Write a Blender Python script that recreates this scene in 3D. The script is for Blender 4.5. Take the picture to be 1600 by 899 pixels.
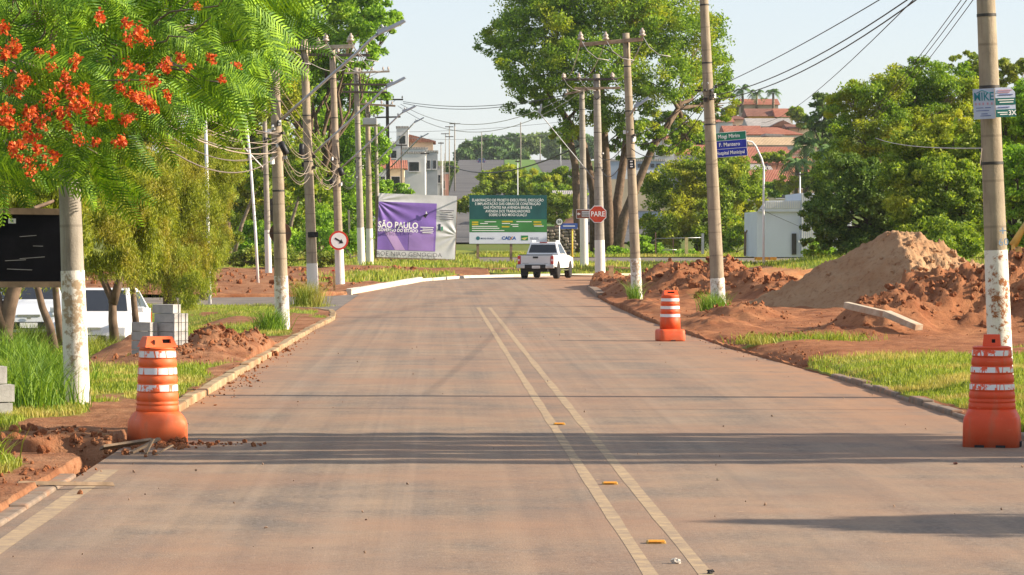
import bpy, bmesh, math, random
import numpy as np
from mathutils import Vector, Matrix, Euler
for o in list(bpy.data.objects): bpy.data.objects.remove(o)
R = math.radians
SC = bpy.context.scene
COL = SC.collection
random.seed(7); rng = np.random.default_rng(7)
# ------------------------------------------------------------------ camera
HAZE_D = 0.00007
FPX, VX, VY, CH = 5000.0, 690.0, 372.0, 2.0      # focal length in photo pixels, vanishing point, eye height
cd = bpy.data.cameras.new('camera'); cam = bpy.data.objects.new('camera', cd); COL.objects.link(cam)
cd.sensor_width = 36.0; cd.sensor_fit = 'HORIZONTAL'; cd.lens = FPX / 1600 * 36
cd.shift_x = (800 - VX) / 1600; cd.shift_y = -(449.5 - VY) / 1600
cd.clip_start = 0.5; cd.clip_end = 20000
cam.location = (0, 0, CH); cam.rotation_euler = (R(90), 0, 0)
SC.camera = cam
# ------------------------------------------------------------------ sky, sun, exposure
SUN_EL, SUN_AZ = 24.0, 94.0      # azimuth from +Y (view direction) clockwise
w = bpy.data.worlds.new('World'); SC.world = w; w.use_nodes = True
nt = w.node_tree; nt.nodes.clear()
sk = nt.nodes.new('ShaderNodeTexSky'); sk.sky_type = 'NISHITA'; sk.sun_disc = False
sk.sun_elevation = R(SUN_EL); sk.sun_rotation = R(SUN_AZ); sk.altitude = 600
sk.air_density = 1.0; sk.dust_density = 1.0; sk.ozone_density = 1.0
bg = nt.nodes.new('ShaderNodeBackground'); bg.inputs[1].default_value = 0.088
wo = nt.nodes.new('ShaderNodeOutputWorld')
mxs = nt.nodes.new('ShaderNodeMix'); mxs.data_type = 'RGBA'; mxs.inputs[0].default_value = 0.55     # thin even veil of high cloud
mxs.inputs[7].default_value = (4.35, 4.6, 5.3, 1); nt.links.new(sk.outputs[0], mxs.inputs[6]); nt.links.new(mxs.outputs[2], bg.inputs[0])
nt.links.new(bg.outputs[0], wo.inputs[0])
sl = bpy.data.lights.new('sun', 'SUN'); sl.energy = 5.0; sl.angle = R(0.5); sl.color = (1.0, 0.86, 0.68)
so = bpy.data.objects.new('sun', sl); COL.objects.link(so)
tosun = Vector((math.cos(R(SUN_EL)) * math.sin(R(SUN_AZ)), math.cos(R(SUN_EL)) * math.cos(R(SUN_AZ)), math.sin(R(SUN_EL))))
so.rotation_euler = tosun.to_track_quat('Z', 'Y').to_euler(); so.location = tosun * 60
SC.view_settings.view_transform = 'Standard'; SC.view_settings.look = 'None'
SC.view_settings.gamma = 1.0; SC.view_settings.exposure = 1.08
SC.view_settings.use_curve_mapping = False
SC.cycles.use_denoising = True
SC.cycles.max_bounces = 6; SC.cycles.diffuse_bounces = 3; SC.cycles.transmission_bounces = 4; SC.cycles.volume_bounces = 0
SC.cycles.transparent_max_bounces = 6; SC.cycles.caustics_reflective = False; SC.cycles.caustics_refractive = False
SC.cycles.sample_clamp_indirect = 6

# ------------------------------------------------------------------ helpers
def P(px, py, Y):
    """the point at distance Y that the photo shows at (px, py)"""
    return Vector(((px - VX) * Y / FPX, Y, CH - (py - VY) * Y / FPX))
def gY(py): return FPX * CH / (py - VY)
def tag(o, label=None, cat=None, group=None, kind=None):
    if label: o['label'] = label
    if cat: o['category'] = cat
    if group: o['group'] = group
    if kind: o['kind'] = kind
    return o
def empty(name, loc=(0, 0, 0), rot=(0, 0, 0), label=None, cat=None, group=None, kind=None):
    o = bpy.data.objects.new(name, None); COL.objects.link(o)
    o.location = loc; o.rotation_euler = rot; o.empty_display_size = 0.1
    return tag(o, label, cat, group, kind)
def link(name, me, parent=None, loc=None, rot=None, scale=None):
    o = bpy.data.objects.new(name, me); COL.objects.link(o)
    if parent: o.parent = parent
    if loc is not None: o.location = loc
    if rot is not None: o.rotation_euler = rot
    if scale is not None: o.scale = scale
    return o
def copy_tree(o, parent=None):
    c = o.copy(); COL.objects.link(c); c.parent = parent
    for ch in list(o.children): copy_tree(ch, c)
    return c
class MB:
    """collects shapes; build() links them as one mesh object"""
    def __init__(s): s.v = []; s.f = []; s.sm = []
    def add(s, vs, fs, smooth=False):
        n = len(s.v); s.v += [tuple(v) for v in vs]
        s.f += [tuple(i + n for i in f) for f in fs]; s.sm += [smooth] * len(fs); return s
    def box(s, c, d, rot=None, taper=(1, 1)):
        x, y, z = d[0] / 2, d[1] / 2, d[2] / 2; tx, ty = taper
        vs = [(-x, -y, -z), (x, -y, -z), (x, y, -z), (-x, y, -z), (-x * tx, -y * ty, z), (x * tx, -y * ty, z), (x * tx, y * ty, z), (-x * tx, y * ty, z)]
        M = Euler(rot).to_matrix() if rot else None
        vs = [(M @ Vector(v) if M else Vector(v)) + Vector(c) for v in vs]
        return s.add(vs, [(0, 3, 2, 1), (4, 5, 6, 7), (0, 1, 5, 4), (1, 2, 6, 5), (2, 3, 7, 6), (3, 0, 4, 7)])
    def tube(s, pts, rad, n=8, cap=True, smooth=True, flat=1.0):
        pts = [Vector(p) for p in pts]
        if not hasattr(rad, '__len__'): rad = [rad] * len(pts)
        vs = []; fs = []; prev = None
        for i, p in enumerate(pts):
            t = (pts[min(i + 1, len(pts) - 1)] - pts[max(i - 1, 0)])
            t = t.normalized() if t.length > 1e-9 else Vector((0, 0, 1))
            if prev is None:
                a = Vector((1, 0, 0)) if abs(t.x) < 0.9 else Vector((0, 1, 0))
            else: a = prev
            a = (a - t * a.dot(t)).normalized(); b = t.cross(a); prev = a
            for k in range(n):
                q = 2 * math.pi * k / n
                vs.append(p + (a * math.cos(q) + b * math.sin(q) * flat) * rad[i])
        for i in range(len(pts) - 1):
            for k in range(n):
                k2 = (k + 1) % n
                fs.append((i * n + k, i * n + k2, (i + 1) * n + k2, (i + 1) * n + k))
        m = len(fs); s.add(vs, fs, smooth)
        if cap:
            base = len(s.v) - len(vs)
            s.f += [tuple(base + k for k in reversed(range(n))), tuple(base + (len(pts) - 1) * n + k for k in range(n))]; s.sm += [False, False]
        return s
    def lathe(s, prof, n=20, c=(0, 0, 0), smooth=True, axis='Z', cap=True):
        vs = []; fs = []; c = Vector(c)
        for r, z in prof:
            for k in range(n):
                q = 2 * math.pi * k / n
                x, y = r * math.cos(q), r * math.sin(q)
                v = {'Z': (x, y, z), 'X': (z, x, y), 'Y': (y, z, x)}[axis]
                vs.append(c + Vector(v))
        for i in range(len(prof) - 1):
            for k in range(n):
                k2 = (k + 1) % n
                fs.append((i * n + k, i * n + k2, (i + 1) * n + k2, (i + 1) * n + k))
        b = len(s.v); s.add(vs, fs, smooth)
        if cap:
            s.f += [tuple(b + k for k in reversed(range(n))), tuple(b + (len(prof) - 1) * n + k for k in range(n))]; s.sm += [False, False]
        return s
    def prism(s, poly, y0, y1, M=None, smooth=False):
        """polygon (x,z) counter-clockwise seen from -Y, extruded along y"""
        n = len(poly); vs = [Vector((p[0], y0, p[1])) for p in poly] + [Vector((p[0], y1, p[1])) for p in poly]
        if M: vs = [M @ v for v in vs]
        fs = [tuple(range(n)), tuple(reversed(range(n, 2 * n)))]
        for i in range(n):
            j = (i + 1) % n; fs.append((i, i + n, j + n, j))
        return s.add(vs, fs, smooth)
    def mesh(s, name, mat):
        me = bpy.data.meshes.new(name); me.from_pydata(s.v, [], s.f); me.update()
        me.polygons.foreach_set('use_smooth', s.sm)
        if mat: me.materials.append(mat)
        return me
    def build(s, name, mat, parent=None, loc=None, rot=None, bevel=0, seg=2):
        o = link(name, s.mesh(name, mat), parent, loc, rot)
        if bevel:
            m = o.modifiers.new('bevel', 'BEVEL'); m.width = bevel; m.segments = seg; m.limit_method = 'ANGLE'; m.angle_limit = R(35)
        return o
def np_mesh(name, V, F, mat, smooth=False):
    """V (n,3), F (m,k) -> mesh, fast"""
    me = bpy.data.meshes.new(name); V = np.asarray(V, np.float32); F = np.asarray(F, np.int32); k = F.shape[1]
    me.vertices.add(len(V)); me.vertices.foreach_set('co', V.ravel())
    me.loops.add(F.size); me.loops.foreach_set('vertex_index', F.ravel())
    me.polygons.add(len(F)); me.polygons.foreach_set('loop_start', np.arange(len(F), dtype=np.int32) * k)
    try: me.polygons.foreach_set('loop_total', np.full(len(F), k, np.int32))
    except Exception: pass
    me.polygons.foreach_set('use_smooth', np.full(len(F), smooth))
    me.update(calc_edges=True); me.validate()
    if mat: me.materials.append(mat)
    return me
def fattr(me, name, vals):
    a = me.attributes.new(name, 'FLOAT', 'POINT'); a.data.foreach_set('value', np.asarray(vals, np.float32).ravel())
# --- numpy value noise
def _h(i, j, s): 
    v = np.sin(i * 127.1 + j * 311.7 + s * 74.7) * 43758.5453
    return v - np.floor(v)
def vn(x, y, s=0):
    x = np.asarray(x, float); y = np.asarray(y, float)
    i = np.floor(x); j = np.floor(y); u = x - i; v = y - j
    u = u * u * (3 - 2 * u); v = v * v * (3 - 2 * v)
    return (_h(i, j, s) * (1 - u) + _h(i + 1, j, s) * u) * (1 - v) + (_h(i, j + 1, s) * (1 - u) + _h(i + 1, j + 1, s) * u) * v
def fbm(x, y, s=0, o=4, g=0.5):
    t = 0; a = 1; n = 0
    for k in range(o):
        t = t + a * vn(np.asarray(x) * 2 ** k + 13.7 * k, np.asarray(y) * 2 ** k + 7.1 * k, s + k); n += a; a *= g
    return t / n
def sstep(a, b, x):
    t = np.clip((np.asarray(x, float) - a) / (b - a), 0, 1); return t * t * (3 - 2 * t)
# --- materials
MATS = {}
class NT:
    def __init__(s, name):
        s.m = bpy.data.materials.new(name); s.m.use_nodes = True; s.t = s.m.node_tree; s.t.nodes.clear()
        s.out = s.n('ShaderNodeOutputMaterial')
    def n(s, typ, **kw):
        nd = s.t.nodes.new(typ)
        for k, v in kw.items(): setattr(nd, k, v)
        return nd
    def l(s, a, b): s.t.links.new(a, b)
    def pos(s, scale=(1, 1, 1), obj=False):
        mp = s.n('ShaderNodeMapping'); mp.inputs['Scale'].default_value = scale
        if obj: s.l(s.n('ShaderNodeTexCoord').outputs['Object'], mp.inputs[0])
        else: s.l(s.n('ShaderNodeNewGeometry').outputs['Position'], mp.inputs[0])
        return mp.outputs[0]
    def noise(s, vec, scale, detail=4, rough=0.55, dist=0):
        nd = s.n('ShaderNodeTexNoise'); nd.inputs['Scale'].default_value = scale; nd.inputs['Detail'].default_value = detail
        nd.inputs['Roughness'].default_value = rough; nd.inputs['Distortion'].default_value = dist
        if vec: s.l(vec, nd.inputs['Vector'])
        return nd.outputs[0]
    def ramp(s, fac, stops):
        nd = s.n('ShaderNodeValToRGB'); el = nd.color_ramp.elements
        while len(el) < len(stops): el.new(0.5)
        for e, (p, c) in zip(el, stops):
            e.position = p; e.color = (c, c, c, 1) if not hasattr(c, '__len__') else (*c, 1)
        s.l(fac, nd.inputs[0]); return nd.outputs[0]
    def mix(s, fac, a, b, mode='MIX'):
        nd = s.n('ShaderNodeMix', data_type='RGBA', blend_type=mode)
        for sock, v in ((nd.inputs[0], fac), (nd.inputs[6], a), (nd.inputs[7], b)):
            if isinstance(v, (int, float)): sock.default_value = v
            elif isinstance(v, tuple): sock.default_value = (*v, 1)
            else: s.l(v, sock)
        return nd.outputs[2]
    def math(s, op, a, b=0.0):
        nd = s.n('ShaderNodeMath', operation=op)
        for sock, v in ((nd.inputs[0], a), (nd.inputs[1], b)):
            if isinstance(v, (int, float)): sock.default_value = v
            else: s.l(v, sock)
        return nd.outputs[0]
    def attr(s, name):
        nd = s.n('ShaderNodeAttribute'); nd.attribute_name = name; return nd.outputs['Fac']
    def bsdf(s, col, rough=0.8, metal=0, spec=0.3, bump=None, bstr=0.3, bdist=0.02, trans=0, alpha=1):
        b = s.n('ShaderNodeBsdfPrincipled')
        for nm, v in (('Base Color', col), ('Roughness', rough), ('Metallic', metal)):
            if isinstance(v, tuple): b.inputs[nm].default_value = (*v, 1)
            elif isinstance(v, (int, float)): b.inputs[nm].default_value = v
            else: s.l(v, b.inputs[nm])
        b.inputs['Specular IOR Level'].default_value = spec; b.inputs['Transmission Weight'].default_value = trans
        if bump is not None:
            bp = s.n('ShaderNodeBump'); bp.inputs['Strength'].default_value = bstr; bp.inputs['Distance'].default_value = bdist
            s.l(bump, bp.inputs['Height']); s.l(bp.outputs[0], b.inputs['Normal'])
        s.l(b.outputs[0], s.out.inputs[0]); return b
def M(name, col, rough=0.7, metal=0, spec=0.3, var=0.25, scale=3.0, bump=0.15, dirt=None, obj=True):
    """plain painted/solid surface with procedural unevenness"""
    if name in MATS: return MATS[name]
    t = NT(name); v = t.pos(obj=obj); n = t.noise(v, scale, 5)
    c = t.mix(t.ramp(n, [(0.3, 0.0), (0.7, 1.0)]), tuple(max(0, x * (1 - var)) for x in col), tuple(min(1, x * (1 + var * 0.6)) for x in col))
    if dirt:
        n2 = t.noise(v, scale * 0.6, 6, 0.65); c = t.mix(t.ramp(n2, [(0.5, 0.0), (0.68, dirt[1])]), c, dirt[0])
    t.bsdf(c, rough, metal, spec, t.noise(v, scale * 12, 3) if bump else None, bump, 0.01)
    MATS[name] = t.m; return t.m
def leafmat(name, c1, c2, c3=None, trans=0.45, obj_scale=0.5):
    """foliage: colour differs leaf by leaf and clump by clump; light passes through"""
    if name in MATS: return MATS[name]
    t = NT(name); g = t.n('ShaderNodeNewGeometry'); r = g.outputs['Random Per Island']
    k_ = 1.75; c1, c2 = [tuple(min(.8, x * k_) for x in q) for q in (c1, c2)]; c3 = tuple(min(.8, x * k_) for x in c3) if c3 else None
    c = t.mix(r, c1, c2)
    n = t.noise(t.pos(), obj_scale, 3)
    if c3: c = t.mix(t.ramp(n, [(0.5, 0.0), (0.62, 1.0)]), c, c3)
    hs = t.n('ShaderNodeHueSaturation'); t.l(c, hs.inputs['Color']); t.l(t.math('ADD', t.math('MULTIPLY', r, 0.5), 0.75), hs.inputs['Value'])
    d = t.n('ShaderNodeBsdfDiffuse'); tr = t.n('ShaderNodeBsdfTranslucent'); mx = t.n('ShaderNodeMixShader'); mx.inputs[0].default_value = trans
    gl = t.n('ShaderNodeBsdfGlossy'); gl.inputs['Roughness'].default_value = 0.6; gl.inputs[0].default_value = (1, 1, 1, 1)
    m2 = t.n('ShaderNodeMixShader'); m2.inputs[0].default_value = 0.02
    t.l(hs.outputs[0], d.inputs[0]); t.l(t.mix(1.0, hs.outputs[0], (1.0, 1.0, 0.55), 'MULTIPLY'), tr.inputs[0])
    t.l(d.outputs[0], mx.inputs[1]); t.l(tr.outputs[0], mx.inputs[2])
    t.l(mx.outputs[0], m2.inputs[1]); t.l(gl.outputs[0], m2.inputs[2]); t.l(m2.outputs[0], t.out.inputs[0])
    MATS[name] = t.m; return t.m
def text_mesh(txt, size, mat, depth=0.0015, align='CENTER', bold=0.0, sx=1.0):
    cu = bpy.data.curves.new('lettering', 'FONT'); cu.body = txt; cu.size = size; cu.align_x = align; cu.align_y = 'CENTER'
    cu.extrude = depth; cu.offset = bold; cu.space_line = 0.95; cu.resolution_u = 2
    o = bpy.data.objects.new('lettering', cu); COL.objects.link(o)
    dg = bpy.context.evaluated_depsgraph_get(); me = bpy.data.meshes.new_from_object(o.evaluated_get(dg))
    bpy.data.objects.remove(o); bpy.data.curves.remove(cu)
    M4 = Matrix.Rotation(R(90), 4, 'X') @ Matrix.Diagonal((sx, 1, 1, 1)); me.transform(M4)   # reads when seen from -Y
    me.materials.clear(); me.materials.append(mat); return me
def lettering(txt, size, mat, parent, loc, align='CENTER', bold=0.0, rot=None, sx=1.0, name='lettering'):
    return link(name, text_mesh(txt, size, mat, align=align, bold=bold, sx=sx), parent, loc, rot)
# ------------------------------------------------------------------ terrain
_ky = [0, 165, 260, 350, 480, 780, 880, 2000, 7000]; _kz = [0, 0, 0.8, 3.5, 9, 21, 22.6, 27, 30]
_ry = [0, 240, 300, 380, 560, 640, 900, 2000, 7000]; _rz = [0, 0.5, 2.0, 6.5, 21.0, 22.5, 23, 26, 30]
def zt(x, y):
    x = np.asarray(x, float); y = np.asarray(y, float)
    c = np.interp(y, _ky, _kz); r = np.interp(y, _ry, _rz)
    k = sstep(0.045, 0.085, x / np.maximum(y, 1)) * sstep(230, 300, y)
    return c * (1 - k) + r * k
def ztf(x, y): return float(zt(x, y))
# road outlines
LB = [(-3.05, -5), (-3.05, 30), (-3.0, 37), (-2.75, 70), (-2.6, 78), (-2.75, 84), (-3.6, 89), (-6, 92), (-60, 93)]
LF = [(-60, 108), (-8, 108), (-4.2, 110), (-3.2, 113.6), (-2.2, 128), (-0.9, 148), (1.2, 160), (4.05, 166), (10, 170), (45, 174)]
RB = [(5.75, -5), (5.75, 35), (5.6, 46), (5.2, 58), (4.95, 78), (5.1, 100), (5.3, 111), (5.7, 124), (6.6, 136), (8.5, 145), (13, 151), (45, 157)]
def yl(pts, y, i0=0): return np.interp(y, [p[1] for p in pts], [p[0] for p in pts])
# ground sheet
def dirt_mat(name, base, alt, dark, sc=1.0, bstr=0.6):
    t = NT(name); v = t.pos()
    n1 = t.noise(v, 0.9 * sc, 6, 0.65); n2 = t.noise(v, 6 * sc, 6, 0.7); n3 = t.noise(v, 30 * sc, 3)
    c = t.mix(t.ramp(n1, [(0.35, 0.0), (0.65, 1.0)]), base, alt)
    c = t.mix(t.ramp(n2, [(0.52, 0.0), (0.72, 0.75)]), c, dark)
    h = t.math('ADD', t.math('MULTIPLY', n2, 0.7), t.math('MULTIPLY', n3, 0.3))
    t.bsdf(c, 0.95, 0, 0.1, h, bstr, 0.08); MATS[name] = t.m; return t.m
t = NT('open_ground'); v = t.pos()
n1 = t.noise(v, 0.05, 6, 0.6); n2 = t.noise(v, 0.5, 5, 0.7)
c = t.mix(t.ramp(n1, [(0.4, 0.0), (0.62, 1.0)]), (0.085, 0.135, 0.022), (0.13, 0.15, 0.035))
c = t.mix(t.ramp(n2, [(0.5, 0.0), (0.75, 0.6)]), c, (0.17, 0.12, 0.05)); t.bsdf(c, 0.95, 0, 0.1, n2, 0.5, 0.2); MATS['ground'] = t.m
ys = np.concatenate([np.arange(-30, 260, 10), np.arange(260, 960, 14), [1000, 1100, 1250, 1500, 2000, 2700]])
us = np.concatenate([np.linspace(-1, -0.12, 12), np.linspace(-0.1, 0.24, 46), np.linspace(0.3, 1, 12)])
Yg, Ug = np.meshgrid(ys, us, indexing='ij'); Xg = Ug * (np.maximum(Yg, 0) * 1.15 + 220)
Zg = zt(Xg, Yg) - 0.75 * (1 - sstep(215, 240, Yg)) - 0.05 - 0.15 * np.clip((Yg - 240) / 100, 0, 1)
def gridmesh(name, X, Y, Z, mat, smooth=True):
    a, b = X.shape; idx = np.arange(a * b).reshape(a, b)
    F = np.stack([idx[:-1, :-1], idx[:-1, 1:], idx[1:, 1:], idx[1:, :-1]], -1).reshape(-1, 4)
    return np_mesh(name, np.stack([X, Y, Z], -1).reshape(-1, 3), F, mat, smooth)
gm = gridmesh('ground', Xg, Yg, Zg, MATS['ground'])
tag(link('ground', gm), kind='structure')

# asphalt with red dust, worn by tyres
t = NT('dusty_asphalt'); v = t.pos(); gx = t.n('ShaderNodeSeparateXYZ'); t.l(v, gx.inputs[0])
fine = t.noise(v, 60, 2, 0.6); med = t.noise(v, 1.3, 6, 0.62); big = t.noise(v, 0.22, 4, 0.6)
lane = t.noise(t.pos((2.2, 0.035, 1)), 1.0, 5, 0.6)         # streaks along the lanes
cross = t.noise(t.pos((0.16, 0.9, 1)), 1.0, 4, 0.6)
c = t.mix(t.ramp(fine, [(0.25, 0.0), (0.75, 1.0)]), (0.085, 0.072, 0.062), (0.27, 0.225, 0.185))
pep = t.noise(v, 20, 3, .75); c = t.mix(t.ramp(pep, [(0.38, .85), (0.54, 0.0)]), c, (0.06, 0.05, 0.043)); c = t.mix(t.ramp(pep, [(0.58, 0.0), (0.70, .6)]), c, (0.40, 0.33, 0.27))
grain = t.noise(v, 7, 4, .75); c = t.mix(t.ramp(grain, [(0.35, .55), (0.6, 0.0)]), c, (0.095, 0.08, 0.069))
dust = t.math('ADD', t.math('MULTIPLY', med, 0.45), t.math('ADD', t.math('MULTIPLY', lane, 0.4), t.math('MULTIPLY', big, 0.3)))
c = t.mix(t.ramp(dust, [(0.44, 0.06), (0.72, 0.8)]), c, (0.36, 0.25, 0.16))
tr1 = t.noise(t.pos((3.2, 0.012, 1)), 1.0, 4, .6); c = t.mix(t.ramp(tr1, [(0.50, 0.0), (0.66, .24)]), c, (0.37, 0.28, 0.205)); tr2 = t.noise(t.pos((5.0, 0.02, 1)), 1.0, 3, .6); c = t.mix(t.ramp(tr2, [(0.52, 0.0), (0.66, .25)]), c, (0.125, 0.105, 0.09))
redm = t.math('MULTIPLY', t.ramp(t.noise(v, 0.35, 6, 0.65), [(0.42, 0.0), (0.66, 0.8)]), 0.75)
c = t.mix(redm, c, (0.31, 0.175, 0.105))
side = t.n('ShaderNodeMapRange'); t.l(gx.outputs[0], side.inputs[0]); side.inputs[1].default_value = 3.2; side.inputs[2].default_value = 6.0
sidel = t.n('ShaderNodeMapRange'); t.l(gx.outputs[0], sidel.inputs[0]); sidel.inputs[1].default_value = -2.0; sidel.inputs[2].default_value = -3.1
near = t.n('ShaderNodeMapRange'); t.l(gx.outputs[1], near.inputs[0]); near.inputs[1].default_value = 26; near.inputs[2].default_value = 40
e = t.math('MULTIPLY', t.math('MAXIMUM', side.outputs[0], sidel.outputs[0]), near.outputs[0])
e = t.math('MULTIPLY', e, t.ramp(med, [(0.3, 0.25), (0.6, 1.0)]))
c = t.mix(e, c, (0.37, 0.185, 0.092))
c = t.mix(t.ramp(cross, [(0.60, 0.0), (0.72, 0.3)]), c, (0.33, 0.225, 0.145))
sp = t.noise(v, 9, 2, 0.5); c = t.mix(t.ramp(sp, [(0.70, 0.0), (0.76, 0.6)]), c, (0.40, 0.26, 0.16))
blk = t.noise(t.pos((0.5, 0.12, 1)), 1.0, 5, 0.6); c = t.mix(t.ramp(blk, [(0.54, 0.0), (0.72, 0.5)]), c, (0.125, 0.108, 0.096))
t.bsdf(c, t.ramp(fine, [(0.3, 0.75), (0.7, 0.95)]), 0, 0.25, t.math('ADD', fine, t.math('MULTIPLY', med, 0.6)), 0.35, 0.012); MATS['asphalt'] = t.m
# main carriageway: strips between left and right outline
ys = np.concatenate([np.arange(-5, 84, 1.5), np.arange(84, 137, 1.0)])
def leftx(y):
    l = np.interp(y, [p[1] for p in LB[:6]], [p[0] for p in LB[:6]])
    return np.where(y < 84, l, np.where(y > 113.6, np.interp(y, [113.6, 128, 148], [-3.2, -2.2, -0.9]), -2.9))
def rightx(y): return np.interp(y, [p[1] for p in RB[:9]], [p[0] for p in RB[:9]])
u = np.linspace(0, 1, 30)
X = leftx(ys)[:, None] * (1 - u) + rightx(ys)[:, None] * u; Yr = np.repeat(ys[:, None], len(u), 1)
Zr = 0 * X; X = np.concatenate([X[:, :1] - .02, X[:, :1] - .012, X, X[:, -1:] + .012, X[:, -1:] + .02], 1); Zr = np.concatenate([Zr[:, :1] - .7, Zr[:, :1] - .03, Zr, Zr[:, :1] - .03, Zr[:, :1] - .7], 1); Yr = np.repeat(ys[:, None], X.shape[1], 1)
tag(link('road', gridmesh('road', X, Yr, Zr, MATS['asphalt'], False)), kind='structure')
def poly_sheet(name, pts, z, mat, kind='structure', terrain=False):
    bm = bmesh.new(); vs = [bm.verts.new((x, y, z + (ztf(x, y) if terrain else 0))) for x, y in pts]; f = bm.faces.new(vs)
    if f.normal.z < 0: f.normal_flip()
    bmesh.ops.triangulate(bm, faces=bm.faces[:]); me = bpy.data.meshes.new(name); bm.to_mesh(me); bm.free(); me.materials.append(mat)
    for p in me.polygons:
        if p.normal.z < 0: p.flip()
    return tag(link(name, me), kind=kind)
t = NT('grey_asphalt'); v = t.pos(); n = t.noise(v, 0.6, 6, 0.6); f = t.noise(v, 40, 2)
c = t.mix(t.ramp(n, [(0.35, 0.0), (0.65, 1.0)]), (0.135, 0.12, 0.11), (0.235, 0.195, 0.16)); t.bsdf(c, 0.9, 0, 0.2, f, 0.3, 0.01); MATS['asphalt2'] = t.m
poly_sheet('junction', [(-0.9, 147.9), (-1.6, 136.5), (6.55, 136.5), (8.5, 145), (13, 151), (45, 157), (45, 174), (10, 170), (4.05, 166), (1.2, 160)], -0.012, MATS['asphalt'])
poly_sheet('side_street', [(-60, 93), (-6, 92), (-3.6, 89), (-2.75, 84), (-2.2, 84), (-2.2, 113.6), (-3.2, 113.6), (-4.2, 110), (-8, 108), (-60, 108)], -0.016, MATS['asphalt2'])
# second street crossing behind the grass strip
cs = [(2, 207), (8, 206), (14, 205), (22, 203), (60, 197)]; cf = [(70, 221), (24, 226), (14, 228), (8, 229), (2, 229)]
poly_sheet('cross_street', cs + cf, 0.06, MATS['asphalt2'], terrain=True)
# avenue climbing the far hill: two carriageways and a median
def avenue(name, xl, xr, mat, dz):
    yy = np.linspace(285, 860, 64); uu = np.linspace(0, 1, 6)
    L = np.interp(yy, [285, 480, 780, 860], xl); Rr = np.interp(yy, [285, 480, 780, 860], xr)
    X = L[:, None] * (1 - uu) + Rr[:, None] * uu; Y = np.repeat(yy[:, None], 6, 1)
    return tag(link(name, gridmesh(name, X, Y, zt(X, Y) + dz, mat)), kind='structure')
t = NT('avenue_asphalt'); v = t.pos(); n = t.noise(v, 0.12, 5, 0.6)
c = t.mix(t.ramp(n, [(0.35, 0.0), (0.65, 1.0)]), (0.085, 0.082, 0.082), (0.125, 0.12, 0.115)); t.bsdf(c, 0.9, 0, 0.2); MATS['avenue'] = t.m
avenue('avenue_left_carriageway', [-0.5, 1.2, 4.2, 5.0], [6.5, 9.5, 15.2, 17], MATS['avenue'], 0.05)
avenue('avenue_right_carriageway', [13, 17.0, 22.6, 24.5], [21, 25, 32.0, 34], MATS['avenue'], 0.05)
avenue('avenue_median', [6.6, 9.6, 15.3, 17.1], [12.9, 16.9, 22.5, 24.4], M('median_grass', (0.10, 0.19, 0.02), 0.95, scale=0.4, bump=0), 0.12)
# ------------------------------------------------------------------ verges (height fields with a soil mask)
def verge_mat(name, grass1, grass2, soil1, soil2):
    t = NT(name); v = t.pos(); s = t.attr('soil')
    n1 = t.noise(v, 1.1, 6, 0.65); n2 = t.noise(v, 9, 5, 0.7); n3 = t.noise(v, 45, 3)
    g = t.mix(t.ramp(n2, [(0.35, 0.0), (0.65, 1.0)]), grass1, grass2)
    d = t.mix(t.ramp(n1, [(0.35, 0.0), (0.65, 1.0)]), soil1, soil2); d = t.mix(t.ramp(n2, [(0.5, 0.0), (0.72, 0.6)]), d, tuple(x * .45 for x in soil1))
    k = t.math('ADD', s, t.math('MULTIPLY', t.math('SUBTRACT', n2, 0.5), 0.9))
    c = t.mix(t.ramp(k, [(0.42, 0.0), (0.58, 1.0)]), g, d)
    t.bsdf(c, 0.95, 0, 0.1, t.math('ADD', n2, t.math('MULTIPLY', n3, 0.5)), 0.7, 0.05); MATS[name] = t.m; return t.m
VM = verge_mat('verge', (0.13, 0.17, 0.02), (0.28, 0.29, 0.055), (0.215, 0.085, 0.04), (0.35, 0.18, 0.095))
# left verge
def zleft(x, y):
    d = np.interp(y, [p[1] for p in LB[:6]], [p[0] for p in LB[:6]]) - 0.18 - x          # metres away from the kerb
    z = 0.07 + 0.05 * (fbm(x * .8, y * .35, 3) - .5) * np.clip(d * 2, 0, 1)
    z = z - 0.60 * sstep(2.2, 4.2, d) * sstep(48, 60, y) * (1 - sstep(78, 86, y))
    z = z + 0.03 * (fbm(x * 6, y * 3, 4) - .5)
    # spoil heaps beside the block stack
    for (cx, cy, rx, ry, h) in ((-3.75, 53, .75, 2.2, .42), (-3.35, 56.5, .45, 1.6, .26), (-4.1, 50.2, 1.0, 1.2, .16), (-5.4, 57, .9, 1.5, .22)):
        q = ((x - cx) / rx) ** 2 + ((y - cy) / ry) ** 2
        z = z + h * np.exp(-q * 1.3) * (0.55 + 0.9 * fbm(x * 7, y * 4, 9))
    # trench broken open along the road edge
    tr = np.exp(-np.abs((y - (29.4 + 0.55 * np.sin(x * 3.1) + 0.5 * (fbm(x * 3, y * 1.2, 21) - .5))) / .9) ** 6) * sstep(-6.5, -5.6, x) * (1 - sstep(-3.12, -3.0, x))
    z = z - 1.0 * tr * (0.75 + 0.5 * fbm(x * 5, y * 4, 22))
    lip = np.exp(-((y - 31.4 - 0.4 * (fbm(x * 3, y, 23) - .5)) / 0.45) ** 2) * sstep(-6.5, -5.8, x) * (1 - sstep(-3.6, -3.2, x))
    z = z + 0.10 * lip * fbm(x * 8, y * 6, 24)
    return z
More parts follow.
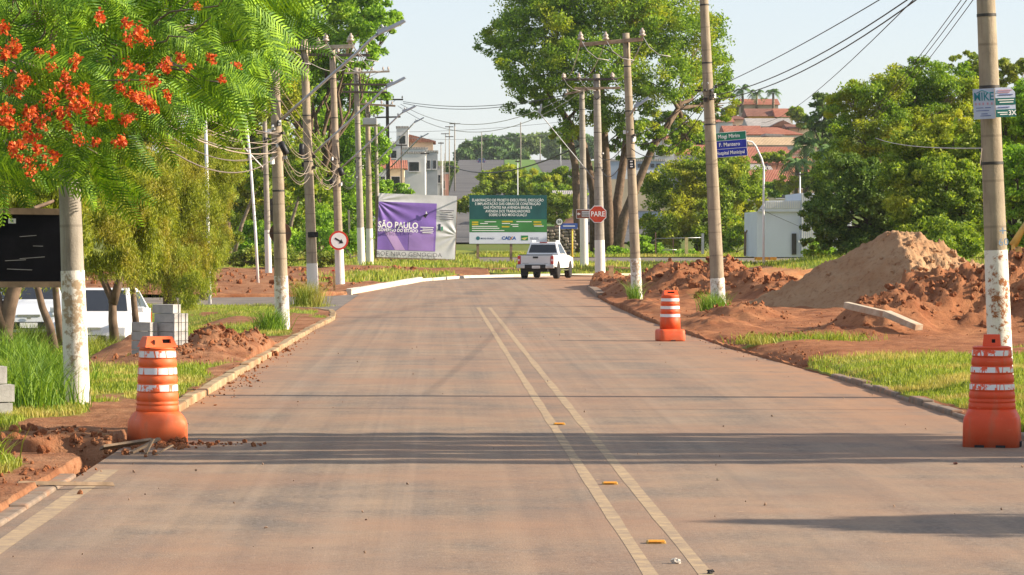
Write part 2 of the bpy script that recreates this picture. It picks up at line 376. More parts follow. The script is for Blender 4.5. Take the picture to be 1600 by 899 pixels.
def soil_left(x, y):
    d = np.interp(y, [p[1] for p in LB[:6]], [p[0] for p in LB[:6]]) - 0.18 - x
    s = 0.85 * sstep(0.48, 0.66, fbm(x * .55 + 3, y * .16, 31)) + .3 * sstep(.55, .7, fbm(x * 2.2, y * .8, 32)) + 0.55 * (1 - sstep(0.0, 0.5, d)) * sstep(33, 36, y)
    for (cx, cy, rx, ry) in ((-3.75, 53, 1.1, 3.2), (-3.3, 57, .7, 2.5), (-4.3, 50, 1.5, 1.5), (-5.4, 57, 1.2, 1.7), (-3.0, 47, .5, 2.5), (-4.2, 62, 2.0, 1.5)):
        s = np.maximum(s, np.exp(-(((x - cx) / rx) ** 2 + ((y - cy) / ry) ** 2) ** 2) * 1.1)
    s = np.maximum(s, np.exp(-np.abs((y - 29.6) / 1.75) ** 6) * sstep(-6.5, -5.6, x))
    s = np.maximum(s, 0.9 * sstep(-3.9, -3.3, x) * (1 - sstep(27, 29, y)))
    return s
def hfield(name, xl, xr, ys, nu, zf, sf, mat, power=1.0):
    u = np.linspace(0, 1, nu) ** power; X = xl(ys)[:, None] * (1 - u) + xr(ys)[:, None] * u; Y = np.repeat(ys[:, None], nu, 1)
    Z = zf(X, Y); S = sf(X, Y)
    sgn = np.sign(X[:, :1] - X[:, -1:]) * .03                    # earth side wall along the road edge
    X = np.concatenate([X[:, :1] + sgn, X[:, :1] + sgn * .7, X], 1); Y = np.concatenate([Y[:, :1], Y[:, :1], Y], 1); Z = np.concatenate([Z[:, :1] - .9, Z[:, :1] - .05, Z], 1); S = np.concatenate([S[:, :1] * 0 + 1, S[:, :1] * 0 + 1, S], 1)
    me = gridmesh(name, X, Y, Z, mat); fattr(me, 'soil', S); return tag(link(name, me), kind='structure')
ysL = np.concatenate([np.arange(14, 27, .25), np.arange(27, 33, .05), np.arange(33, 60, .14), np.arange(60, 92.1, .4)])
hfield('left_verge', lambda y: np.where(y < 84, np.interp(y, [p[1] for p in LB[:6]], [p[0] for p in LB[:6]]) - 0.16, np.interp(y, [84, 89, 92.1], [-2.91, -3.76, -6.2])),
       lambda y: -0.155 * y - 3.4, ysL, 130, zleft, soil_left, VM, 1.25)
# far-left verge beyond the side street: churned red earth
RED = dirt_mat('red_earth', (0.31, 0.105, 0.04), (0.42, 0.19, 0.085), (0.12, 0.04, 0.018), 0.6)
def zfl(x, y): return zt(x, y) + 0.10 + 0.55 * np.maximum(fbm(x * .35, y * .12, 41) - .45, 0) * sstep(111, 120, y) + .16 * (fbm(x * 2.0, y * .8, 42) - .5)
def soil_fl(x, y): return 1.25 * sstep(0.40, 0.56, fbm(x * .16 + .5, y * .05, 43)) * (1 - sstep(178, 186, y)) + 0.5 * (fbm(x * .5, y * .2, 44) - .5)
ysF = np.concatenate([np.arange(108.2, 150, .5), np.arange(150, 262, 1.0)])
hfield('far_left_verge', lambda y: np.interp(y, [108.2, 110, 113.6, 128, 148, 160, 167, 206], [-7.9, -4.35, -3.36, -2.36, -1.06, 1.0, 2.5, 2.5]), lambda y: np.full_like(y, -62.0), ysF, 110, zfl, soil_fl, VM, 1.6)
# grass strip between the bend and the cross street, right half
def zfr(x, y): return zt(x, y) + 0.10 - 0.25 * (1 - sstep(167, 178, y)) * sstep(3, 14, x) - 0.2 * sstep(203, 204.5, y) * (1 - sstep(225, 229, y)) + .05 * (fbm(x * 1.5, y * .6, 45) - .5)
def soil_fr(x, y): return 0.9 * sstep(0.55, 0.68, fbm(x * .4, y * .12, 46)) * (1 - sstep(185, 195, y))
hfield('grass_strip', lambda y: np.full_like(y, 2.45), lambda y: np.full_like(y, 46.0), np.concatenate([np.linspace(0, 1, 24) * 38 + 167.5]), 60, zfr, soil_fr, VM)
hfield('far_right_verge', lambda y: np.full_like(y, 2.4), lambda y: np.full_like(y, 70.0), np.linspace(229.2, 262, 24), 60, zfr, soil_fr, VM)
# right verge: worked red earth, foreground grass, excavated bank
def rx0(y): return np.interp(y, [p[1] for p in RB[:10]], [p[0] for p in RB[:10]]) + 0.05
def zright(x, y):
    d = x - rx0(y)
    z = 0.05 + 0.10 * sstep(0.1, 1.2, d) * (1 - sstep(58, 66, y)) + 0.06 * (fbm(x * .9, y * .4, 51) - .5)
    z = z - 0.09 * np.exp(-((d - 0.18) / 0.16) ** 2) * sstep(40, 44, y) * (1 - sstep(62, 66, y)) * (0.4 + fbm(x * 3, y * 1.2, 52))
    z = z + 0.05 * (fbm(x * 5, y * 2.5, 53) - .5) + sstep(56, 62, y) * .10 * (fbm(x * 2.2, y * 1.1, 54) - .4)
    lump = lambda cx, cy, rx, ry, h, s, f: h * np.exp(-(((x - cx) / rx) ** 2 + ((y - cy) / ry) ** 2) ** 1.5) * (0.35 + 1.3 * fbm(x * f, y * f * .6, s, 5, .6))
    z = z + lump(8.6, 104, 2.1, 6, .95, 61, 2.0) + lump(6.9, 112, 1.0, 7, .5, 62, 2.4) + lump(10.2, 97, 1.3, 4, .6, 63, 2.2) + lump(6.6, 128, 1.0, 8, .45, 69, 2.0)
    z = z + lump(9.1, 66, .95, 2.2, .55, 64, 2.6) + lump(10.9, 68.5, 1.5, 2.8, 1.15, 65, 2.4) + lump(12.9, 68, 1.2, 3, 1.0, 66, 2.4) + lump(7.2, 77, 1.0, 1.8, .34, 67, 2.6) + lump(12.2, 77, 1.6, 3, .75, 68, 2.0)
    z = z + lump(5.7, 88, .6, 6, .22, 70, 3) + lump(6.0, 70, .7, 2.4, .20, 71, 3) + lump(8.3, 62.5, 1.4, .9, .16, 72, 3)
    return z
def soil_right(x, y):
    d = x - rx0(y)
    g = sstep(.46, .60, fbm(x * .9, y * .35, 55) + 0.45 * (1 - sstep(47, 52, y)) - .5 * np.exp(-((d - .1) / .22) ** 2))
    s = np.where(y < 56, 1 - g * (1 - sstep(49.5 + 3.5 * sstep(6, 10, x), 52 + 3.5 * sstep(6, 10, x), y + 2.0 * (fbm(x, y * .3, 56) - .5))), 1.0)
    s = np.minimum(s, 1 - 1.0 * np.exp(-(((x - 6.3) / .9) ** 2 + ((y - 58.2) / .75) ** 2) ** 2)); return s
VR = verge_mat('worked_verge', (0.16, 0.18, 0.03), (0.32, 0.31, 0.07), (0.22, 0.082, 0.037), (0.38, 0.17, 0.078))
ysR = np.concatenate([np.arange(14, 34, .4), np.arange(34, 90, .16), np.arange(90, 148, .35)])
hfield('right_verge', rx0, lambda y: 0.2 * y + 3.2, ysR, 150, zright, soil_right, VR, 1.2)
def zrb(x, y): return 0.10 + .5 * np.maximum(fbm(x * .5, y * .2, 57) - .5, 0)
hfield('right_back_verge', lambda y: np.full_like(y, 9.2), lambda y: np.full_like(y, 60.0), np.linspace(148.2, 156, 8), 40, lambda x, y: zrb(x, y) - .1 + .0 * y, lambda x, y: x * 0 + 1, VR)
# kerbs: stones laid end to end
KERB = M('kerb_concrete', (0.35, 0.255, 0.145), 0.9, var=.45, scale=2.5, dirt=((0.27, 0.12, 0.05), 1.0), obj=False)
KERBW = M('kerb_whitewash', (0.62, 0.57, 0.47), 0.8, var=.15, scale=4, dirt=((0.5, 0.36, 0.2), .5), obj=False)
KERBG = M('kerb_bare', (0.23, 0.175, 0.13), 0.9, var=.3, scale=5, dirt=((0.33, 0.15, 0.07), .8), obj=False)
def kerb(name, pts, mat, wdt=0.15, h=0.12, step=1.0, z0=-0.05, jit=0.008):
    e = empty(name, (*pts[0], 0), kind='structure'); d = [0]
    for a, b in zip(pts[:-1], pts[1:]): d.append(d[-1] + math.dist(a, b))
    n = max(1, int(d[-1] / step)); f = lambda s: (float(np.interp(s, d, [p[0] for p in pts])), float(np.interp(s, d, [p[1] for p in pts])))
    me = MB().box((0, 0, 0), (1, wdt, h - z0)).mesh('kerb_stone', mat)
    for i in range(n):
        a = f(d[-1] * i / n); b = f(d[-1] * (i + 1) / n); L = math.dist(a, b) - 0.012
        o = link('kerb_stone', me, e, ((a[0] + b[0]) / 2 - pts[0][0], (a[1] + b[1]) / 2 - pts[0][1], (h + z0) / 2 + random.uniform(-jit, jit)),
                 (random.uniform(-.01, .01), random.uniform(-.004, .004), math.atan2(b[1] - a[1], b[0] - a[0]) + random.uniform(-.006, .006)), (L, 1, 1))
        m = o.modifiers.new('bevel', 'BEVEL'); m.width = .02; m.segments = 2
    return e
kl = lambda y: float(np.interp(y, [p[1] for p in LB[:6]], [p[0] for p in LB[:6]])) - 0.08
kerb('left_kerb', [(kl(y), y) for y in (33.6, 37, 50, 60, 70, 78, 82)] + [(-2.95, 85.5), (-3.75, 89.2), (-5.9, 91.8)], KERB, h=.085, jit=.014)
kerb('left_kerb_near', [(kl(y), y) for y in (14, 20, 26.8)], KERBG, h=.03, jit=.02)
kerb('bend_kerb', [(-3.28, 113.6), (-2.28, 128), (-0.98, 148)], KERBW, wdt=.2, h=.20, step=2.2)
kerb('bend_kerb_far', [(-0.95, 148.3), (1.15, 160.2), (4.0, 166.2), (10, 170.2), (24, 172)], KERBW, wdt=.16, h=.12, step=2.0)
kerb('right_kerb_bend', [(5.38, 108), (5.78, 124), (6.68, 136), (8.6, 145), (12, 149.5)], KERBG, wdt=.3, h=.16, step=1.2, jit=.02)
kerb('right_kerb', [(float(rx0(np.array(y))) + .02, y) for y in (20, 30, 35, 40, 46)], KERBG, h=.06, jit=.02)
# ------------------------------------------------------------------ painted markings
t = NT('worn_yellow_paint'); v = t.pos(); n = t.noise(v, 5, 6, .7); n2 = t.noise(v, 30, 3)
c = t.mix(t.ramp(n, [(0.34, 0.0), (0.62, 1.0)]), (0.25, 0.19, 0.14), (0.42, 0.305, 0.18)); t.bsdf(c, 0.9, 0, .2, n2, .2, .01); MATS['paint_y'] = t.m
def stripe(name, f, w, y0, y1, mat, z=0.0018, dy=.4):
    yy = np.arange(y0, y1 + .01, dy); c = np.array([f(q) for q in yy])
    wob = 0.022 * (fbm(yy * .6, yy * 0, 77, 3, .6) - .4)
    X = np.stack([c - w / 2 + wob, c + w / 2 - wob], 1); Y = np.stack([yy, yy], 1)
    return tag(link(name, gridmesh(name, X, Y, np.full_like(X, z), mat)), kind='structure')
cl = lambda y: float(np.interp(y, [-5, 19.3, 30, 60, 92], [1.30, 1.24, 1.20, 1.12, 1.05]))
stripe('centre_line', cl, .10, 0, 92, MATS['paint_y']); stripe('centre_line', lambda y: cl(y) + .33, .10, 0, 92, MATS['paint_y'])
stripe('edge_line', lambda y: -2.86, .16, 0, 27.6, MATS['paint_y'])
# ------------------------------------------------------------------ materials of objects
def drum_mat(name, col):
    t = NT(name); v = t.pos(obj=True); n = t.noise(v, 3, 6, .65); n2 = t.noise(v, 40, 3); n3 = t.noise(t.pos((6, 6, 1.2), obj=True), 2.0, 5)
    c = t.mix(t.ramp(n, [(0.35, 0.0), (0.7, 1.0)]), tuple(x * .8 for x in col), col)
    c = t.mix(t.ramp(n3, [(0.56, 0.0), (0.74, .45)]), c, (0.42, 0.17, 0.09))
    sx = t.n('ShaderNodeSeparateXYZ'); t.l(v, sx.inputs[0]); lo = t.n('ShaderNodeMapRange'); t.l(sx.outputs[2], lo.inputs[0]); lo.inputs[1].default_value = .28; lo.inputs[2].default_value = .0
    c = t.mix(t.math('MULTIPLY', t.math('MULTIPLY', lo.outputs[0], .45), t.ramp(n, [(0.35, 0.1), (0.6, 1.0)])), c, (0.40, 0.20, 0.11)); sc_ = t.noise(t.pos((3, 3, 14), obj=True), 4.0, 4, .7); c = t.mix(t.ramp(sc_, [(0.62, 0.0), (0.70, .35)]), c, (0.75, 0.36, 0.22))
    b = t.bsdf(c, 0.55, 0, .35, n2, .06, .01); b.inputs['Subsurface Weight'].default_value = 0.0
    MATS[name] = t.m; return t.m
ORANGE = drum_mat('faded_orange_plastic', (0.86, 0.145, 0.035)); ORANGE2 = drum_mat('orange_plastic', (0.80, 0.10, 0.022)); ORANGE3 = drum_mat('red_orange_plastic', (0.80, 0.085, 0.022))
def band_mat(name, under, peel):
    t = NT(name); v = t.pos(obj=True); n = t.noise(v, 9, 4, .6)
    bk = t.n('ShaderNodeTexVoronoi'); bk.feature = 'DISTANCE_TO_EDGE'; bk.inputs['Scale'].default_value = 11; t.l(t.pos((1, 1, .12), obj=True), bk.inputs['Vector'])
    k = t.math('MULTIPLY', t.ramp(n, [(peel, 1.0), (peel + .04, 0.0)]), 1.0)
    k = t.math('MAXIMUM', k, t.ramp(bk.outputs[0], [(0.025, 1.0 if peel > .3 else 0), (0.05, 0.0)]))
    c = t.mix(k, t.mix(t.noise(v, 5, 4), (0.62, 0.60, 0.58), (0.85, 0.84, 0.83)), under); t.bsdf(c, 0.45, 0, .4); MATS[name] = t.m; return t.m
BAND1 = band_mat('peeling_reflective_tape', (0.80, 0.14, 0.04), .40); BAND2 = band_mat('clean_reflective_tape', (0.80, 0.12, 0.03), .12); BAND3 = band_mat('torn_reflective_tape', (0.78, 0.09, 0.03), .44)
def conc_mat(name, c1, c2, c3):
    t = NT(name); v = t.pos(obj=True); n = t.noise(v, 2.5, 6, .65); s = t.noise(t.pos((5, 5, .5), obj=True), 2.0, 6, .65); f = t.noise(v, 45, 3)
    rings = t.n('ShaderNodeTexWave', wave_type='BANDS', bands_direction='Z'); rings.inputs['Scale'].default_value = .55; rings.inputs['Distortion'].default_value = .4; t.l(v, rings.inputs[0])
    c = t.mix(t.ramp(n, [(0.35, 0.0), (0.65, 1.0)]), c1, c2); c = t.mix(t.ramp(s, [(0.48, 0.0), (0.68, .65)]), c, c3)
    c = t.mix(t.ramp(rings.outputs[0], [(0.0, 0.5), (0.015, 0.0)]), c, c3)
    t.bsdf(c, 0.92, 0, .15, t.math('ADD', f, n), .35, .015); MATS[name] = t.m; return t.m
CONC = conc_mat('pole_concrete', (0.29, 0.235, 0.17), (0.39, 0.32, 0.23), (0.16, 0.125, 0.09)); CONC2 = conc_mat('pole_concrete_grey', (0.28, 0.25, 0.21), (0.38, 0.34, 0.28), (0.16, 0.14, 0.115))
def wash_mat(name, peel, under):
    t = NT(name); v = t.pos(obj=True); n = t.noise(v, 7, 8, .75); n2 = t.noise(t.pos((2, 2, .6), obj=True), 1.6, 5); f = t.noise(v, 30, 4)
    k = t.math('ADD', t.math('MULTIPLY', n, .7), t.math('MULTIPLY', n2, .35))
    c = t.mix(t.ramp(k, [(peel, 1.0), (peel + .05, 0.0)]), t.mix(n2, (0.62, 0.57, 0.50), (0.82, 0.79, 0.72)), under)
    t.bsdf(c, 0.9, 0, .15, t.math('ADD', f, n), .4, .012); MATS[name] = t.m; return t.m
WASH = wash_mat('peeling_whitewash', .46, (0.36, 0.27, 0.18)); WASH2 = wash_mat('whitewash', .36, (0.5, 0.42, 0.32)); WASH3 = wash_mat('muddy_whitewash', .445, (0.30, 0.12, 0.05))
STEEL = M('galvanised_steel', (0.42, 0.42, 0.42), .45, .7, .5, .15, 6); DARKM = M('dark_metal', (0.06, 0.055, 0.05), .6, .3); BLACKP = M('black_plastic', (0.02, 0.02, 0.022), .5)
WHITEM = M('white_paint_metal', (0.78, 0.78, 0.76), .5, 0, .4, .08, 4, .03); PORC = M('porcelain', (0.42, 0.34, 0.28), .25, 0, .5, .15); ARMW = M('crossarm_wood', (0.30, 0.22, 0.15), .9, var=.35, scale=6); ARMC = M('crossarm_concrete', (0.40, 0.35, 0.28), .9, var=.3, scale=6); ARMD = M('crossarm_dark', (0.08, 0.065, 0.055), .9)
WIREB = M('cable_black', (0.035, 0.03, 0.03), .6, bump=0); WIREG = M('cable_weathered', (0.36, 0.29, 0.22), .7, bump=0); WIREA = M('cable_aluminium', (0.45, 0.42, 0.40), .5, .4, bump=0)
WOOD = M('rough_wood', (0.42, 0.25, 0.12), .9, var=.4, scale=7); WOODD = M('weathered_wood', (0.24, 0.17, 0.11), .9, var=.4, scale=7); STAKE = M('new_timber', (0.62, 0.40, 0.2), .85, var=.25, scale=7)
LEDG = M('lamp_grey', (0.36, 0.37, 0.38), .45, .4, .4, .1); GLASSD = M('dark_glass', (0.015, 0.018, 0.022), .08, 0, .7, .1, bump=0); REDP = M('sign_red', (0.62, 0.05, 0.03), .55, var=.15, scale=8); WHITEP = M('sign_white', (0.80, 0.79, 0.77), .5, var=.08, scale=8); BLACKI = M('sign_black', (0.015, 0.015, 0.015), .6, bump=0)
# ------------------------------------------------------------------ traffic drums
def sq_section(hw, k, n=48):
    """k=0 circle, k=1 rounded square of half width hw"""
    out = []
    for i in range(n):
        a = 2 * math.pi * i / n; c, s = math.cos(a), math.sin(a); e = 2 + 7 * k
        r = hw / (abs(c) ** e + abs(s) ** e) ** (1 / e); out.append((c * r, s * r))
    return out
def loft(mb, secs, smooth=True):
    n = len(secs[0][1]); vs = [(x, y, z) for z, s in secs for x, y in s]; fs = []
    for i in range(len(secs) - 1):
        for k in range(n):
            k2 = (k + 1) % n; fs.append((i * n + k, i * n + k2, (i + 1) * n + k2, (i + 1) * n + k))
    b = len(mb.v); mb.add(vs, fs, smooth); mb.f += [tuple(b + k for k in reversed(range(n))), tuple(b + (len(secs) - 1) * n + k for k in range(n))]; mb.sm += [False, False]
def drum(loc, rz, kind, label):
    e = empty('traffic_drum', loc, (0, 0, R(rz)), label, 'traffic drum', 'orange drums along the road edge')
    if kind == 'left':
        om, bm_, H, r0, r1, hb, zb, zs, bands, bh = ORANGE, BAND1, .93, .210, .176, .252, .185, .30, (.86, .695, .53), .062
    elif kind == 'mid':
        om, bm_, H, r0, r1, hb, zb, zs, bands, bh = ORANGE2, BAND2, .90, .200, .168, .256, .225, .235, (.80, .65, .495), .058
    else:
        om, bm_, H, r0, r1, hb, zb, zs, bands, bh = ORANGE3, BAND3, .96, .225, .183, .268, .25, .36, (.895, .735, .57), .056
    rr = lambda z: r0 + (r1 - r0) * (z - zs) / (H - zs)
    # body with mould ribs
    prof = [(rr(zs) , zs - .01)]
    grooves = sorted([b + bh / 2 + .012 for b in bands] + [b - bh / 2 - .012 for b in bands] + ([zs + .06, zs + .1] if kind != 'mid' else []))
    z = zs
    for g in grooves:
        prof += [(rr(g) + .004, g - .014), (rr(g) - .004, g - .004), (rr(g) - .004, g + .002), (rr(g) + .004, g + .010)]
    prof += [(r1 + .002, H - .02), (r1 - .006, H - .005), (r1 - .02, H)]
    prof.sort(key=lambda q: q[1]); mb = MB(); mb.lathe(prof, 48); mb.build('body', om, e)
    # base: square foot flowing into the cylinder
    mb = MB()
    if kind == 'mid':
        secs = [(0, sq_section(hb * .97, .95)), (.03, sq_section(hb, .95)), (zb - .035, sq_section(hb * .99, .95)), (zb - .012, sq_section(hb * .955, .9)), (zb, sq_section(hb * .90, .85)), (zb + .012, sq_section(rr(zs) + .01, .0))]
    else:
        secs = [(0, sq_section(hb, .9)), (zb * .9, sq_section(hb * .985, .9))] + [(zb + (zs - zb) * q, sq_section((hb * .98) * (1 - q2) + (rr(zs) + .004) * q2, .8 * (1 - q) ** .7)) for q, q2 in ((0.08, .03), (.2, .12), (.36, .34), (.55, .62), (.75, .85), (1, 1))]
    loft(mb, secs); b = mb.build('base', om, e)
    for dx in ((-.1, .1) if kind != 'mid' else (0,)):             # drain slots under the foot
        MB().box((dx, -hb * .985, .012), (.09, .03, .022)).build('drain_slot', BLACKP, b)
    for dy in ((-.07, .05) if kind == 'right' else ()): MB().box((hb * .985, dy, .025), (.03, .05, .05)).build('drain_slot', BLACKP, b)
    for zb_ in bands:
        mb = MB(); mb.lathe([(rr(zb_ - bh / 2) + .0045, zb_ - bh / 2), (rr(zb_ + bh / 2) + .0045, zb_ + bh / 2)], 48, cap=False); mb.build('reflective_band', bm_, e)
    mb = MB()                                                     # carrying handle
    hh, wt, wb, th = {'left': (.105, .13, .168, .26), 'mid': (.085, .125, .14, .2), 'right': (.115, .075, .085, .14)}[kind]
    sw0, sw1, sz0, sz1 = {'left': (.02, .105, .04, .078), 'mid': (-.07, .07, .03, .06), 'right': (.0, .035, .035, .07)}[kind]
    wz = lambda z: wb + (wt - wb) * z / hh
    y0, y1 = -th / 2, th / 2; zH = H - .002
    for poly in ([(-wz(0), 0), (wz(0), 0), (wz(sz0), sz0), (-wz(sz0), sz0)], [(-wz(sz0), sz0), (sw0, sz0), (sw0, sz1), (-wz(sz1), sz1)],
                 [(sw1, sz0), (wz(sz0), sz0), (wz(sz1), sz1), (sw1, sz1)], [(-wz(sz1), sz1), (wz(sz1), sz1), (wz(hh), hh), (-wz(hh), hh)]):
        n0 = len(mb.v); mb.prism([(x, z + zH) for x, z in poly], y0, y1)
        for i in range(n0, len(mb.v)):
            x, y, z = mb.v[i]; mb.v[i] = (x, y * (1 - .45 * (z - zH) / hh), z)
    h = mb.build('handle', om, e)
    MB().box(((sw0 + sw1) / 2, .01, zH + (sz0 + sz1) / 2), (sw1 - sw0, th * .5, sz1 - sz0 + .002)).build('handle_opening', BLACKP, h)
    if kind == 'left': MB().box((-.07, -.095, zH + .05), (.008, .05, .045)).build('slit', BLACKP, h)
    return e
def gp(px, py, z=0.0):
    Y = FPX * (CH - z) / (py - VY); return Vector(((px - VX) * Y / FPX, Y, z))
drum(gp(246, 690), 24, 'left', 'faded orange drum with peeling white bands, nearest on the left kerb')
drum(gp(1047, 533), 10, 'mid', 'clean orange drum with three whole white bands and box foot')
drum(gp(1550, 697), -14, 'right', 'tall red orange drum with torn white bands in front of taped pole')
# ------------------------------------------------------------------ cables
def cable(p0, p1, sag, r=.012, mat=WIREG, label=None, group=None, n=14, cat='cable', parent=None, name='cable', seg=5):
    p0 = Vector(p0); p1 = Vector(p1); pts = [p0.lerp(p1, i / n) - Vector((0, 0, 4 * sag * (i / n) * (1 - i / n))) for i in range(n + 1)]
    o = MB().tube(pts, r, seg).build(name, mat, parent)
    if not parent: tag(o, label, cat, group)
    return o
# ------------------------------------------------------------------ utility poles
POLES = {}
def pole(key, bx, by, Y, tx, ty, wpx, label, mat=CONC, wash=None, washm=None, arms=(), group='concrete utility poles', taper=.62, name='utility_pole', zoff=0.0):
    b = P(bx, by, Y); top = P(tx, ty, Y); b.z -= .15
    r0 = wpx * Y / FPX / 2; r1 = r0 * taper
    d = top - b; H = d.length; q = d.to_track_quat('Z', 'Y'); rot = q.to_euler()
    lean = math.atan2(d.x, d.z)
    e = empty(name, b, (0, lean, 0), label, 'utility pole', group)
    mb = MB(); N = 10; mb.tube([(0, 0, H * i / N) for i in range(N + 1)], [r0 + (r1 - r0) * i / N for i in range(N + 1)], 20); mb.build('shaft', mat, e)
    if wash:
        rw = lambda z: r0 + (r1 - r0) * z / H + .004
        mb = MB(); mb.tube([(0, 0, .02), (0, 0, wash * .5 + .1), (0, 0, wash + .15)], [rw(0), rw(wash / 2), rw(wash)], 20, cap=False); mb.build('whitewash', washm or WASH2, e)
    for z in (H * .55, H * .72, H * .88):
        rz = r0 + (r1 - r0) * z / H + .006; MB().lathe([(rz, z - .018), (rz, z + .018)], 16, cap=False).build('steel_strap', DARKM, e)
    POLES[key] = dict(e=e, H=H, r0=r0, r1=r1, s=FPX / Y, Y=Y, b=b, lean=lean)
    return e
def loc_on(key, px, py, dy=0.0):
    """local position on a pole for a photo point at the pole's distance"""
    p = POLES[key]; w_ = P(px, py, p['Y']) - p['b']; c, s = math.cos(-p['lean']), math.sin(-p['lean'])
    return Vector((w_.x * c + w_.z * s, dy, -w_.x * s + w_.z * c))
def insulator(parent, loc, h=.24, r=.075, mat=PORC, name='insulator'):
    mb = MB(); mb.lathe([(r * .25, 0), (r * .25, h * .25), (r, h * .3), (r * .9, h * .45), (r * .5, h * .5), (r * .8, h * .6), (r * .7, h * .75), (r * .35, h * .85), (r * .3, h)], 10, c=loc); return mb.build(name, mat, parent)
def crossarm(key, x0, y0, x1, y1, mat=ARMC, ins=(0.06, .5, .94), th=.10, dy=-.0, brace=True, down=False):
    p = POLES[key]; e = p['e']; a = loc_on(key, x0, y0); b = loc_on(key, x1, y1); off = -(p['r1'] + th / 2 + .01) + dy
    a.y = b.y = off; d = b - a; ang = -math.atan2(d.z, d.x)
    ar = MB().box((0, 0, 0), (d.length, th, th * 1.15)).build('crossarm', mat, e, (a + b) / 2, (0, ang, 0), bevel=.008)
    for t_ in ins:
        q = -d.length / 2 + d.length * t_
        if down: insulator(ar, (q, 0, -th * .6 - .26), .26, .06, DARKM)
        else: insulator(ar, (q, 0, th * .5))
    if brace:
        m = (a + b) / 2; zc = loc_on(key, (x0 + x1) / 2, (y0 + y1) / 2).z
        for s in (-1, 1):
            MB().tube([(s * d.length * .26, .0, -.03), (-m.x, .04, -.55)], .016, 6).build('brace', DARKM, ar)
    return ar
def lamp_arm(key, x0, y0, x1, y1, head=.62, r=.032, kind='led', mat=STEEL):
    """arm rising from pole to an LED street light head"""
    p = POLES[key]; e = p['e']; a = loc_on(key, x0, y0); b = loc_on(key, x1, y1); a.y = -.05; b.y = -.35
    pts = [a + (b - a) * t_ for t_ in (0, .25, .5, .8)] + [a + (b - a) * .92 + Vector((0, 0, .02)), b]
    ar = MB().tube(pts, r, 8).build('lamp_arm', mat, e)
    d = (b - a); ang = -math.atan2(d.z, d.x) * .62; M4 = Matrix.Translation(b) @ Matrix.Rotation(ang, 4, 'Y')
    mb = MB(); mb.box((head * .45, 0, 0), (head, .26, .07), taper=(.92, .7)); mb.box((head * .15, 0, .05), (head * .35, .14, .05)); mb.tube([(head * .2, 0, .06), (head * .2, 0, .14)], .03, 8)
    hd = mb.build('lamp_head', LEDG, e, bevel=.012); hd.matrix_local = M4
    MB().box((head * .55, 0, -.038), (head * .6, .2, .012)).build('lens', M('lens', (0.5, 0.5, 0.48), .2, 0, .5, .05, bump=0), hd)
    return ar
def hardware(key, px, py, n=7, sp=.30, seed=1, mat=DARKM):
    """splice boxes and clamps strapped to the pole"""
    rr_ = random.Random(seed); e = POLES[key]['e']; c = loc_on(key, px, py); r = POLES[key]['r0'] * .85
    for i in range(n):
        a = rr_.uniform(-1.9, 1.9) - math.pi / 2; z = c.z + rr_.uniform(-sp, sp); l_ = rr_.uniform(.05, .16)
        mb = MB(); o = Vector((math.cos(a) * (r + .03) + c.x * .2, math.sin(a) * (r + .03), z))
        if i % 3 == 0: mb.tube([o, o + Vector((math.cos(a) * l_, math.sin(a) * l_, rr_.uniform(-.05, .05)))], .022, 6)
        else: mb.box(o, (.07, .06, l_), (0, 0, a))
        mb.build('cable_clamp', rr_.choice([DARKM, STEEL, BLACKP, WHITEM]), e)
def closure(key, px, py, px1, py1, r=.07):
    a = loc_on(key, px, py); b = loc_on(key, px1, py1); a.y = b.y = -POLES[key]['r0'] - .06
    d = (b - a).normalized(); mb = MB(); mb.tube([a, a + d * .03, b - d * .03, b], [r * .6, r, r, r * .6], 10); mb.build('splice_closure', BLACKP, POLES[key]['e'])
pole('L1', 122, 640, 37.3, 92, -170, 40, 'thick grey pole with peeling whitewash beside dark board and long grass', CONC2, 1.62, WASH, taper=.66)
pole('L2', 442, 520, 67.6, 429, 108, 23, 'concrete pole with round sign back and whitewashed foot on left lawn', CONC, 1.2, WASH)
pole('L3', 490, 478, 94.3, 475, 62, 18, 'concrete pole with white foot and grass tuft at street corner', CONC, 1.25, WASH2)
pole('L4', 532, 452, 125, 519, 78, 14.5, 'concrete pole carrying red ringed arrow sign', CONC, 1.9, WASH2)
pole('L5', 565, 415, 186, 556, 106, 12, 'tall pole with dark double crossarms left of purple billboard', CONC2, 2.2, WASH2)
pole('L6', 578, 411, 196, 574, 160, 11.5, 'pole carrying grey transformer beside purple billboard', CONC, 2.1, WASH2)
pole('L7', 608, 400, 240, 605, 152, 7.5, 'blackened pole with two crossarms rising behind purple billboard', ARMD)
pole('L8', 591, 400, 225, 587, 190, 8, 'grey and black pole between transformer pole and blackened pole', CONC2)
pole('LB', 420, 432, 166, 412, 140, 10.5, 'pole with white foot behind round sign back, old globe lamp', CONC2, 2.4, WASH2)
pole('R1', 1566, 622, 40, 1538, -60, 39, 'near right pole with paper notices and muddy white foot', CONC, 1.85, WASH3, taper=.72)
pole('R2', 1124, 497, 80, 1097, -60, 23, 'tall bare pole beside dirt mound with clamped cables', CONC, 1.0, WASH, taper=.55)
pole('R3', 996, 479, 93.5, 978, 52, 17, 'brown pole with slanted crossarm and small number plate', CONC, 1.4, WASH)
pole('R4', 938, 437, 154, 932, 116, 16.5, 'pole holding the red PARE stop sign', CONC2, 1.9, WASH2)
pole('R5', 913, 413, 188, 909, 138, 13, 'pole with brown arrow sign left of the stop sign', CONC2, 2.9, WASH2)
crossarm('L3', 444, 77, 552, 73); crossarm('L4', 478, 86, 578, 87, ARMD, brace=False)
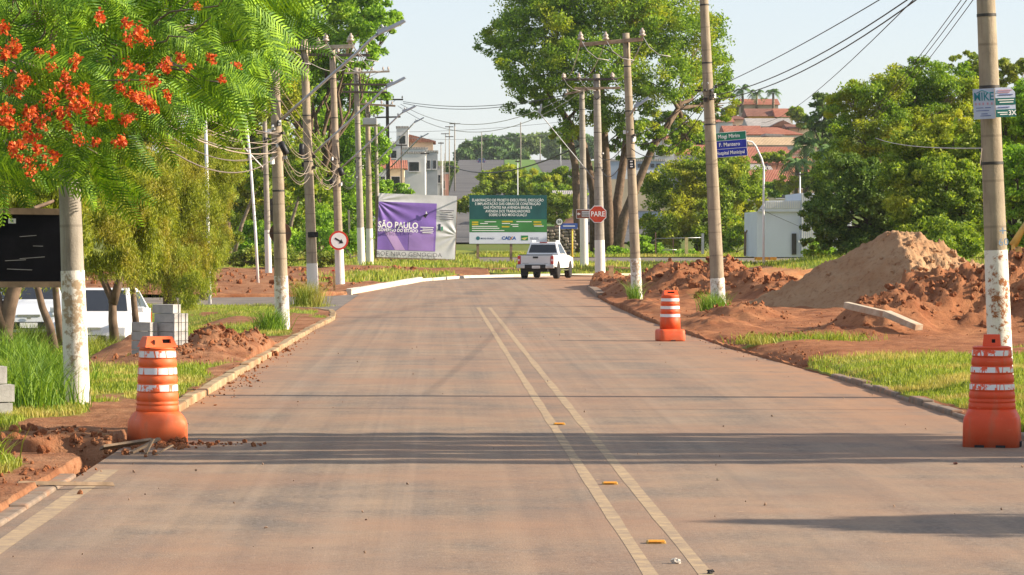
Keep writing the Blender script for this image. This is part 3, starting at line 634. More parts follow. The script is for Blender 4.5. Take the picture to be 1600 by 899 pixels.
crossarm('L5', 538, 115, 609, 112, ARMC, (.1, .35, .62, .86, .97)); crossarm('L5', 535, 132, 606, 133, ARMD, (.05, .42, .58, .8, .97), brace=False, down=True); crossarm('L5', 535, 144, 605, 145, ARMD, (.05, .42, .58, .8), brace=False, down=True)
crossarm('L6', 563, 163, 618, 166, ARMW, (.15, .6, .9))
crossarm('L7', 581, 156, 630, 156, ARMD, (.05, .3, .68, .97)); crossarm('L7', 586, 184, 626, 183, ARMD, (.1, .9), brace=False)
crossarm('LB', 390, 156, 424, 155, ARMW, (.1, .85)); crossarm('LB', 388, 176, 424, 177, ARMW, (.1,), brace=False)
crossarm('R3', 905, 71, 1004, 62, ARMW, ()); crossarm('R4', 878, 125, 964, 124, ARMD, (.05, .3, .93), brace=False); crossarm('R4', 897, 139, 968, 138, ARMW, ()); crossarm('R5', 882, 148, 930, 138, ARMW, (.1, .4), brace=True)
def drop_loop(key, x, y):
    """pale horn-shaped surge arrester and its drop lead on a crossarm"""
    e = POLES[key]['e']; a = loc_on(key, x, y); a.y = -.3; s = POLES[key]['s']
    o = insulator(e, a, .32, .1, PORC, 'surge_arrester')
    MB().tube([a + Vector((.02, -.02, .05)), a + Vector((.18, -.04, -.25)), a + Vector((.45, -.05, -.48)), a + Vector((.8, -.05, -.55))], .012, 5).build('drop_lead', WIREA, e)
for x, y in ((907, 68), (946, 68), (1003, 62)): drop_loop('R3', x, y)
for x, y in ((443, 74), (510, 70), (549, 70)): drop_loop('L3', x, y)
for x, y in ((880, 125), (904, 125), (956, 124)): drop_loop('R4', x, y)
lamp_arm('L2', 440, 187, 592, 54, .66); lamp_arm('L3', 488, 242, 606, 136, .62); lamp_arm('L4', 534, 262, 630, 176, .6); lamp_arm('L6', 584, 258, 648, 192, .7, .045); lamp_arm('L7', 610, 262, 656, 216, .8, .05)
lamp_arm('R4', 936, 290, 843, 178, .5, .024, mat=LEDG) ; lamp_arm('R3', 983, 182, 992, 168, .5, .035)
tr = empty('transformer', P(578, 190, 194.6), (0, 0, 0), 'grey box transformer hung on pole by purple billboard', 'transformer')
MB().box((0, 0, 0), (.85, .6, .42)).build('tank', LEDG, tr, bevel=.03)
for dx in (-.25, 0, .25): insulator(tr, (dx, 0, .21), .3, .07, DARKM, 'bushing')
MB().box((0, 0, -.26), (1.3, .12, .1)).build('support_beam', ARMC, tr)
# old globe lamp on the back pole
b = loc_on('LB', 411, 262); a = loc_on('LB', 342, 196); a.y = b.y = -.3
ga = MB().tube([b, b.lerp(a, .5) + Vector((0, 0, .12)), a], .035, 8).build('lamp_arm', WHITEM, POLES['LB']['e'])
mb = MB(); mb.lathe([(.05, .1), (.18, .08), (.2, -.02), (.16, -.14), (.05, -.2)], 14, c=a + Vector((-.1, 0, 0))); mb.build('globe_lamp', M('old_lamp', (0.62, 0.58, 0.5), .5), POLES['LB']['e'])
hardware('L2', 436, 220, 13, .45, 3); hardware('L3', 484, 246, 9, .5, 4); hardware('L4', 528, 268, 8, .6, 5); hardware('L5', 562, 256, 8, .8, 6); hardware('R2', 1108, 143, 12, .24, 7); hardware('R3', 985, 218, 8, .35, 8); hardware('L8', 589, 250, 6, 1.0, 9); hardware('R4', 935, 250, 5, 1.0, 10)
closure('L2', 439, 222, 449, 242); closure('L3', 472, 225, 471, 245, .08); closure('L4', 521, 290, 517, 280, .1); closure('L4', 531, 262, 535, 275, .11); closure('L2', 418, 219, 413, 220)
def plate(parent, loc, w_, h_, mat, th=.012, name='plate', rot=None): return MB().box((0, 0, 0), (w_, th, h_)).build(name, mat, parent, loc, rot)
pl = plate(POLES['R3']['e'], loc_on('R3', 986, 257) + Vector((0, -.19, 0)), .19, .26, BLACKI, name='number_plate')
for dz in (-.07, .0, .08): MB().box((0, -.01, dz), (.08, .004, .035)).build('digit', WHITEP, pl)
plate(POLES['L3']['e'], loc_on('L3', 488.5, 367) + Vector((.02, -.19, 0)), .3, .16, BLACKI, name='band_plate')
# faint blue chalk numbers on the near right pole
e = POLES['R1']['e']; CHALK = M('blue_chalk', (0.40, 0.55, 0.75), .9, bump=0)
for txt, px, py, sz in (('+', 1561, 362, .17), ('60', 1562, 379, .13)):
    lo = loc_on('R1', px, py); lettering(txt, sz, CHALK, e, (lo.x + .02, -.158, lo.z))
# notices tied round the near right pole
NOT1 = M('blueish_board', (0.46, 0.50, 0.64), .6, var=.1, scale=5); TEAL = M('teal_print', (0.008, 0.11, 0.10), .6, bump=0); INK = M('blue_ink', (0.10, 0.13, 0.32), .7, bump=0); PINK = M('pink_print', (0.55, 0.30, 0.38), .7, bump=0); CYANT = M('cyan_print', (0.03, 0.22, 0.28), .6, bump=0)
sN = 40 / FPX
def notice(px0, px1, py0, py1, yaw, label, roll):
    c = P((px0 + px1) / 2, (py0 + py1) / 2, 39.76); e = empty('paper_notice', c, (0, R(roll), R(yaw)), label, 'notice', 'notices on the near right pole')
    w_, h_ = (px1 - px0) * sN, (py1 - py0) * sN; return e, w_, h_
e, w_, h_ = notice(1521, 1554, 139, 186, -8, 'pale blue MIKE notice with roof outline on near right pole', -2.5)
MB().box((0, 0, 0), (w_, .012, h_)).build('board', NOT1, e)
lettering('MIKE', .145, CYANT, e, (-.0, -.008, .085), bold=.002, sx=.78)
mb = MB(); mb.tube([(-.09, -.008, .135), (-.02, -.008, .168), (.09, -.008, .125)], .005, 5); mb.build('roof_outline', CYANT, e)
for i, x in enumerate((-.1, -.055, -.01, .045, .095)): MB().box((x, -.009, .0), (.02, .004, .03)).build('small_print', PINK, e)
for z, x0, x1 in ((-.05, -.1, -.01), (-.05, .01, .08), (-.085, -.1, .06), (-.125, -.04, .04), (-.15, -.05, .08)): MB().box(((x0 + x1) / 2, -.009, z), (x1 - x0, .004, .008)).build('small_print', INK, e)
e, w_, h_ = notice(1554.6, 1587, 137, 183, 10, 'white and teal striped notice on near right pole reading 3X', -2.5)
MB().prism([(-w_ / 2, -h_ / 2), (w_ / 2, -h_ / 2), (w_ / 2, h_ / 2 - .06), (w_ / 2 - .06, h_ / 2), (-w_ / 2, h_ / 2)], -.006, .006).build('board', NOT1, e)
MB().box((0, -.0085, .012), (w_, .004, .085)).build('teal_band', TEAL, e); MB().box((0, -.0085, -.135), (w_, .004, .095)).build('teal_band', TEAL, e)
lettering('3X', .085, WHITEP, e, (.08, -.0115, -.135), bold=.002)
for z, x0, x1, m_ in ((.15, -.09, .09, PINK), (.125, -.1, .06, PINK), (.095, -.08, .1, INK), (.03, -.1, .11, WHITEP), (.0, -.08, .1, WHITEP), (-.06, -.1, .05, INK), (-.125, -.11, .02, WHITEP), (-.15, -.08, .02, WHITEP)):
    MB().box(((x0 + x1) / 2, -.0115, z), (x1 - x0, .004, .011)).build('small_print', m_, e)
# ------------------------------------------------------------------ signs on poles
BACK = M('sign_back', (0.10, 0.055, 0.035), .7, var=.3, scale=6)
e = empty('round_sign', P(437, 364.5, 67.3), (0, 0, 0), 'dark brown back of a round sign strapped to left pole', 'traffic sign')
MB().lathe([(.232, .15), (.235, .158), (.232, .166)], 32, axis='Y', c=(0, .12, 0)).build('disc', BACK, e); MB().box((0, -.17, 0), (.5, .02, .02)).build('strap', DARKM, e)
ec = P(529.5, 376, 124.7); e = empty('round_sign', ec + Vector((0, -.2, 0)), (0, 0, R(4)), 'white round sign with red ring and black arrow pointing down right', 'traffic sign')
MB().lathe([(.375, 0), (.375, .02)], 36, axis='Y', c=(0, -.02, 0)).build('disc', REDP, e)
MB().lathe([(.30, 0), (.30, .004)], 36, axis='Y', c=(0, -.0245, 0)).build('white_face', WHITEP, e)
a_ = -31; ar = MB(); ar.box((-.045, 0, 0), (.25, .004, .065)); ar.prism([(.06, -.10), (.21, 0), (.06, .10)], -.002, .002)
ar.build('arrow', BLACKI, e, (0, -.028, .0), (0, R(-a_), 0))
e = empty('stop_sign', P(934, 335, 153.5), (0, 0, R(2)), 'red octagonal PARE stop sign with white border on thick pole', 'traffic sign')
octo = lambda r: [(r * math.cos(R(22.5 + 45 * i)), r * math.sin(R(22.5 + 45 * i))) for i in range(8)]
MB().prism(octo(.445), -.01, .01).build('border', WHITEP, e); MB().prism(octo(.41), -.016, -.011).build('red_face', M('stop_red', (0.50, 0.055, 0.022), .6, var=.15, scale=5), e)
lettering('PARE', .345, WHITEP, e, (0, -.019, 0), bold=.006, sx=.86); MB().box((0, .16, 0), (.1, .3, .05)).build('bracket', DARKM, e)
BROWN = M('sign_brown', (0.22, 0.07, 0.04), .6)
e = empty('arrow_sign', P(913, 334.5, 186), (0, 0, 0), 'brown sign with white left arrow behind the stop sign', 'traffic sign'); MB().box((0, 0, 0), (.93, .02, .54)).build('border', WHITEP, e); MB().box((0, -.013, 0), (.88, .008, .49)).build('brown_face', BROWN, e)
aw = MB(); aw.prism([(-.42, 0), (-.33, -.1), (-.33, .1)], -.004, .004); aw.box((-.29, 0, 0), (.1, .008, .08)); aw.build('arrow', WHITEP, e, (0, -.02, 0)); MB().box((.1, -.019, 0), (.5, .005, .32)).build('text_panel', M('pale_blue_grey', (0.55, 0.57, 0.60), .6), e)
for z in (.07, -.02, -.1): 
    for k in range(4): MB().box((-.08 + k * .12, -.023, z), (.09, .004, .04)).build('small_print', BACK, e)
MB().box((0, .12, 0), (.06, .22, .05)).build('bracket', DARKM, e)
# speed sign and blue street name sign further back
def on_ground(px, Y): x = (px - VX) * Y / FPX; return Vector((x, Y, ztf(x, Y)))
g = on_ground(874, 200); e = empty('speed_sign', g, (0, 0, 0), 'small round 50 speed sign on thin white post', 'traffic sign'); c = P(874, 347, 200) - g
MB().tube([(0, 0, -.2), (0, 0, c.z + .1)], .03, 8).build('post', WHITEM, e); MB().lathe([(.24, 0), (.24, .02)], 24, axis='Y', c=(0, -.06, c.z)).build('ring', BLACKI, e); MB().lathe([(.2, 0), (.2, .004)], 24, axis='Y', c=(0, -.065, c.z)).build('white_face', WHITEP, e); lettering('50', .24, BLACKI, e, (0, -.068, c.z), bold=.006)
g = on_ground(894, 215); e = empty('street_sign', g, (0, 0, 0), 'blue street name sign on yellow post near the pickup', 'traffic sign'); c = P(889, 353.5, 215) - g
MB().tube([(0, 0, -.2), (0, 0, c.z)], .06, 8).build('post', M('yellow_paint', (0.75, 0.48, 0.05), .6), e); MB().box((c.x, -.08, c.z), (1.15, .03, .38)).build('blue_face', M('sign_blue', (0.07, 0.14, 0.42), .55), e); MB().box((c.x, -.098, c.z), (.8, .004, .08)).build('small_print', WHITEP, e)
# green and blue direction sign on its bent white post
g = on_ground(1193, 150); g.z = .1; e = empty('direction_sign', g, (0, 0, 0), 'green and blue direction sign on bent white post, Hospital Municipal', 'direction sign'); L = lambda px, py, dy=0: P(px, py, 150 + dy) - g
MB().tube([(0, 0, -.3), L(1193, 330), L(1193.5, 262), L(1190, 248), L(1181, 229), L(1175, 222), L(1165, 220.5), L(1130, 224)], [.05, .05, .047, .045, .042, .04, .038, .036], 10).build('post', WHITEM, e)
sgc = L(1139, 226, -.15); pan = MB().box((0, 0, 0), (1.68, .025, 1.17)).build('panel', WHITEP, e, sgc, (0, R(-4.5), 0))
SG = M('direction_green', (0.005, 0.17, 0.10), .5, bump=0); SB = M('direction_blue', (0.012, 0.025, 0.30), .5, bump=0)
for i, (z, m_, tx) in enumerate(((.385, SG, 'Mogi Mirim'), (0, SB, 'F. Mantero'), (-.385, SB, 'Hospital Municipal'))):
    st = MB().box((0, -.016, z), (1.63, .008, .36)).build('strip', m_, pan); lettering(tx, .25 if i < 2 else .235, WHITEP, st, (.02 if i < 2 else .03, -.022, z), bold=.003, sx=.78 if i == 2 else .9)
# ------------------------------------------------------------------ dark board at left
e = empty('dark_board', P(44, 450, 38.3), (0, 0, 0), 'black sheeted board with wooden top rail beside the thick pole', 'board')
wB = 2.3; MB().box((-.75, 0, .46), (wB, .03, .86)).build('sheet', M('black_sheet', (0.005, 0.005, 0.008), .7, 0, .12, .4, 3, .2, ((0.012, 0.012, 0.016), .8)), e)
MB().box((-.75, -.02, .915), (wB, .07, .075)).build('top_rail', WOODD, e, rot=(0, R(.8), 0)); MB().box((-.75, -.01, .04), (wB, .05, .07)).build('bottom_rail', WOODD, e)
st = MB().box((-.19, -.018, .80), (.09, .004, .058)).build('sticker', WHITEP, e); MB().box((-.19, -.022, .80), (.03, .003, .03)).build('small_print', INK, st)
for x, z, l_ in ((.05, .36, .3), (-.15, .33, .25), (.12, .5, .12), (-.1, .22, .3), (.0, .62, .2)): MB().box((x, -.0165, z), (l_, .003, .006), (0, random.uniform(-.1, .1), 0)).build('scratch', M('scratch', (0.35, 0.34, 0.33), .7, bump=0), e)
MB().box((-1.6, .06, -.35), (.09, .09, 2.2)).build('post', WOODD, e); MB().box((-.75, .05, .45), (.07, .06, 3.6)).build('post', WOODD, e, (-.55, .0, -.85))
# ------------------------------------------------------------------ lamp posts, stakes
def lamppost(bx, by, Y, pts, label, r=.055):
    b = P(bx, by, Y); b.z = max(b.z, -.2); e = empty('lamp_post', b, (0, 0, 0), label, 'lamp post', 'white curved lamp posts')
    MB().tube([(0, 0, -.1)] + [P(x, y, Y) - b for x, y in pts], [r] + [r * (1 - .4 * i / len(pts)) for i in range(len(pts))], 10).build('post', WHITEM, e)
    t_ = P(*pts[-1], Y) - b; mb = MB(); mb.lathe([(.03, .05), (.13, .03), (.15, -.05), (.06, -.1)], 12, c=t_); mb.build('lamp_head', LEDG, e)
lamppost(328, 474, 98, [(326, 400), (323, 260), (321, 190), (324, 168), (331, 154), (343, 148)], 'slim white lamp post standing in the willow leaves')
lamppost(404, 452, 128, [(399, 360), (391, 250), (385, 190), (379, 162), (370, 150), (356, 146)], 'leaning white lamp post beside the red earth')
def stake(px, py, py1, w_, mat, label, lean=0):
    b = gp(px, py); b.z = .05; s = FPX / b.y; H = (py - py1) / s + .1; e = empty('wooden_stake', b, (0, R(lean), 0), label, 'stake', 'survey stakes')
    mb = MB(); mb.box((0, 0, H / 2 - .1), (w_, w_ * .8, H + .1), taper=(.9, .9)); mb.build('shaft', mat, e); MB().box((0, 0, H - .03), (w_ * 1.06, w_ * .86, .05)).build('painted_tip', REDP if mat is WOOD else mat, e)
stake(523, 459, 428, .09, WOOD, 'thin wooden stake in red earth by the arrow sign pole', -4)
stake(955, 452, 421, .2, STAKE, 'square timber stake by right kerb bend')
stake(548, 421, 332, .14, CONC2, 'plain grey post between arrow sign pole and billboard', -2)
# ------------------------------------------------------------------ vegetation
BARK = M('bark_brown', (0.16, 0.11, 0.075), .95, var=.45, scale=5, bump=.6); BARKG = M('bark_grey', (0.22, 0.17, 0.13), .95, var=.4, scale=4, bump=.5); BARKD = M('bark_dark', (0.09, 0.065, 0.045), .95, var=.4, scale=4, bump=.5)
F_BIG = leafmat('leaf_big_tree', (0.055, 0.125, 0.010), (0.165, 0.24, 0.016), (0.25, 0.27, 0.014), .5, .28)
F_BRIGHT = leafmat('leaf_bright', (0.075, 0.17, 0.012), (0.18, 0.29, 0.02), (0.20, 0.30, 0.02), .45, .35)
F_MID = leafmat('leaf_mid', (0.075, 0.145, 0.011), (0.20, 0.25, 0.022), (0.27, 0.275, 0.022), .5, .3)
F_DARK = leafmat('leaf_dark', (0.035, 0.085, 0.015), (0.10, 0.15, 0.02), (0.085, 0.125, 0.02), .3, .35)
F_OLIVE = leafmat('leaf_olive', (0.075, 0.125, 0.014), (0.175, 0.215, 0.026), (0.17, 0.19, 0.02), .4, .6)
F_WILLOW = leafmat('leaf_willow', (0.10, 0.14, 0.010), (0.23, 0.245, 0.020), (0.23, 0.205, 0.025), .45, .9)
F_FAR = leafmat('leaf_far', (0.04, 0.085, 0.028), (0.08, 0.135, 0.04), (0.10, 0.14, 0.04), .3, .08)
F_PALM = leafmat('leaf_palm', (0.035, 0.085, 0.022), (0.085, 0.135, 0.035), None, .3, .5)
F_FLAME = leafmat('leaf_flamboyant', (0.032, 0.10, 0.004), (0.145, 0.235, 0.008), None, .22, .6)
F_FLAMESHADE = leafmat('leaf_flamboyant_shaded', (0.02, 0.06, 0.003), (0.045, 0.10, 0.005), None, .2, .6)  # same leaf in a darker green, crown shade put into the colour
F_GRASS = leafmat('grass_blade', (0.075, 0.125, 0.010), (0.21, 0.235, 0.025), (0.27, 0.22, 0.06), .4, .5)
F_GRASSD = leafmat('grass_dark', (0.05, 0.12, 0.012), (0.15, 0.22, 0.02), None, .35, .5)
def rquads(C, L, W, up=.35, droop=0.0, seed=0):
    """leaf quads (diamonds) at centres C"""
    g = np.random.default_rng(seed); n = len(C); L = np.broadcast_to(L, n)[:, None]; W = np.broadcast_to(W, n)[:, None]
    N = g.normal(size=(n, 3)); N[:, 2] = np.abs(N[:, 2]) + up; N /= np.linalg.norm(N, axis=1)[:, None]
    A = g.normal(size=(n, 3)); A[:, 2] -= droop; A -= N * np.sum(A * N, 1)[:, None]; A /= np.linalg.norm(A, axis=1)[:, None] + 1e-9
    B = np.cross(N, A)
    V = np.stack([C - A * L / 2, C + B * W / 2 - A * L * .08, C + A * L / 2, C - B * W / 2 - A * L * .08], 1).reshape(-1, 3)
    return V, np.arange(4 * n).reshape(n, 4)
def crown_points(lobes, n, sub=26, tight=.34, seed=0, shell=.55, flat=.75):
    """points grouped in sub-clumps spread over the lobes"""
    g = np.random.default_rng(seed); lob = np.array(lobes, float); vol = (lob[:, 3] * lob[:, 4] * lob[:, 5]) ** .72; vol /= vol.sum(); out = []; cen = []
    for lb, f in zip(lob, vol):
        k = max(6, int(sub * len(lob) * f)); m = max(40, int(n * f / k))
        d = g.normal(size=(k, 3)); d /= np.linalg.norm(d, axis=1)[:, None]; r = shell + (1 - shell) * g.random(k) ** .6; r *= g.uniform(.8, 1.12, k)
        c = lb[:3] + d * r[:, None] * lb[3:6]; sr = lb[3:6].mean() * tight * g.uniform(.6, 1.25, k)
        q = g.normal(size=(k, m, 3)); q /= np.linalg.norm(q, axis=2)[..., None]; q *= (g.random((k, m, 1)) ** .45) * sr[:, None, None] * np.array([1.15, 1.15, flat])
        out.append((c[:, None, :] + q).reshape(-1, 3)); cen.append(c)
    return np.concatenate(out), np.concatenate(cen)
def limb(mb, a, b, r0, r1, seed, n=6, wob=.06, sides=7):
    g = random.Random(seed); a = Vector(a); b = Vector(b); L = (b - a).length; pts = []; rad = []
    for i in range(n + 1):
        t_ = i / n; k = math.sin(math.pi * t_) * wob * L
        pts.append(a.lerp(b, t_) + Vector((g.uniform(-k, k), g.uniform(-k, k), g.uniform(-.3 * k, k)))); rad.append(r0 + (r1 - r0) * t_ ** .8)
    mb.tube(pts, rad, sides); return pts
def tree(name, label, base, lobes, n, leaf, fm, bm=BARK, trunks=None, r=.22, group=None, fork=.35, sub=26, tight=.34, seed=1, limbs=True, up=.0, cat='tree', shell=.55, twig=0):
    """lobes: (x, y, z, rx, ry, rz) in world; trunks: list of polylines in world or None"""
    e = empty(name, base, (0, 0, 0), label, cat, group); b = Vector(base); mb = MB()
    C, cen = crown_points(lobes, n, sub, tight, seed, shell); g = random.Random(seed)
    top = sum((Vector(l[:3]) for l in lobes), Vector()) / len(lobes)
    if trunks is None:
        f = b.lerp(top, fork); f.x = b.x * .7 + f.x * .3; trunks = [[b - Vector((0, 0, .3)), b.lerp(f, .5) + Vector((g.uniform(-.05, .05) * r * 8, 0, 0)), f]]
    tips = []
    for tr_ in trunks:
        tr_ = [Vector(q) for q in tr_]; m = len(tr_); mb.tube([q - b for q in tr_], [r * (1 - .5 * i / (m - 1)) for i in range(m)], 10); tips.append(tr_[-1])
    if limbs:
        for i, l in enumerate(lobes):
            c = Vector(l[:3]); tp = min(tips, key=lambda q: (q - c).length); pts = limb(mb, tp - b, c - b, r * .45, r * .10, seed * 31 + i)
            near = cen[np.argsort(np.linalg.norm(cen - np.array(l[:3]), axis=1))[:4 + twig]]
            for j, q in enumerate(near): limb(mb, pts[3 + j % 3], Vector(q) - b, r * .16, r * .03, seed * 91 + i * 7 + j, 4, .08, 5)
    mb.build('trunk', bm, e)
    g2 = np.random.default_rng(seed + 5); L = leaf * g2.uniform(.65, 1.35, len(C)); V, F = rquads(C - np.array(b), L, L * .5, up, 0, seed + 9)
    link('crown', np_mesh('crown', V, F, fm), e); return e
def PL(px, py, Y, rx, ry, dz=None):
    """crown lobe given where the photo shows it: centre and half axes in photo pixels at distance Y"""
    c = P(px, py, Y); k = Y / FPX; return (c.x, c.y, c.z, rx * k, (rx + ry) / 2 * k, ry * k)
def gpt(px, Y): x = (px - VX) * Y / FPX; return (x, Y, ztf(x, Y))
# big multi-stemmed tree in the middle
Yb = 240
lob = [PL(930, 10, Yb, 140, 60), PL(850, 45, Yb - 3, 80, 45), PL(795, 60, Yb + 2, 58, 38), PL(1010, 40, Yb - 3, 90, 52), PL(1085, 70, Yb, 62, 60), PL(1110, 125, Yb + 3, 42, 48), PL(840, 110, Yb - 4, 75, 45), PL(925, 105, Yb - 6, 85, 50), PL(1030, 125, Yb - 4, 70, 45),
       PL(835, 160, Yb, 42, 28), PL(900, 175, Yb - 3, 62, 38), PL(985, 185, Yb - 3, 55, 36), PL(1060, 185, Yb + 2, 48, 30), PL(1075, 225, Yb + 3, 36, 24), PL(880, 215, Yb, 26, 22), PL(1030, 222, Yb - 2, 34, 26), PL(1130, 165, Yb + 4, 26, 34), PL(960, 235, Yb + 3, 26, 22), PL(865, -20, Yb, 90, 45), PL(1030, -20, Yb, 90, 45)]
tk = [[P(908, 402, Yb - 1), P(903, 340, Yb - 1), P(899, 260, Yb - 1), P(885, 190, Yb - 1)], [P(950, 402, Yb), P(951, 330, Yb), P(946, 230, Yb), P(940, 140, Yb)],
      [P(968, 402, Yb + 1), P(964, 320, Yb + 1), P(976, 240, Yb + 1), P(985, 160, Yb + 1)], [P(962, 402, Yb - 1), P(975, 340, Yb - 1), P(995, 290, Yb - 1), P(1020, 230, Yb - 1), P(1060, 170, Yb - 1)], [P(930, 402, Yb + 2), P(928, 300, Yb + 2), P(910, 220, Yb + 2), P(860, 150, Yb + 2)]]
tree('spreading_tree', 'huge multi-stemmed tree towering behind the stop sign pole', gpt(935, Yb), lob, 125000, .24, F_BIG, BARK, tk, .42, sub=60, tight=.26, seed=11, shell=.45, twig=4)
# row of trees on the left behind the poles
GL = 'tall trees behind the left poles'
Yl = 215
tree('tall_tree', 'tall light green tree reaching above the left lamp arms', gpt(500, Yl), [PL(500, 20, Yl, 90, 50), PL(570, 20, Yl - 2, 55, 38), PL(605, 30, Yl, 28, 24), PL(460, 70, Yl, 70, 40), PL(545, 75, Yl - 2, 50, 32), PL(585, 62, Yl, 30, 26), PL(520, 110, Yl, 45, 28), PL(420, 30, Yl, 70, 50), PL(380, 10, Yl, 60, 60), PL(450, -20, Yl, 90, 50), PL(560, -20, Yl, 70, 40), PL(420, 90, Yl, 60, 40)], 62000, .27, F_BRIGHT, BARK, None, .35, GL, sub=46, tight=.26, seed=21, shell=.4)
tree('broad_tree', 'broad bright green tree between the left crossarm poles', gpt(545, 228), [PL(535, 165, 228, 52, 45), PL(575, 150, 230, 30, 36), PL(500, 210, 226, 50, 45), PL(560, 230, 226, 42, 50), PL(530, 290, 225, 55, 50), PL(585, 290, 230, 22, 50), PL(480, 160, 228, 40, 36), PL(555, 345, 226, 40, 38), PL(500, 340, 226, 40, 40), PL(460, 110, 228, 50, 40), PL(520, 120, 228, 50, 36)], 62000, .26, F_BRIGHT, BARK, None, .3, GL, sub=46, tight=.28, seed=22)
tree('broad_tree', 'dense deep green tree behind the two curved lamp posts', gpt(430, 200), [PL(430, 150, 210, 55, 50), PL(400, 210, 208, 50, 50), PL(450, 240, 208, 50, 50), PL(410, 290, 208, 55, 45), PL(470, 310, 210, 45, 45), PL(365, 240, 210, 45, 50), PL(430, 340, 206, 50, 40), PL(370, 310, 208, 40, 45), PL(390, 120, 212, 60, 50), PL(440, 90, 212, 50, 40)], 60000, .27, F_MID, BARKD, None, .28, GL, sub=46, tight=.28, seed=23)
tree('tall_tree', 'olive green tree rising behind the flame tree branches', gpt(300, 150), [PL(300, 190, 150, 60, 50), PL(250, 130, 150, 70, 55), PL(340, 230, 150, 40, 50), PL(370, 170, 152, 45, 50), PL(200, 190, 150, 60, 55), PL(330, 100, 150, 60, 50), PL(140, 150, 150, 60, 60)], 36000, .20, F_OLIVE, BARKD, None, .22, GL, sub=26, tight=.32, seed=24)
tree('broad_tree', 'yellow green tree low behind the willows', gpt(330, 140), [PL(330, 290, 140, 36, 50), PL(300, 330, 140, 40, 45), PL(345, 360, 140, 28, 40), PL(220, 280, 140, 60, 50), PL(120, 270, 140, 60, 55), PL(40, 260, 140, 60, 60)], 28000, .19, F_OLIVE, BARKD, None, .2, GL, sub=26, tight=.34, seed=25)
tree('slender_tree', 'slender bare trunk at the red earth edge', gpt(357, 185), [PL(356, 255, 185, 28, 36), PL(345, 215, 185, 26, 30)], 4000, .26, F_MID, BARK, [[P(359, 412, 185), P(356, 340, 185), P(354, 260, 185)]], .17, GL, seed=26)
tree('slender_tree', 'leaning thin trunk crossing behind the lamp post', gpt(365, 188), [PL(410, 280, 188, 26, 30)], 3000, .26, F_MID, BARKG, [[P(363, 408, 188), P(378, 350, 188), P(392, 315, 188), P(408, 285, 188)]], .13, GL, seed=27)
tree('slender_tree', 'thin trunk leaning right behind the round sign back', gpt(446, 195), [PL(478, 280, 195, 26, 30)], 3000, .26, F_MID, BARKG, [[P(447, 398, 195), P(456, 345, 195), P(468, 305, 195), P(478, 285, 195)]], .12, GL, seed=28)
def bush(label, px, Y, lobes, n, leaf, fm, seed, group=None, name='bush'):
    return tree(name, label, gpt(px, Y), [PL(*l) for l in lobes], n, leaf, fm, BARKD, None, .08, group, fork=.3, sub=18, tight=.42, seed=seed, cat='bush')
tree('broad_tree', 'shaded green tree filling the gap behind the leaning trunks', gpt(400, 232), [PL(400, 270, 232, 55, 50), PL(460, 280, 232, 50, 55), PL(360, 300, 232, 45, 55), PL(430, 350, 232, 60, 45), PL(490, 350, 232, 40, 45), PL(360, 370, 232, 45, 36), PL(520, 250, 234, 40, 60), PL(350, 200, 234, 50, 60)], 50000, .27, F_MID, BARKD, None, .3, GL, sub=40, tight=.3, seed=29)
bush('low bright green shrubs behind the leaning lamp post', 450, 190, [(400, 370, 190, 30, 28), (450, 375, 190, 40, 26), (500, 380, 190, 36, 24), (380, 395, 190, 30, 18)], 9000, .22, F_BRIGHT, 31)
bush('bright green shrub filling the gap behind the arrow sign', 545, 192, [(535, 375, 200, 26, 24), (510, 350, 200, 30, 30), (565, 385, 228, 18, 22)], 6000, .22, F_BRIGHT, 32)
bush('pale grassy shrub at the foot of the left trees', 420, 180, [(420, 402, 180, 50, 12), (500, 404, 180, 40, 10), (370, 405, 180, 30, 10)], 6000, .2, F_OLIVE, 33)
# ---- willows by the parked cars
def willow(label, base, trunk, lobes, n, seed, r=.10):
    e = empty('willow_tree', base, (0, 0, 0), label, 'tree', 'willows by the parked cars'); b = Vector(base); mb = MB(); g = np.random.default_rng(seed)
    tops = []
    for tr_ in trunk:
        mb.tube([Vector(q) - b for q in tr_], [r * (1 - .45 * i / (len(tr_) - 1)) for i in range(len(tr_))], 10); tops.append(Vector(tr_[-1]))
    for i, l in enumerate(lobes):
        c = Vector(l[:3]); tp = min(tops, key=lambda q: (q - c).length); limb(mb, tp - b, c - b, r * .5, r * .12, seed + i, 5, .08)
    mb.build('trunk', BARK, e)
    C, cen = crown_points(lobes, n // 9, 30, .3, seed, .35)
    # hanging strands: leaves strung down from each point
    k = 9; Lst = g.uniform(.2, .5, len(C)); T = np.linspace(0, 1, k)[None, :, None]; drift = g.normal(size=(len(C), 1, 3)) * np.array([.09, .09, 0])
    S = C[:, None, :] + drift * T + np.array([0, 0, -1]) * (Lst[:, None, None] * T) + g.normal(size=(len(C), k, 3)) * .016; S = S.reshape(-1, 3) - np.array(b)
    V, F = rquads(S, g.uniform(.06, .11, len(S)), g.uniform(.014, .024, len(S)), -.3, 2.2, seed + 3)
    link('crown', np_mesh('crown', V, F, F_WILLOW), e)
    return e
wz = lambda px, py, Y: P(px, py, Y)
def wb(px, py): Y = gY(py); return P(px, py, Y)
Yw = 63
willow('willow with forked trunk in front of the white hatchback', wz(180, 533, 64), [[wz(180, 538, 64), wz(176, 500, 64), wz(176, 470, 64), wz(160, 435, 64), wz(150, 415, 64)], [wz(176, 475, 64), wz(186, 440, 64), wz(188, 380, 64)]],
       [PL(190, 300, 64, 50, 55), PL(160, 350, 63, 40, 42), PL(220, 350, 64, 40, 50), PL(180, 395, 63, 45, 22), PL(200, 250, 65, 50, 40)], 26000, 41)
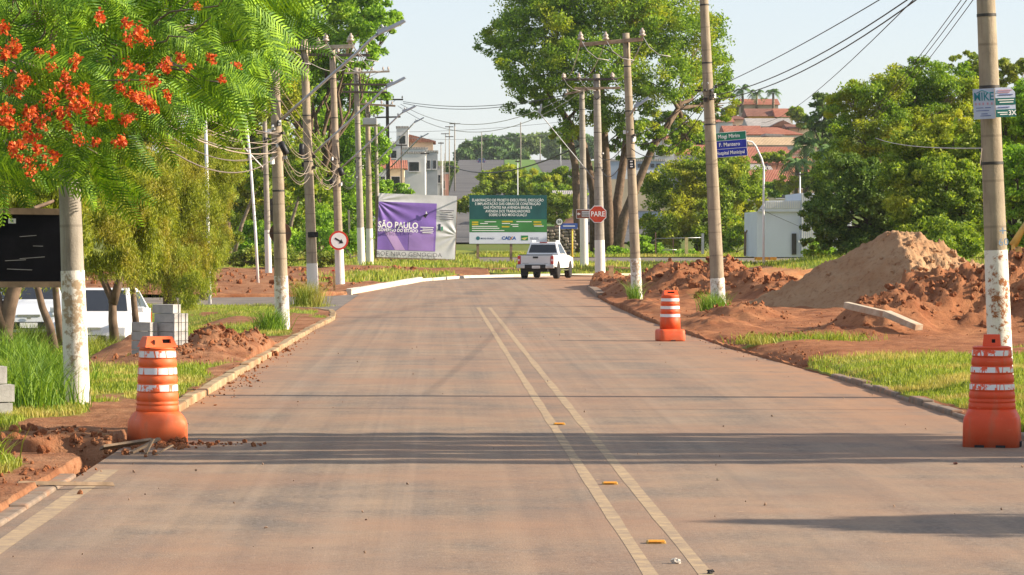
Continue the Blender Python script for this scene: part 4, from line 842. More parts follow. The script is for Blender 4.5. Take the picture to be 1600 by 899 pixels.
willow('willow with thin trunk at the rear of the white hatchback', wz(215, 520, 67), [[wz(214, 522, 67), wz(210, 480, 67), wz(206, 440, 67), wz(210, 380, 67)]], [PL(230, 290, 67, 45, 55), PL(215, 380, 67, 36, 50), PL(250, 340, 67, 36, 50), PL(150, 250, 67, 45, 40)], 18000, 42, .08)
willow('willow with thick low trunk right of the hatchback', wz(262, 486, 88), [[wz(264, 490, 88), wz(262, 450, 88), wz(258, 410, 88), wz(262, 330, 88)], [wz(274, 492, 87.8), wz(268, 465, 88), wz(261, 442, 88)]],
       [PL(280, 270, 88, 50, 45), PL(260, 340, 88, 45, 45), PL(310, 330, 88, 34, 55), PL(270, 410, 87, 45, 40), PL(315, 400, 88, 26, 45), PL(300, 445, 86, 30, 30), PL(240, 400, 88, 36, 45)], 28000, 43, .16)
willow('willow with thick leaning trunk at the left edge', wz(8, 570, 52), [[wz(6, 580, 52), wz(6, 520, 52), wz(14, 480, 52), wz(26, 440, 52), wz(40, 380, 52)], [wz(6, 515, 52), wz(-8, 470, 52), wz(-20, 400, 52)]],
       [PL(40, 320, 54, 60, 40), PL(0, 300, 54, 50, 45), PL(85, 310, 54, 40, 45), PL(0, 400, 54, 30, 30)], 18000, 44, .16)
willow('willow with slanting trunk between the cars and the thick pole', wz(84, 542, 58), [[wz(85, 545, 58), wz(78, 510, 58), wz(66, 480, 58), wz(56, 440, 58), wz(60, 400, 58)], [wz(97, 540, 60), wz(90, 490, 60), wz(86, 440, 60), wz(90, 390, 60)]],
       [PL(70, 350, 60, 50, 45), PL(110, 330, 60, 36, 50), PL(70, 400, 59, 24, 24)], 16000, 45, .085)
willow('airy willow behind the slim white lamp post', wz(318, 468, 104), [[wz(318, 470, 104), wz(316, 430, 104), wz(320, 380, 104), wz(322, 320, 104)]], [PL(320, 240, 104, 40, 40), PL(335, 300, 104, 30, 45), PL(300, 300, 104, 36, 50), PL(340, 360, 104, 22, 45), PL(350, 255, 104, 26, 36), PL(270, 235, 104, 40, 36)], 26000, 46, .11)
# ---- right hand trees
GR = 'trees beyond the dirt mound'
tree('bushy_tree', 'rounded dusky tree behind the tall bare pole', gpt(1090, 250), [PL(1060, 290, 250, 55, 40), PL(1115, 275, 250, 50, 38), PL(1160, 290, 250, 36, 40), PL(1040, 345, 248, 42, 40), PL(1100, 345, 248, 50, 40), PL(1155, 345, 248, 36, 40), PL(1095, 255, 252, 36, 22), PL(1180, 320, 250, 18, 34)], 60000, .24, F_MID, BARKD, None, .35, GR, sub=46, tight=.28, seed=51)
tree('feathery_tree', 'airy yellow green tree above the hillside on the right', gpt(1400, 175), [PL(1380, 150, 175, 60, 36), PL(1330, 165, 175, 40, 32), PL(1440, 125, 176, 60, 32), PL(1490, 150, 176, 55, 40), PL(1400, 200, 174, 60, 36), PL(1340, 220, 174, 45, 40), PL(1460, 200, 175, 55, 36), PL(1520, 120, 178, 34, 24), PL(1390, 245, 176, 60, 40), PL(1450, 170, 178, 60, 40), PL(1540, 170, 178, 50, 45), PL(1310, 260, 176, 40, 40)], 90000, .17, F_BIG, BARKG, [[P(1420, 400, 175), P(1415, 320, 175), P(1400, 250, 175)], [P(1350, 400, 174), P(1360, 300, 174), P(1380, 230, 174)]], .24, GR, sub=44, tight=.30, seed=52, shell=.35, twig=5)
tree('dark_tree', 'dark leafed tree spreading in front of the white shed', gpt(1350, 150), [PL(1330, 330, 150, 55, 45), PL(1290, 345, 150, 38, 36), PL(1380, 300, 150, 55, 45), PL(1350, 390, 150, 50, 36), PL(1310, 385, 150, 36, 30), PL(1410, 360, 150, 50, 50), PL(1340, 270, 150, 50, 34), PL(1278, 320, 152, 24, 26), PL(1270, 365, 152, 18, 26), PL(1300, 290, 152, 34, 30)], 46000, .17, F_DARK, BARKD, [[P(1400, 440, 150), P(1385, 400, 150), P(1395, 370, 150)]], .22, GR, sub=44, tight=.28, seed=53)
tree('dense_tree', 'dense sunlit tree rising behind the dirt mound', gpt(1470, 140), [PL(1440, 250, 142, 55, 45), PL(1490, 220, 142, 50, 40), PL(1480, 290, 140, 60, 45), PL(1430, 330, 140, 50, 45), PL(1510, 340, 140, 50, 55), PL(1470, 380, 138, 60, 45), PL(1530, 270, 142, 36, 50), PL(1520, 400, 138, 40, 40), PL(1560, 230, 142, 50, 50), PL(1420, 280, 141, 50, 40), PL(1550, 320, 140, 40, 50)], 84000, .165, F_MID, BARKD, None, .3, GR, sub=48, tight=.28, seed=54)
tree('dense_tree', 'bright yellow green tree behind the near right pole', gpt(1580, 120), [PL(1570, 200, 122, 40, 50), PL(1620, 170, 122, 50, 55), PL(1590, 280, 120, 45, 55), PL(1640, 280, 120, 50, 60), PL(1580, 350, 120, 40, 40), PL(1620, 380, 120, 40, 45)], 46000, .15, F_BRIGHT, BARKD, None, .25, GR, sub=44, tight=.28, seed=55)
tree('dark_tree', 'small dark round tree on the hill crest', gpt(1290, 330), [PL(1285, 165, 330, 22, 18), PL(1305, 180, 330, 20, 20), PL(1270, 190, 330, 14, 16), PL(1300, 205, 330, 26, 20), PL(1310, 240, 325, 30, 24)], 8000, .42, F_DARK, BARKD, None, .3, GR, seed=56)
tree('feathery_tree', 'pale treetop showing at the upper right skyline', gpt(1560, 210), [PL(1560, 115, 210, 40, 22), PL(1600, 108, 210, 36, 18), PL(1510, 100, 210, 30, 18)], 8000, .22, F_OLIVE, BARKG, None, .2, GR, tight=.24, seed=57)
bush('bright shrub at the right shoulder of the dirt mound', 1470, 118, [(1465, 400, 118, 24, 18), (1485, 415, 118, 22, 20), (1500, 430, 116, 22, 22)], 6000, .14, F_BRIGHT, 58)
bush('bright sapling on the grass bank by the white shed', 1285, 160, [(1275, 388, 160, 14, 14), (1292, 395, 160, 16, 11), (1265, 396, 160, 10, 9)], 3000, .17, F_BRIGHT, 59)
bush('bright leafy shrub beside the stop sign tree', 1005, 236, [(1000, 385, 236, 16, 16), (1015, 392, 236, 22, 11), (1030, 395, 236, 12, 8)], 5000, .24, F_BRIGHT, 60)
bush('shrub under the fence beside the tall bare pole', 1150, 240, [(1160, 365, 240, 26, 22), (1140, 385, 240, 22, 14), (1180, 385, 240, 14, 14)], 5000, .25, F_BIG, 61)
bush('low creeper growth along the foot of the tall trees', 985, 238, [(960, 396, 238, 26, 8), (920, 396, 238, 18, 8), (1060, 397, 238, 30, 6)], 3500, .22, F_BRIGHT, 62)
# ---- middle distance and skyline
GM = 'trees along the far avenue'
tree('street_tree', 'round tree in front of the far avenue', gpt(790, 400), [PL(775, 280, 400, 30, 16), PL(805, 272, 400, 32, 16), PL(785, 296, 398, 40, 16), PL(830, 290, 398, 28, 18)], 18000, .42, F_MID, BARKD, None, .3, GM, seed=71, tight=.36)
tree('street_tree', 'sunlit tree right of the far avenue median', gpt(870, 390), [PL(862, 285, 390, 30, 16), PL(885, 278, 390, 22, 18), PL(845, 300, 388, 28, 14), PL(880, 305, 388, 30, 16)], 18000, .4, F_BIG, BARKD, None, .3, GM, seed=72, tight=.36)
bush('line of low shrubs above the billboards', 760, 300, [(745, 312, 300, 26, 10), (720, 318, 300, 22, 10), (880, 318, 300, 30, 14), (868, 335, 300, 20, 16)], 6000, .36, F_OLIVE, 73, GM)
bush('green shrub beside the far avenue kerb', 705, 560, [(704, 264, 560, 10, 10), (700, 273, 560, 9, 8)], 2000, .6, F_DARK, 74, GM)
bush('green shrub between the grey wall and blackened pole', 625, 330, [(625, 298, 330, 14, 12), (600, 300, 330, 16, 16), (640, 304, 330, 8, 8)], 3500, .4, F_BRIGHT, 75, GM)
GS = 'skyline trees'
sk_l = [(735, 236, 900, 18, 12), (760, 228, 950, 22, 14), (785, 232, 900, 18, 12), (800, 222, 1000, 20, 12), (825, 226, 950, 18, 12), (845, 220, 1050, 24, 12), (872, 228, 980, 22, 14), (895, 222, 1050, 22, 14), (915, 230, 980, 18, 14), (725, 244, 850, 12, 9), (772, 244, 860, 22, 10), (810, 245, 860, 14, 9), (885, 243, 880, 22, 9)]
wd = ['farthest left', 'second', 'third', 'fourth', 'fifth', 'sixth', 'seventh', 'eighth', 'ninth', 'low left', 'low middle', 'low inner', 'low right']
for i, (x, y, Y, rx, ry) in enumerate(sk_l):
    tree('skyline_tree', 'hazy skyline tree over the far avenue, %s of the row' % wd[i], gpt(x, Y), [PL(x, y, Y, rx, ry), PL(x - rx * .5, y + ry * .5, Y, rx * .6, ry * .7), PL(x + rx * .5, y + ry * .55, Y, rx * .6, ry * .7)], 2600, 1.5, F_FAR, BARKD, None, .4, GS, seed=80 + i, tight=.45, limbs=False)
# palms
def palm(label, px, by, ty, Y, fl, n=16, seed=0, r=.22, frm=None):
    b = P(px, by, Y); e = empty('palm_tree', b, (0, 0, 0), label, 'palm', 'palms on the hillside'); H = (by - ty) * Y / FPX; g = random.Random(seed)
    MB().tube([(0, 0, -.5), (.05, 0, H * .5), (0, 0, H)], [r * 1.2, r, r * .8], 8).build('trunk', BARKG, e)
    for i in range(n):
        a = 2 * math.pi * i / n + g.uniform(-.2, .2); el = g.uniform(-.15, 1.15); L = fl * g.uniform(.8, 1.1); V = []; F = []
        K = 12; pts = []
        for k in range(K + 1):
            t_ = k / K; x = L * t_ * (math.cos(el) * (1 - .25 * t_)); z = H + L * (math.sin(el) * t_ - .75 * t_ * t_); pts.append(Vector((math.cos(a) * x, math.sin(a) * x, z)))
        side = Vector((-math.sin(a), math.cos(a), 0))
        for k in range(1, K):
            d = (pts[k + 1] - pts[k - 1]).normalized(); wl = fl * .26 * math.sin(math.pi * (k / K) ** .7) + .1
            for s in (-1, 1):
                p = pts[k]; tip = p + side * s * wl * .75 + d * wl * .5 - Vector((0, 0, wl * .45)); w2 = d * fl * .035
                q = len(V); V += [p - w2, p + w2, tip]; F.append((q, q + 1, q + 2))
        q = np_mesh('frond', np.array([tuple(v) for v in V]), np.array(F), F_PALM); link('frond', q, e)
palm('leftmost palm on the hilltop skyline', 1160, 172, 140, 560, 3.2, 15, 1); palm('middle palm on the hilltop skyline', 1182, 172, 146, 560, 2.9, 14, 2); palm('right hand palm on the hilltop roof line', 1208, 170, 145, 555, 2.8, 14, 3); palm('small palm between the hilltop palms', 1196, 174, 156, 565, 1.9, 12, 4)
palm('feathery palm on the slope above the white shed', 1258, 300, 228, 330, 3.8, 18, 5); palm('tall palm beside the tiled roofs', 1272, 290, 205, 345, 3.0, 16, 6); palm('short dark palm right of the tiled roofs', 1245, 300, 255, 322, 3.2, 16, 7); palm('leaning palm at the edge of the right trees', 1300, 300, 235, 320, 3.0, 14, 8)

GH = 'trees among the hillside houses'
for i, (lab, px, Y, lobes, n_, m_) in enumerate((('dark tree left of the hillside roofs', 1085, 430, [(1085, 212, 430, 22, 14), (1070, 218, 430, 14, 10), (1100, 222, 430, 14, 12)], 7000, F_DARK), ('green tree right of the ochre house', 1247, 470, [(1245, 178, 470, 13, 11), (1255, 190, 470, 12, 10)], 5000, F_MID), ('shrubby tree above the lowest tiled house', 1205, 385, [(1195, 247, 385, 16, 7), (1218, 246, 385, 14, 8)], 4000, F_MID), ('tree behind the hilltop palms', 1150, 575, [(1150, 168, 575, 14, 10), (1138, 178, 575, 12, 9)], 4000, F_MID), ('bushy tree before the lowest roofs', 1190, 345, [(1180, 292, 345, 22, 12), (1215, 296, 345, 20, 12), (1150, 288, 345, 18, 12)], 8000, F_BIG), ('pale green tree between the palms and the shed', 1235, 320, [(1230, 288, 320, 18, 12), (1270, 282, 320, 22, 14), (1290, 262, 320, 20, 18)], 8000, F_MID), ('green tree under the tan roofed house', 1128, 400, [(1128, 238, 400, 14, 10), (1140, 250, 400, 14, 10)], 4000, F_BIG))):
    tree('hillside_tree', lab, gpt(px, Y), [PL(*l) for l in lobes], n_, .00095 * Y, m_, BARKD, None, .2, GH, seed=140 + i, tight=.4)

# ------------------------------------------------------------------ flame tree hanging in from the upper left
def frond_mesh(seed, L=.46, np_=20):
    g = random.Random(seed); V = []; F = []
    curve = g.uniform(.12, .4); tw = g.uniform(-.15, .15)
    ax = lambda t_: Vector((L * t_, tw * L * t_ * t_, -curve * L * t_ * t_))
    for k in range(np_):
        t_ = .12 + .88 * k / (np_ - 1); p = ax(t_); d = (ax(min(1, t_ + .03)) - ax(t_ - .03)).normalized()
        wl = .155 * (math.sin(math.pi * min(1, .16 + t_ * .80)) ** .6) * g.uniform(.9, 1.08)
        for s in (-1, 1):
            out = (Vector((0, s, 0)) + d * .55 + Vector((0, 0, g.uniform(-.35, -.12)))).normalized(); w_ = d * (L / np_ * .27)
            m = p + out * wl * .5 + Vector((0, 0, .012)); tip = p + out * wl; q = len(V)
            V += [p - w_ * .8, p + w_ * .8, m + w_, m - w_, tip + w_ * .3, tip - w_ * .3]; F += [(q, q + 1, q + 2, q + 3), (q + 3, q + 2, q + 4, q + 5)]
    for k in range(8):                                            # midrib
        a, b = ax(k / 8), ax((k + 1) / 8); q = len(V); w_ = Vector((0, .003, 0)); V += [a - w_, a + w_, b + w_, b - w_]; F.append((q, q + 1, q + 2, q + 3))
    return np_mesh('leaf', np.array([tuple(v) for v in V]), np.array(F), F_FLAME)
FRONDS = [frond_mesh(i, random.uniform(.55, .80), random.randint(20, 25)) for i in range(8)]
PETAL = leafmat('flower_petal', (0.30, 0.016, 0.004), (0.47, 0.115, 0.020), None, .35, 3.0)
def flower_mesh(seed, R_=.12):
    g = np.random.default_rng(seed); k = 15; C = g.normal(size=(k, 3)); C /= np.linalg.norm(C, axis=1)[:, None]; C *= R_ * g.random((k, 1)) ** .5
    C = (C[:, None, :] + g.normal(size=(k, 4, 3)) * .018).reshape(-1, 3); V, F = rquads(C, g.uniform(.035, .06, len(C)), g.uniform(.028, .045, len(C)), .1, 0, seed)
    return np_mesh('flower_cluster', V, F, PETAL)
FLOW = [flower_mesh(200 + i, random.uniform(.05, .11)) for i in range(6)]
ft_base = Vector((-9.5, 34.5, 0.0)); ft = empty('flame_tree', ft_base, (0, 0, 0), 'flame tree branches with feathery leaves and red flowers, upper left', 'tree')
tmb = MB(); tmb.tube([(0, 0, -.3), (.15, 0, 1.4), (.5, -.1, 2.8)], [.30, .26, .2], 12)
g = random.Random(5); tips = []; limbs_ = []
import itertools
def in_zone(x, y):
    xs = [-60, 0, 40, 70, 110, 150, 180, 210, 240, 270, 300, 340, 375, 410, 440, 470]; yb = [285, 285, 250, 232, 250, 275, 240, 200, 165, 140, 165, 170, 112, 72, 40, -40]
    return y < np.interp(x, xs, yb)
cand = []
while len(cand) < 142:
    x, y = g.uniform(-60, 415), g.uniform(-90, 285)
    if in_zone(x, y + 28) and all((x - a) ** 2 + (y - b) ** 2 > 22 ** 2 for a, b, _ in cand): cand.append((x, y, g.uniform(31.2, 35.0)))
    elif len(cand) > 120 and g.random() < .002: break
cand += [(130, 262, 34.0), (152, 240, 33.5), (20, 255, 33), (345, 120, 33), (338, 95, 33.5), (375, 40, 34), (60, 215, 33)]
fork = Vector((.5, -.1, 2.8)); mains = []
for (mx, my, mY) in ((60, 40, 34), (30, 190, 33.5), (180, 120, 34), (220, -30, 35), (330, 40, 34.5)):
    t_ = P(mx, my, mY) - ft_base; mains.append(limb(tmb, fork, t_, .12, .035, int(mx + my), 8, .05))
allm = [p for m in mains for p in m[3:]]
for i, (x, y, Y) in enumerate(cand):
    t_ = P(x, y, Y) - ft_base; nr = min(allm, key=lambda q: (q - t_).length + (.6 if q.x > t_.x else 0)); limb(tmb, nr, t_, .02, .006, i, 5, .08, 5); tips.append(t_)
tmb.build('trunk', BARKG, ft)
cnt = 0; extraV = []; extraF = []; off = 0
for ti, t_ in enumerate(tips):
    k = g.randint(2, 4); a0 = g.uniform(0, 6.28)
    for j in range(k):
        a = a0 + j * 6.28 / k + g.uniform(-.3, .3)
        # leaves arch out to the right and towards the viewer, drooping
        # leaf blades turned to the viewer, arching to the right and down
        pit = R(g.choice([g.uniform(-35, 40), g.uniform(10, 80), g.uniform(30, 85), g.uniform(95, 150)])); rot = Euler((R(g.uniform(48, 118)), pit, R(g.uniform(-45, 35)))); sc = g.uniform(.8, 1.2); pos = t_ + Vector((g.uniform(-.05, .05), g.uniform(-.05, .05), g.uniform(-.04, .04)))
        if cnt < 300: link('leaf', FRONDS[cnt % 8], ft, pos, rot, (sc, sc, sc)); cnt += 1
        else:
            m = FRONDS[(ti + j) % 8]; Mx = Matrix.Translation(pos) @ rot.to_matrix().to_4x4() @ Matrix.Scale(sc, 4); co = np.empty(len(m.vertices) * 3, np.float32); m.vertices.foreach_get('co', co); co = co.reshape(-1, 3)
            A = np.array(Mx); co = co @ A[:3, :3].T + A[:3, 3]; fi = np.empty(len(m.loops), np.int32); m.loops.foreach_get('vertex_index', fi); extraV.append(co); extraF.append(fi.reshape(-1, 4) + off); off += len(co)
if extraV: tag(link('foliage', np_mesh('foliage', np.concatenate(extraV), np.concatenate(extraF), F_FLAME), ft), kind='stuff')
extraV = []; extraF = []; off = 0
# more leaves deeper in the crown, behind the front sprays, coloured dark to stand for crown shade
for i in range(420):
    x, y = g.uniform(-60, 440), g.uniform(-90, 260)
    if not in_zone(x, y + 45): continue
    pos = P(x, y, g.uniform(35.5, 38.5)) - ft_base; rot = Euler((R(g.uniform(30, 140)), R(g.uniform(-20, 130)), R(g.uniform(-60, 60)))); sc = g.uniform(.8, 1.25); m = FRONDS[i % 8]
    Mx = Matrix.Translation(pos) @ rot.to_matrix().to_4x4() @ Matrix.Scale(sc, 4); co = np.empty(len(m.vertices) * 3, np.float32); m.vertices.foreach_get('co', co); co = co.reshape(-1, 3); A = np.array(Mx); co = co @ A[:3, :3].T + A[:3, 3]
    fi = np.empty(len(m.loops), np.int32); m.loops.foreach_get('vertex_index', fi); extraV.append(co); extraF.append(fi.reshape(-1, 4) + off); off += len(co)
tag(link('inner_foliage', np_mesh('inner_foliage', np.concatenate(extraV), np.concatenate(extraF), F_FLAMESHADE), ft), kind='stuff')
fl_px = [(30, 70), (10, 90), (40, 130), (80, 105), (95, 115), (150, 22), (165, 25), (215, 40), (220, 62), (225, 72), (205, 65), (285, 95), (290, 102), (335, 90), (340, 118), (305, 10), (125, 95), (12, 178), (25, 135), (45, 168), (60, 172), (20, 148), (90, 140), (118, 140), (140, 150), (145, 170), (135, 178), (150, 185), (115, 170), (165, 180), (205, 182), (200, 190), (222, 150), (215, 158), (230, 148), (235, 162), (225, 168), (210, 142), (188, 130), (30, 195), (40, 205), (55, 210), (10, 185), (35, 240), (48, 250), (55, 262), (65, 265), (15, 235), (28, 225), (150, 225), (188, 222), (128, 212), (80, 78), (108, 100), (195, 105), (265, 150), (0, 50), (5, 110), (60, 232), (170, 172), (155, 160), (78, 165), (85, 178), (50, 185), (70, 192)]
fl_px = fl_px + [(x + g.uniform(-28, 28), y + g.uniform(-22, 22)) for x, y in fl_px[::2]]
for i, (x, y) in enumerate(fl_px):
    q = g.uniform(.4, .95); link('flower_cluster', FLOW[i % 6], ft, P(x + g.uniform(-9, 9), y + g.uniform(-7, 7), g.uniform(29.9, 31.3)) - ft_base, (g.uniform(0, 6), g.uniform(0, 6), 0), (q, q, q))
# ------------------------------------------------------------------ shade trees standing right of the frame
GSH = 'roadside trees right of the view'
tree('roadside_tree', 'spreading roadside tree outside the right edge whose shade crosses the road', (21, 30.2, 0), (lambda q: q)([(xx + (k % 3) * .5, yy + .1 * math.sin(xx), 5.0 + .10 * xx + (k % 2) * .25, 1.6, ry, .22) for k, (yy, ry, x0) in enumerate(((27.5, .10, 12), (28.2, .22, 9), (28.85, .07, 8.5), (29.45, .26, 7.5), (30.15, .09, 9), (30.8, .24, 9), (31.55, .12, 10))) for xx in np.arange(x0, 21, 2.2)]), 20000, .20, F_MID, BARKD, None, .25, GSH, seed=101, tight=.12, sub=30)
tree('roadside_tree', 'narrow pointed tree outside the right edge whose tip shades the near lane', (17.2, 21.4, 0), [(17.2, 21.4, 3.2, 1.5, .85, 1.6), (16.9, 21.4, 5.2, .8, .55, 1.2), (16.7, 21.4, 6.4, .3, .22, .6)], 9000, .28, F_MID, BARKD, None, .16, GSH, seed=102, tight=.5)
# ------------------------------------------------------------------ grass
def blades(name, pts, h, w_, mat, label=None, seed=0, lean=.45):
    g = np.random.default_rng(seed); n = len(pts); a = g.uniform(0, 2 * math.pi, n); hh = h * g.uniform(.4, 1.3, n) * (.45 + 1.1 * fbm(pts[:, 0] * 1.3, pts[:, 1] * .6, 7)); ln = lean * hh * g.uniform(.2, 1.2, n); b = g.uniform(0, 2 * math.pi, n)
    W = np.stack([np.cos(a) * w_ / 2, np.sin(a) * w_ / 2, np.zeros(n)], 1); D = np.stack([np.cos(b) * ln, np.sin(b) * ln, hh], 1); mid = pts + D * np.array([.35, .35, .6]); V = np.stack([pts - W, pts + W, mid + W * .8, mid - W * .8, pts + D], 1).reshape(-1, 3)
    i = np.arange(n)[:, None] * 5; F = np.concatenate([i + np.array([0, 1, 2]), i + np.array([0, 2, 3]), i + np.array([3, 2, 4])], 1).reshape(-1, 3)
    return np_mesh(name, V, F, mat)
def scatter(xl, xr, y0, y1, n, zf, sf, thr=.5, seed=0):
    g = np.random.default_rng(seed); Y = y0 + (y1 - y0) * g.random(n) ; u = g.random(n); X = xl(Y) * (1 - u) + xr(Y) * u; k = sf(X, Y) + .35 * (fbm(X * 2.5, Y * 1.2, 99) - .5) < thr; X, Y = X[k], Y[k]
    return np.stack([X, Y, zf(X, Y) - .01], 1)
kx = lambda y: np.interp(y, [p[1] for p in LB[:6]], [p[0] for p in LB[:6]]) - .2
P1 = np.concatenate([scatter(lambda y: -.142 * y, kx, 24, 48, 42000, zleft, soil_left, .5, 1), scatter(lambda y: -.142 * y, kx, 48, 92, 52000, zleft, soil_left, .5, 2)])
tag(link('grass', blades('grass', P1, .075, .012, F_GRASS, seed=3)), 'short bright grass on the left verge', 'grass', kind='stuff')
P2 = np.concatenate([scatter(rx0, lambda y: .187 * y, 32, 56, 42000, zright, soil_right, .5, 4), scatter(rx0, lambda y: .187 * y, 56, 62, 4000, zright, soil_right, .5, 5)])
tag(link('grass', blades('grass', P2, .085, .011, F_GRASS, seed=6)), 'short sunlit grass behind the right drum', 'grass', kind='stuff')
P3 = np.concatenate([scatter(lambda y: np.full_like(y, -34.), lambda y: np.interp(y, [108.2, 113.6, 148, 160, 167, 206], [-8, -3.4, -1.1, .9, 2.4, 2.4]), 110, 205, 45000, zfl, soil_fl, .5, 7), scatter(lambda y: np.full_like(y, 2.5), lambda y: .19 * y, 170, 203, 20000, zfr, soil_fr, .5, 8), scatter(lambda y: np.full_like(y, 2.5), lambda y: .19 * y, 229.5, 245, 16000, zfr, soil_fr, .5, 81), scatter(lambda y: -.142 * y, lambda y: np.full_like(y, 2.), 206, 235, 12000, zfl, soil_fl, .5, 82)])
tag(link('grass', blades('grass', P3, .22, .05, F_GRASS, seed=9)), 'rough grass beyond the road bend', 'grass', kind='stuff')
def clump(label, c, r, h, n, seed, mat=F_GRASSD, w_=.014, rx=1.0):
    g = np.random.default_rng(seed); q = g.normal(size=(n, 2)) * r * .5; pts = np.stack([c[0] + q[:, 0] * rx, c[1] + q[:, 1] * 1.4, np.full(n, c[2])], 1); d = np.linalg.norm(q, axis=1) / r; e = blades('grass_clump', pts - np.array(c), h, w_, mat, seed=seed, lean=.9)
    o = link('grass_clump', e, None, c); return tag(o, label, 'grass clump', 'grass clumps round pole feet')
clump('long grass clump at the foot of the thick near pole', (-4.75, 36.2, .03), .5, .44, 950, 11, rx=1.1)
clump('weedy grass clump behind the thick near pole', (-5.3, 42.5, .03), .6, .42, 900, 12)
clump('grass clump at the foot of the sign back pole', (kx(np.array(67.)) - .6, 67, .03), .28, .38, 500, 13, rx=1)
clump('grass clump at the corner pole with white foot', (-3.75, 90.5, .05), .42, .55, 700, 14, F_GRASS)
clump('grass clump at the foot of the tall bare pole', (6.75, 79.2, .12), .35, .4, 600, 15, F_GRASSD)
clump('tall grass under the white hatchback', (-6.9, 63.8, -.48), .85, .42, 1400, 16, F_GRASS)
clump('tall grass in front of the silver car', (-8.9, 70, -.48), .7, .45, 900, 17, F_GRASS)
clump('grass tuft on the trench edge', (-4.5, 29.0, .02), .18, .3, 160, 18, F_GRASS); clump('small grass tuft beside the near left frame edge', (-4.0, 27.0, .04), .3, .26, 240, 19, F_GRASS)
clump('small tuft at the foot of the number plate pole', (5.62, 93, .12), .16, .45, 220, 20, F_GRASSD)
clump('sparse tuft in front of the clean orange drum kerb', (5.75, 57.9, .08), .35, .16, 350, 23, F_GRASS, rx=1.2)
clump('bright tuft strip right of the clean drum', (7.0, 58.0, .1), .55, .16, 700, 24, F_GRASS, rx=1.4)
clump('weeds by the second willow trunk', (-6.0, 66.0, -.42), .5, .35, 700, 25, F_GRASS); clump('weeds at the left willow trunk', (-7.0, 51.5, .0), .6, .4, 800, 26, F_GRASSD)
# ------------------------------------------------------------------ dirt mound and clods
MOUND = dirt_mat('mound_earth', (0.43, 0.275, 0.155), (0.35, 0.20, 0.105), (0.19, 0.075, 0.034), 1.1, 1.0)
def mound():
    c = P(1385, 492, 90); c.z = .05; n = 220; u = np.linspace(-1, 1, n); X, Y = np.meshgrid(u * 5.6, u * 5.0); 
    k = 90 / FPX
    wx = X + .25 * (fbm(X * .9, Y * .9, 84) - .5); wy = Y + .3 * (fbm(X * .8, Y * .8, 85) - .5)
    lf = 2.25 + .72 * (wx - .2) + .52 * (wy + .1); rf = 2.35 - .54 * (wx - .25) + .50 * (wy + .1); bk = 2.5 - .42 * np.abs(wx - .3) - .75 * (wy - .3); tp = 2.2 - .16 * np.abs(wx - .3) - .06 * np.abs(wy)
    Z = np.minimum(np.minimum(lf, rf), np.minimum(bk, tp)); right = sstep(-.15, .35, lf - rf)
    foot = .5 * np.clip(1 - Z / .7, 0, 1) ** 2 * .5; Z = Z + foot * .5
    rough = fbm(X * 2.2, Y * 2.2, 81, 5, .6) - .5; cl_ = np.clip(Z * 2, 0, 1)
    Z = Z + cl_ * (.30 * rough + .22 * (fbm(X * 1.1, Y * 1.1, 86) - .5) + (.20 + .36 * right) * (fbm(X * 5.5, Y * 5.5, 83, 5, .7) - .5) + .10 * (fbm(X * 3.0, Y * .8 + X * .6, 82, 4) - .5)) - .08
    Z = np.maximum(Z, -.15)
    e = empty('dirt_mound', c, (0, 0, 0), 'large pale brown mound of excavated earth on the right', 'dirt mound')
    link('earth', gridmesh('earth', X, Y, Z, MOUND), e); return e, c, (X, Y, Z)
mnd, mc, (mX, mY_, mZ) = mound()
def clod_mesh(seed, n=2):
    bm = bmesh.new(); bmesh.ops.create_icosphere(bm, subdivisions=n, radius=1); g = random.Random(seed); off = Vector((g.random() * 9, g.random() * 9, g.random() * 9))
    from mathutils import noise
    for v in bm.verts: v.co *= .72 + .55 * noise.noise(v.co * 1.3 + off) + .25 * noise.noise(v.co * 3.1 + off)
    me = bpy.data.meshes.new('clod'); bm.to_mesh(me); bm.free(); return me
def join_clods(name, spots, mat, seed, parent=None, loc=(0, 0, 0)):
    bases = []
    for i in range(10):
        m = clod_mesh(seed * 10 + i, 1 if i < 5 else 2); co = np.empty(len(m.vertices) * 3, np.float32); m.vertices.foreach_get('co', co); fi = np.empty(len(m.loops), np.int32); m.loops.foreach_get('vertex_index', fi); bases.append((co.reshape(-1, 3), fi.reshape(-1, 3)))
    V = []; F = []; o = 0; g = random.Random(seed)
    for i, (x, y, z, s) in enumerate(spots):
        co, fi = bases[i % 5 + (5 if s > .055 else 0)]; A = np.array((Euler((g.uniform(0, 6), g.uniform(0, 6), g.uniform(0, 6))).to_matrix() @ Matrix.Diagonal((s * g.uniform(.7, 1.3), s * g.uniform(.7, 1.3), s * .8)))); V.append(co @ A.T + np.array([x, y, z])); F.append(fi + o); o += len(co)
    return link(name, np_mesh(name, np.concatenate(V), np.concatenate(F), mat), parent, loc)
g = random.Random(12); sp = []
for i in range(1100):
    ix, iy = g.randrange(mX.shape[0]), g.randrange(mX.shape[1]); z = mZ[ix, iy]
    if z > .05 and (mX[ix, iy] > -.3 or g.random() < .12): sp.append((mX[ix, iy], mY_[ix, iy], z, g.choice([.03, .04, .05, .07, .10, .13])))
tag(join_clods('clods', sp, MOUND, 3, mnd), kind='stuff')
REDC = dirt_mat('red_clods', (0.235, 0.08, 0.034), (0.36, 0.16, 0.075), (0.085, 0.03, 0.015), 1.6, .9)
sp = []
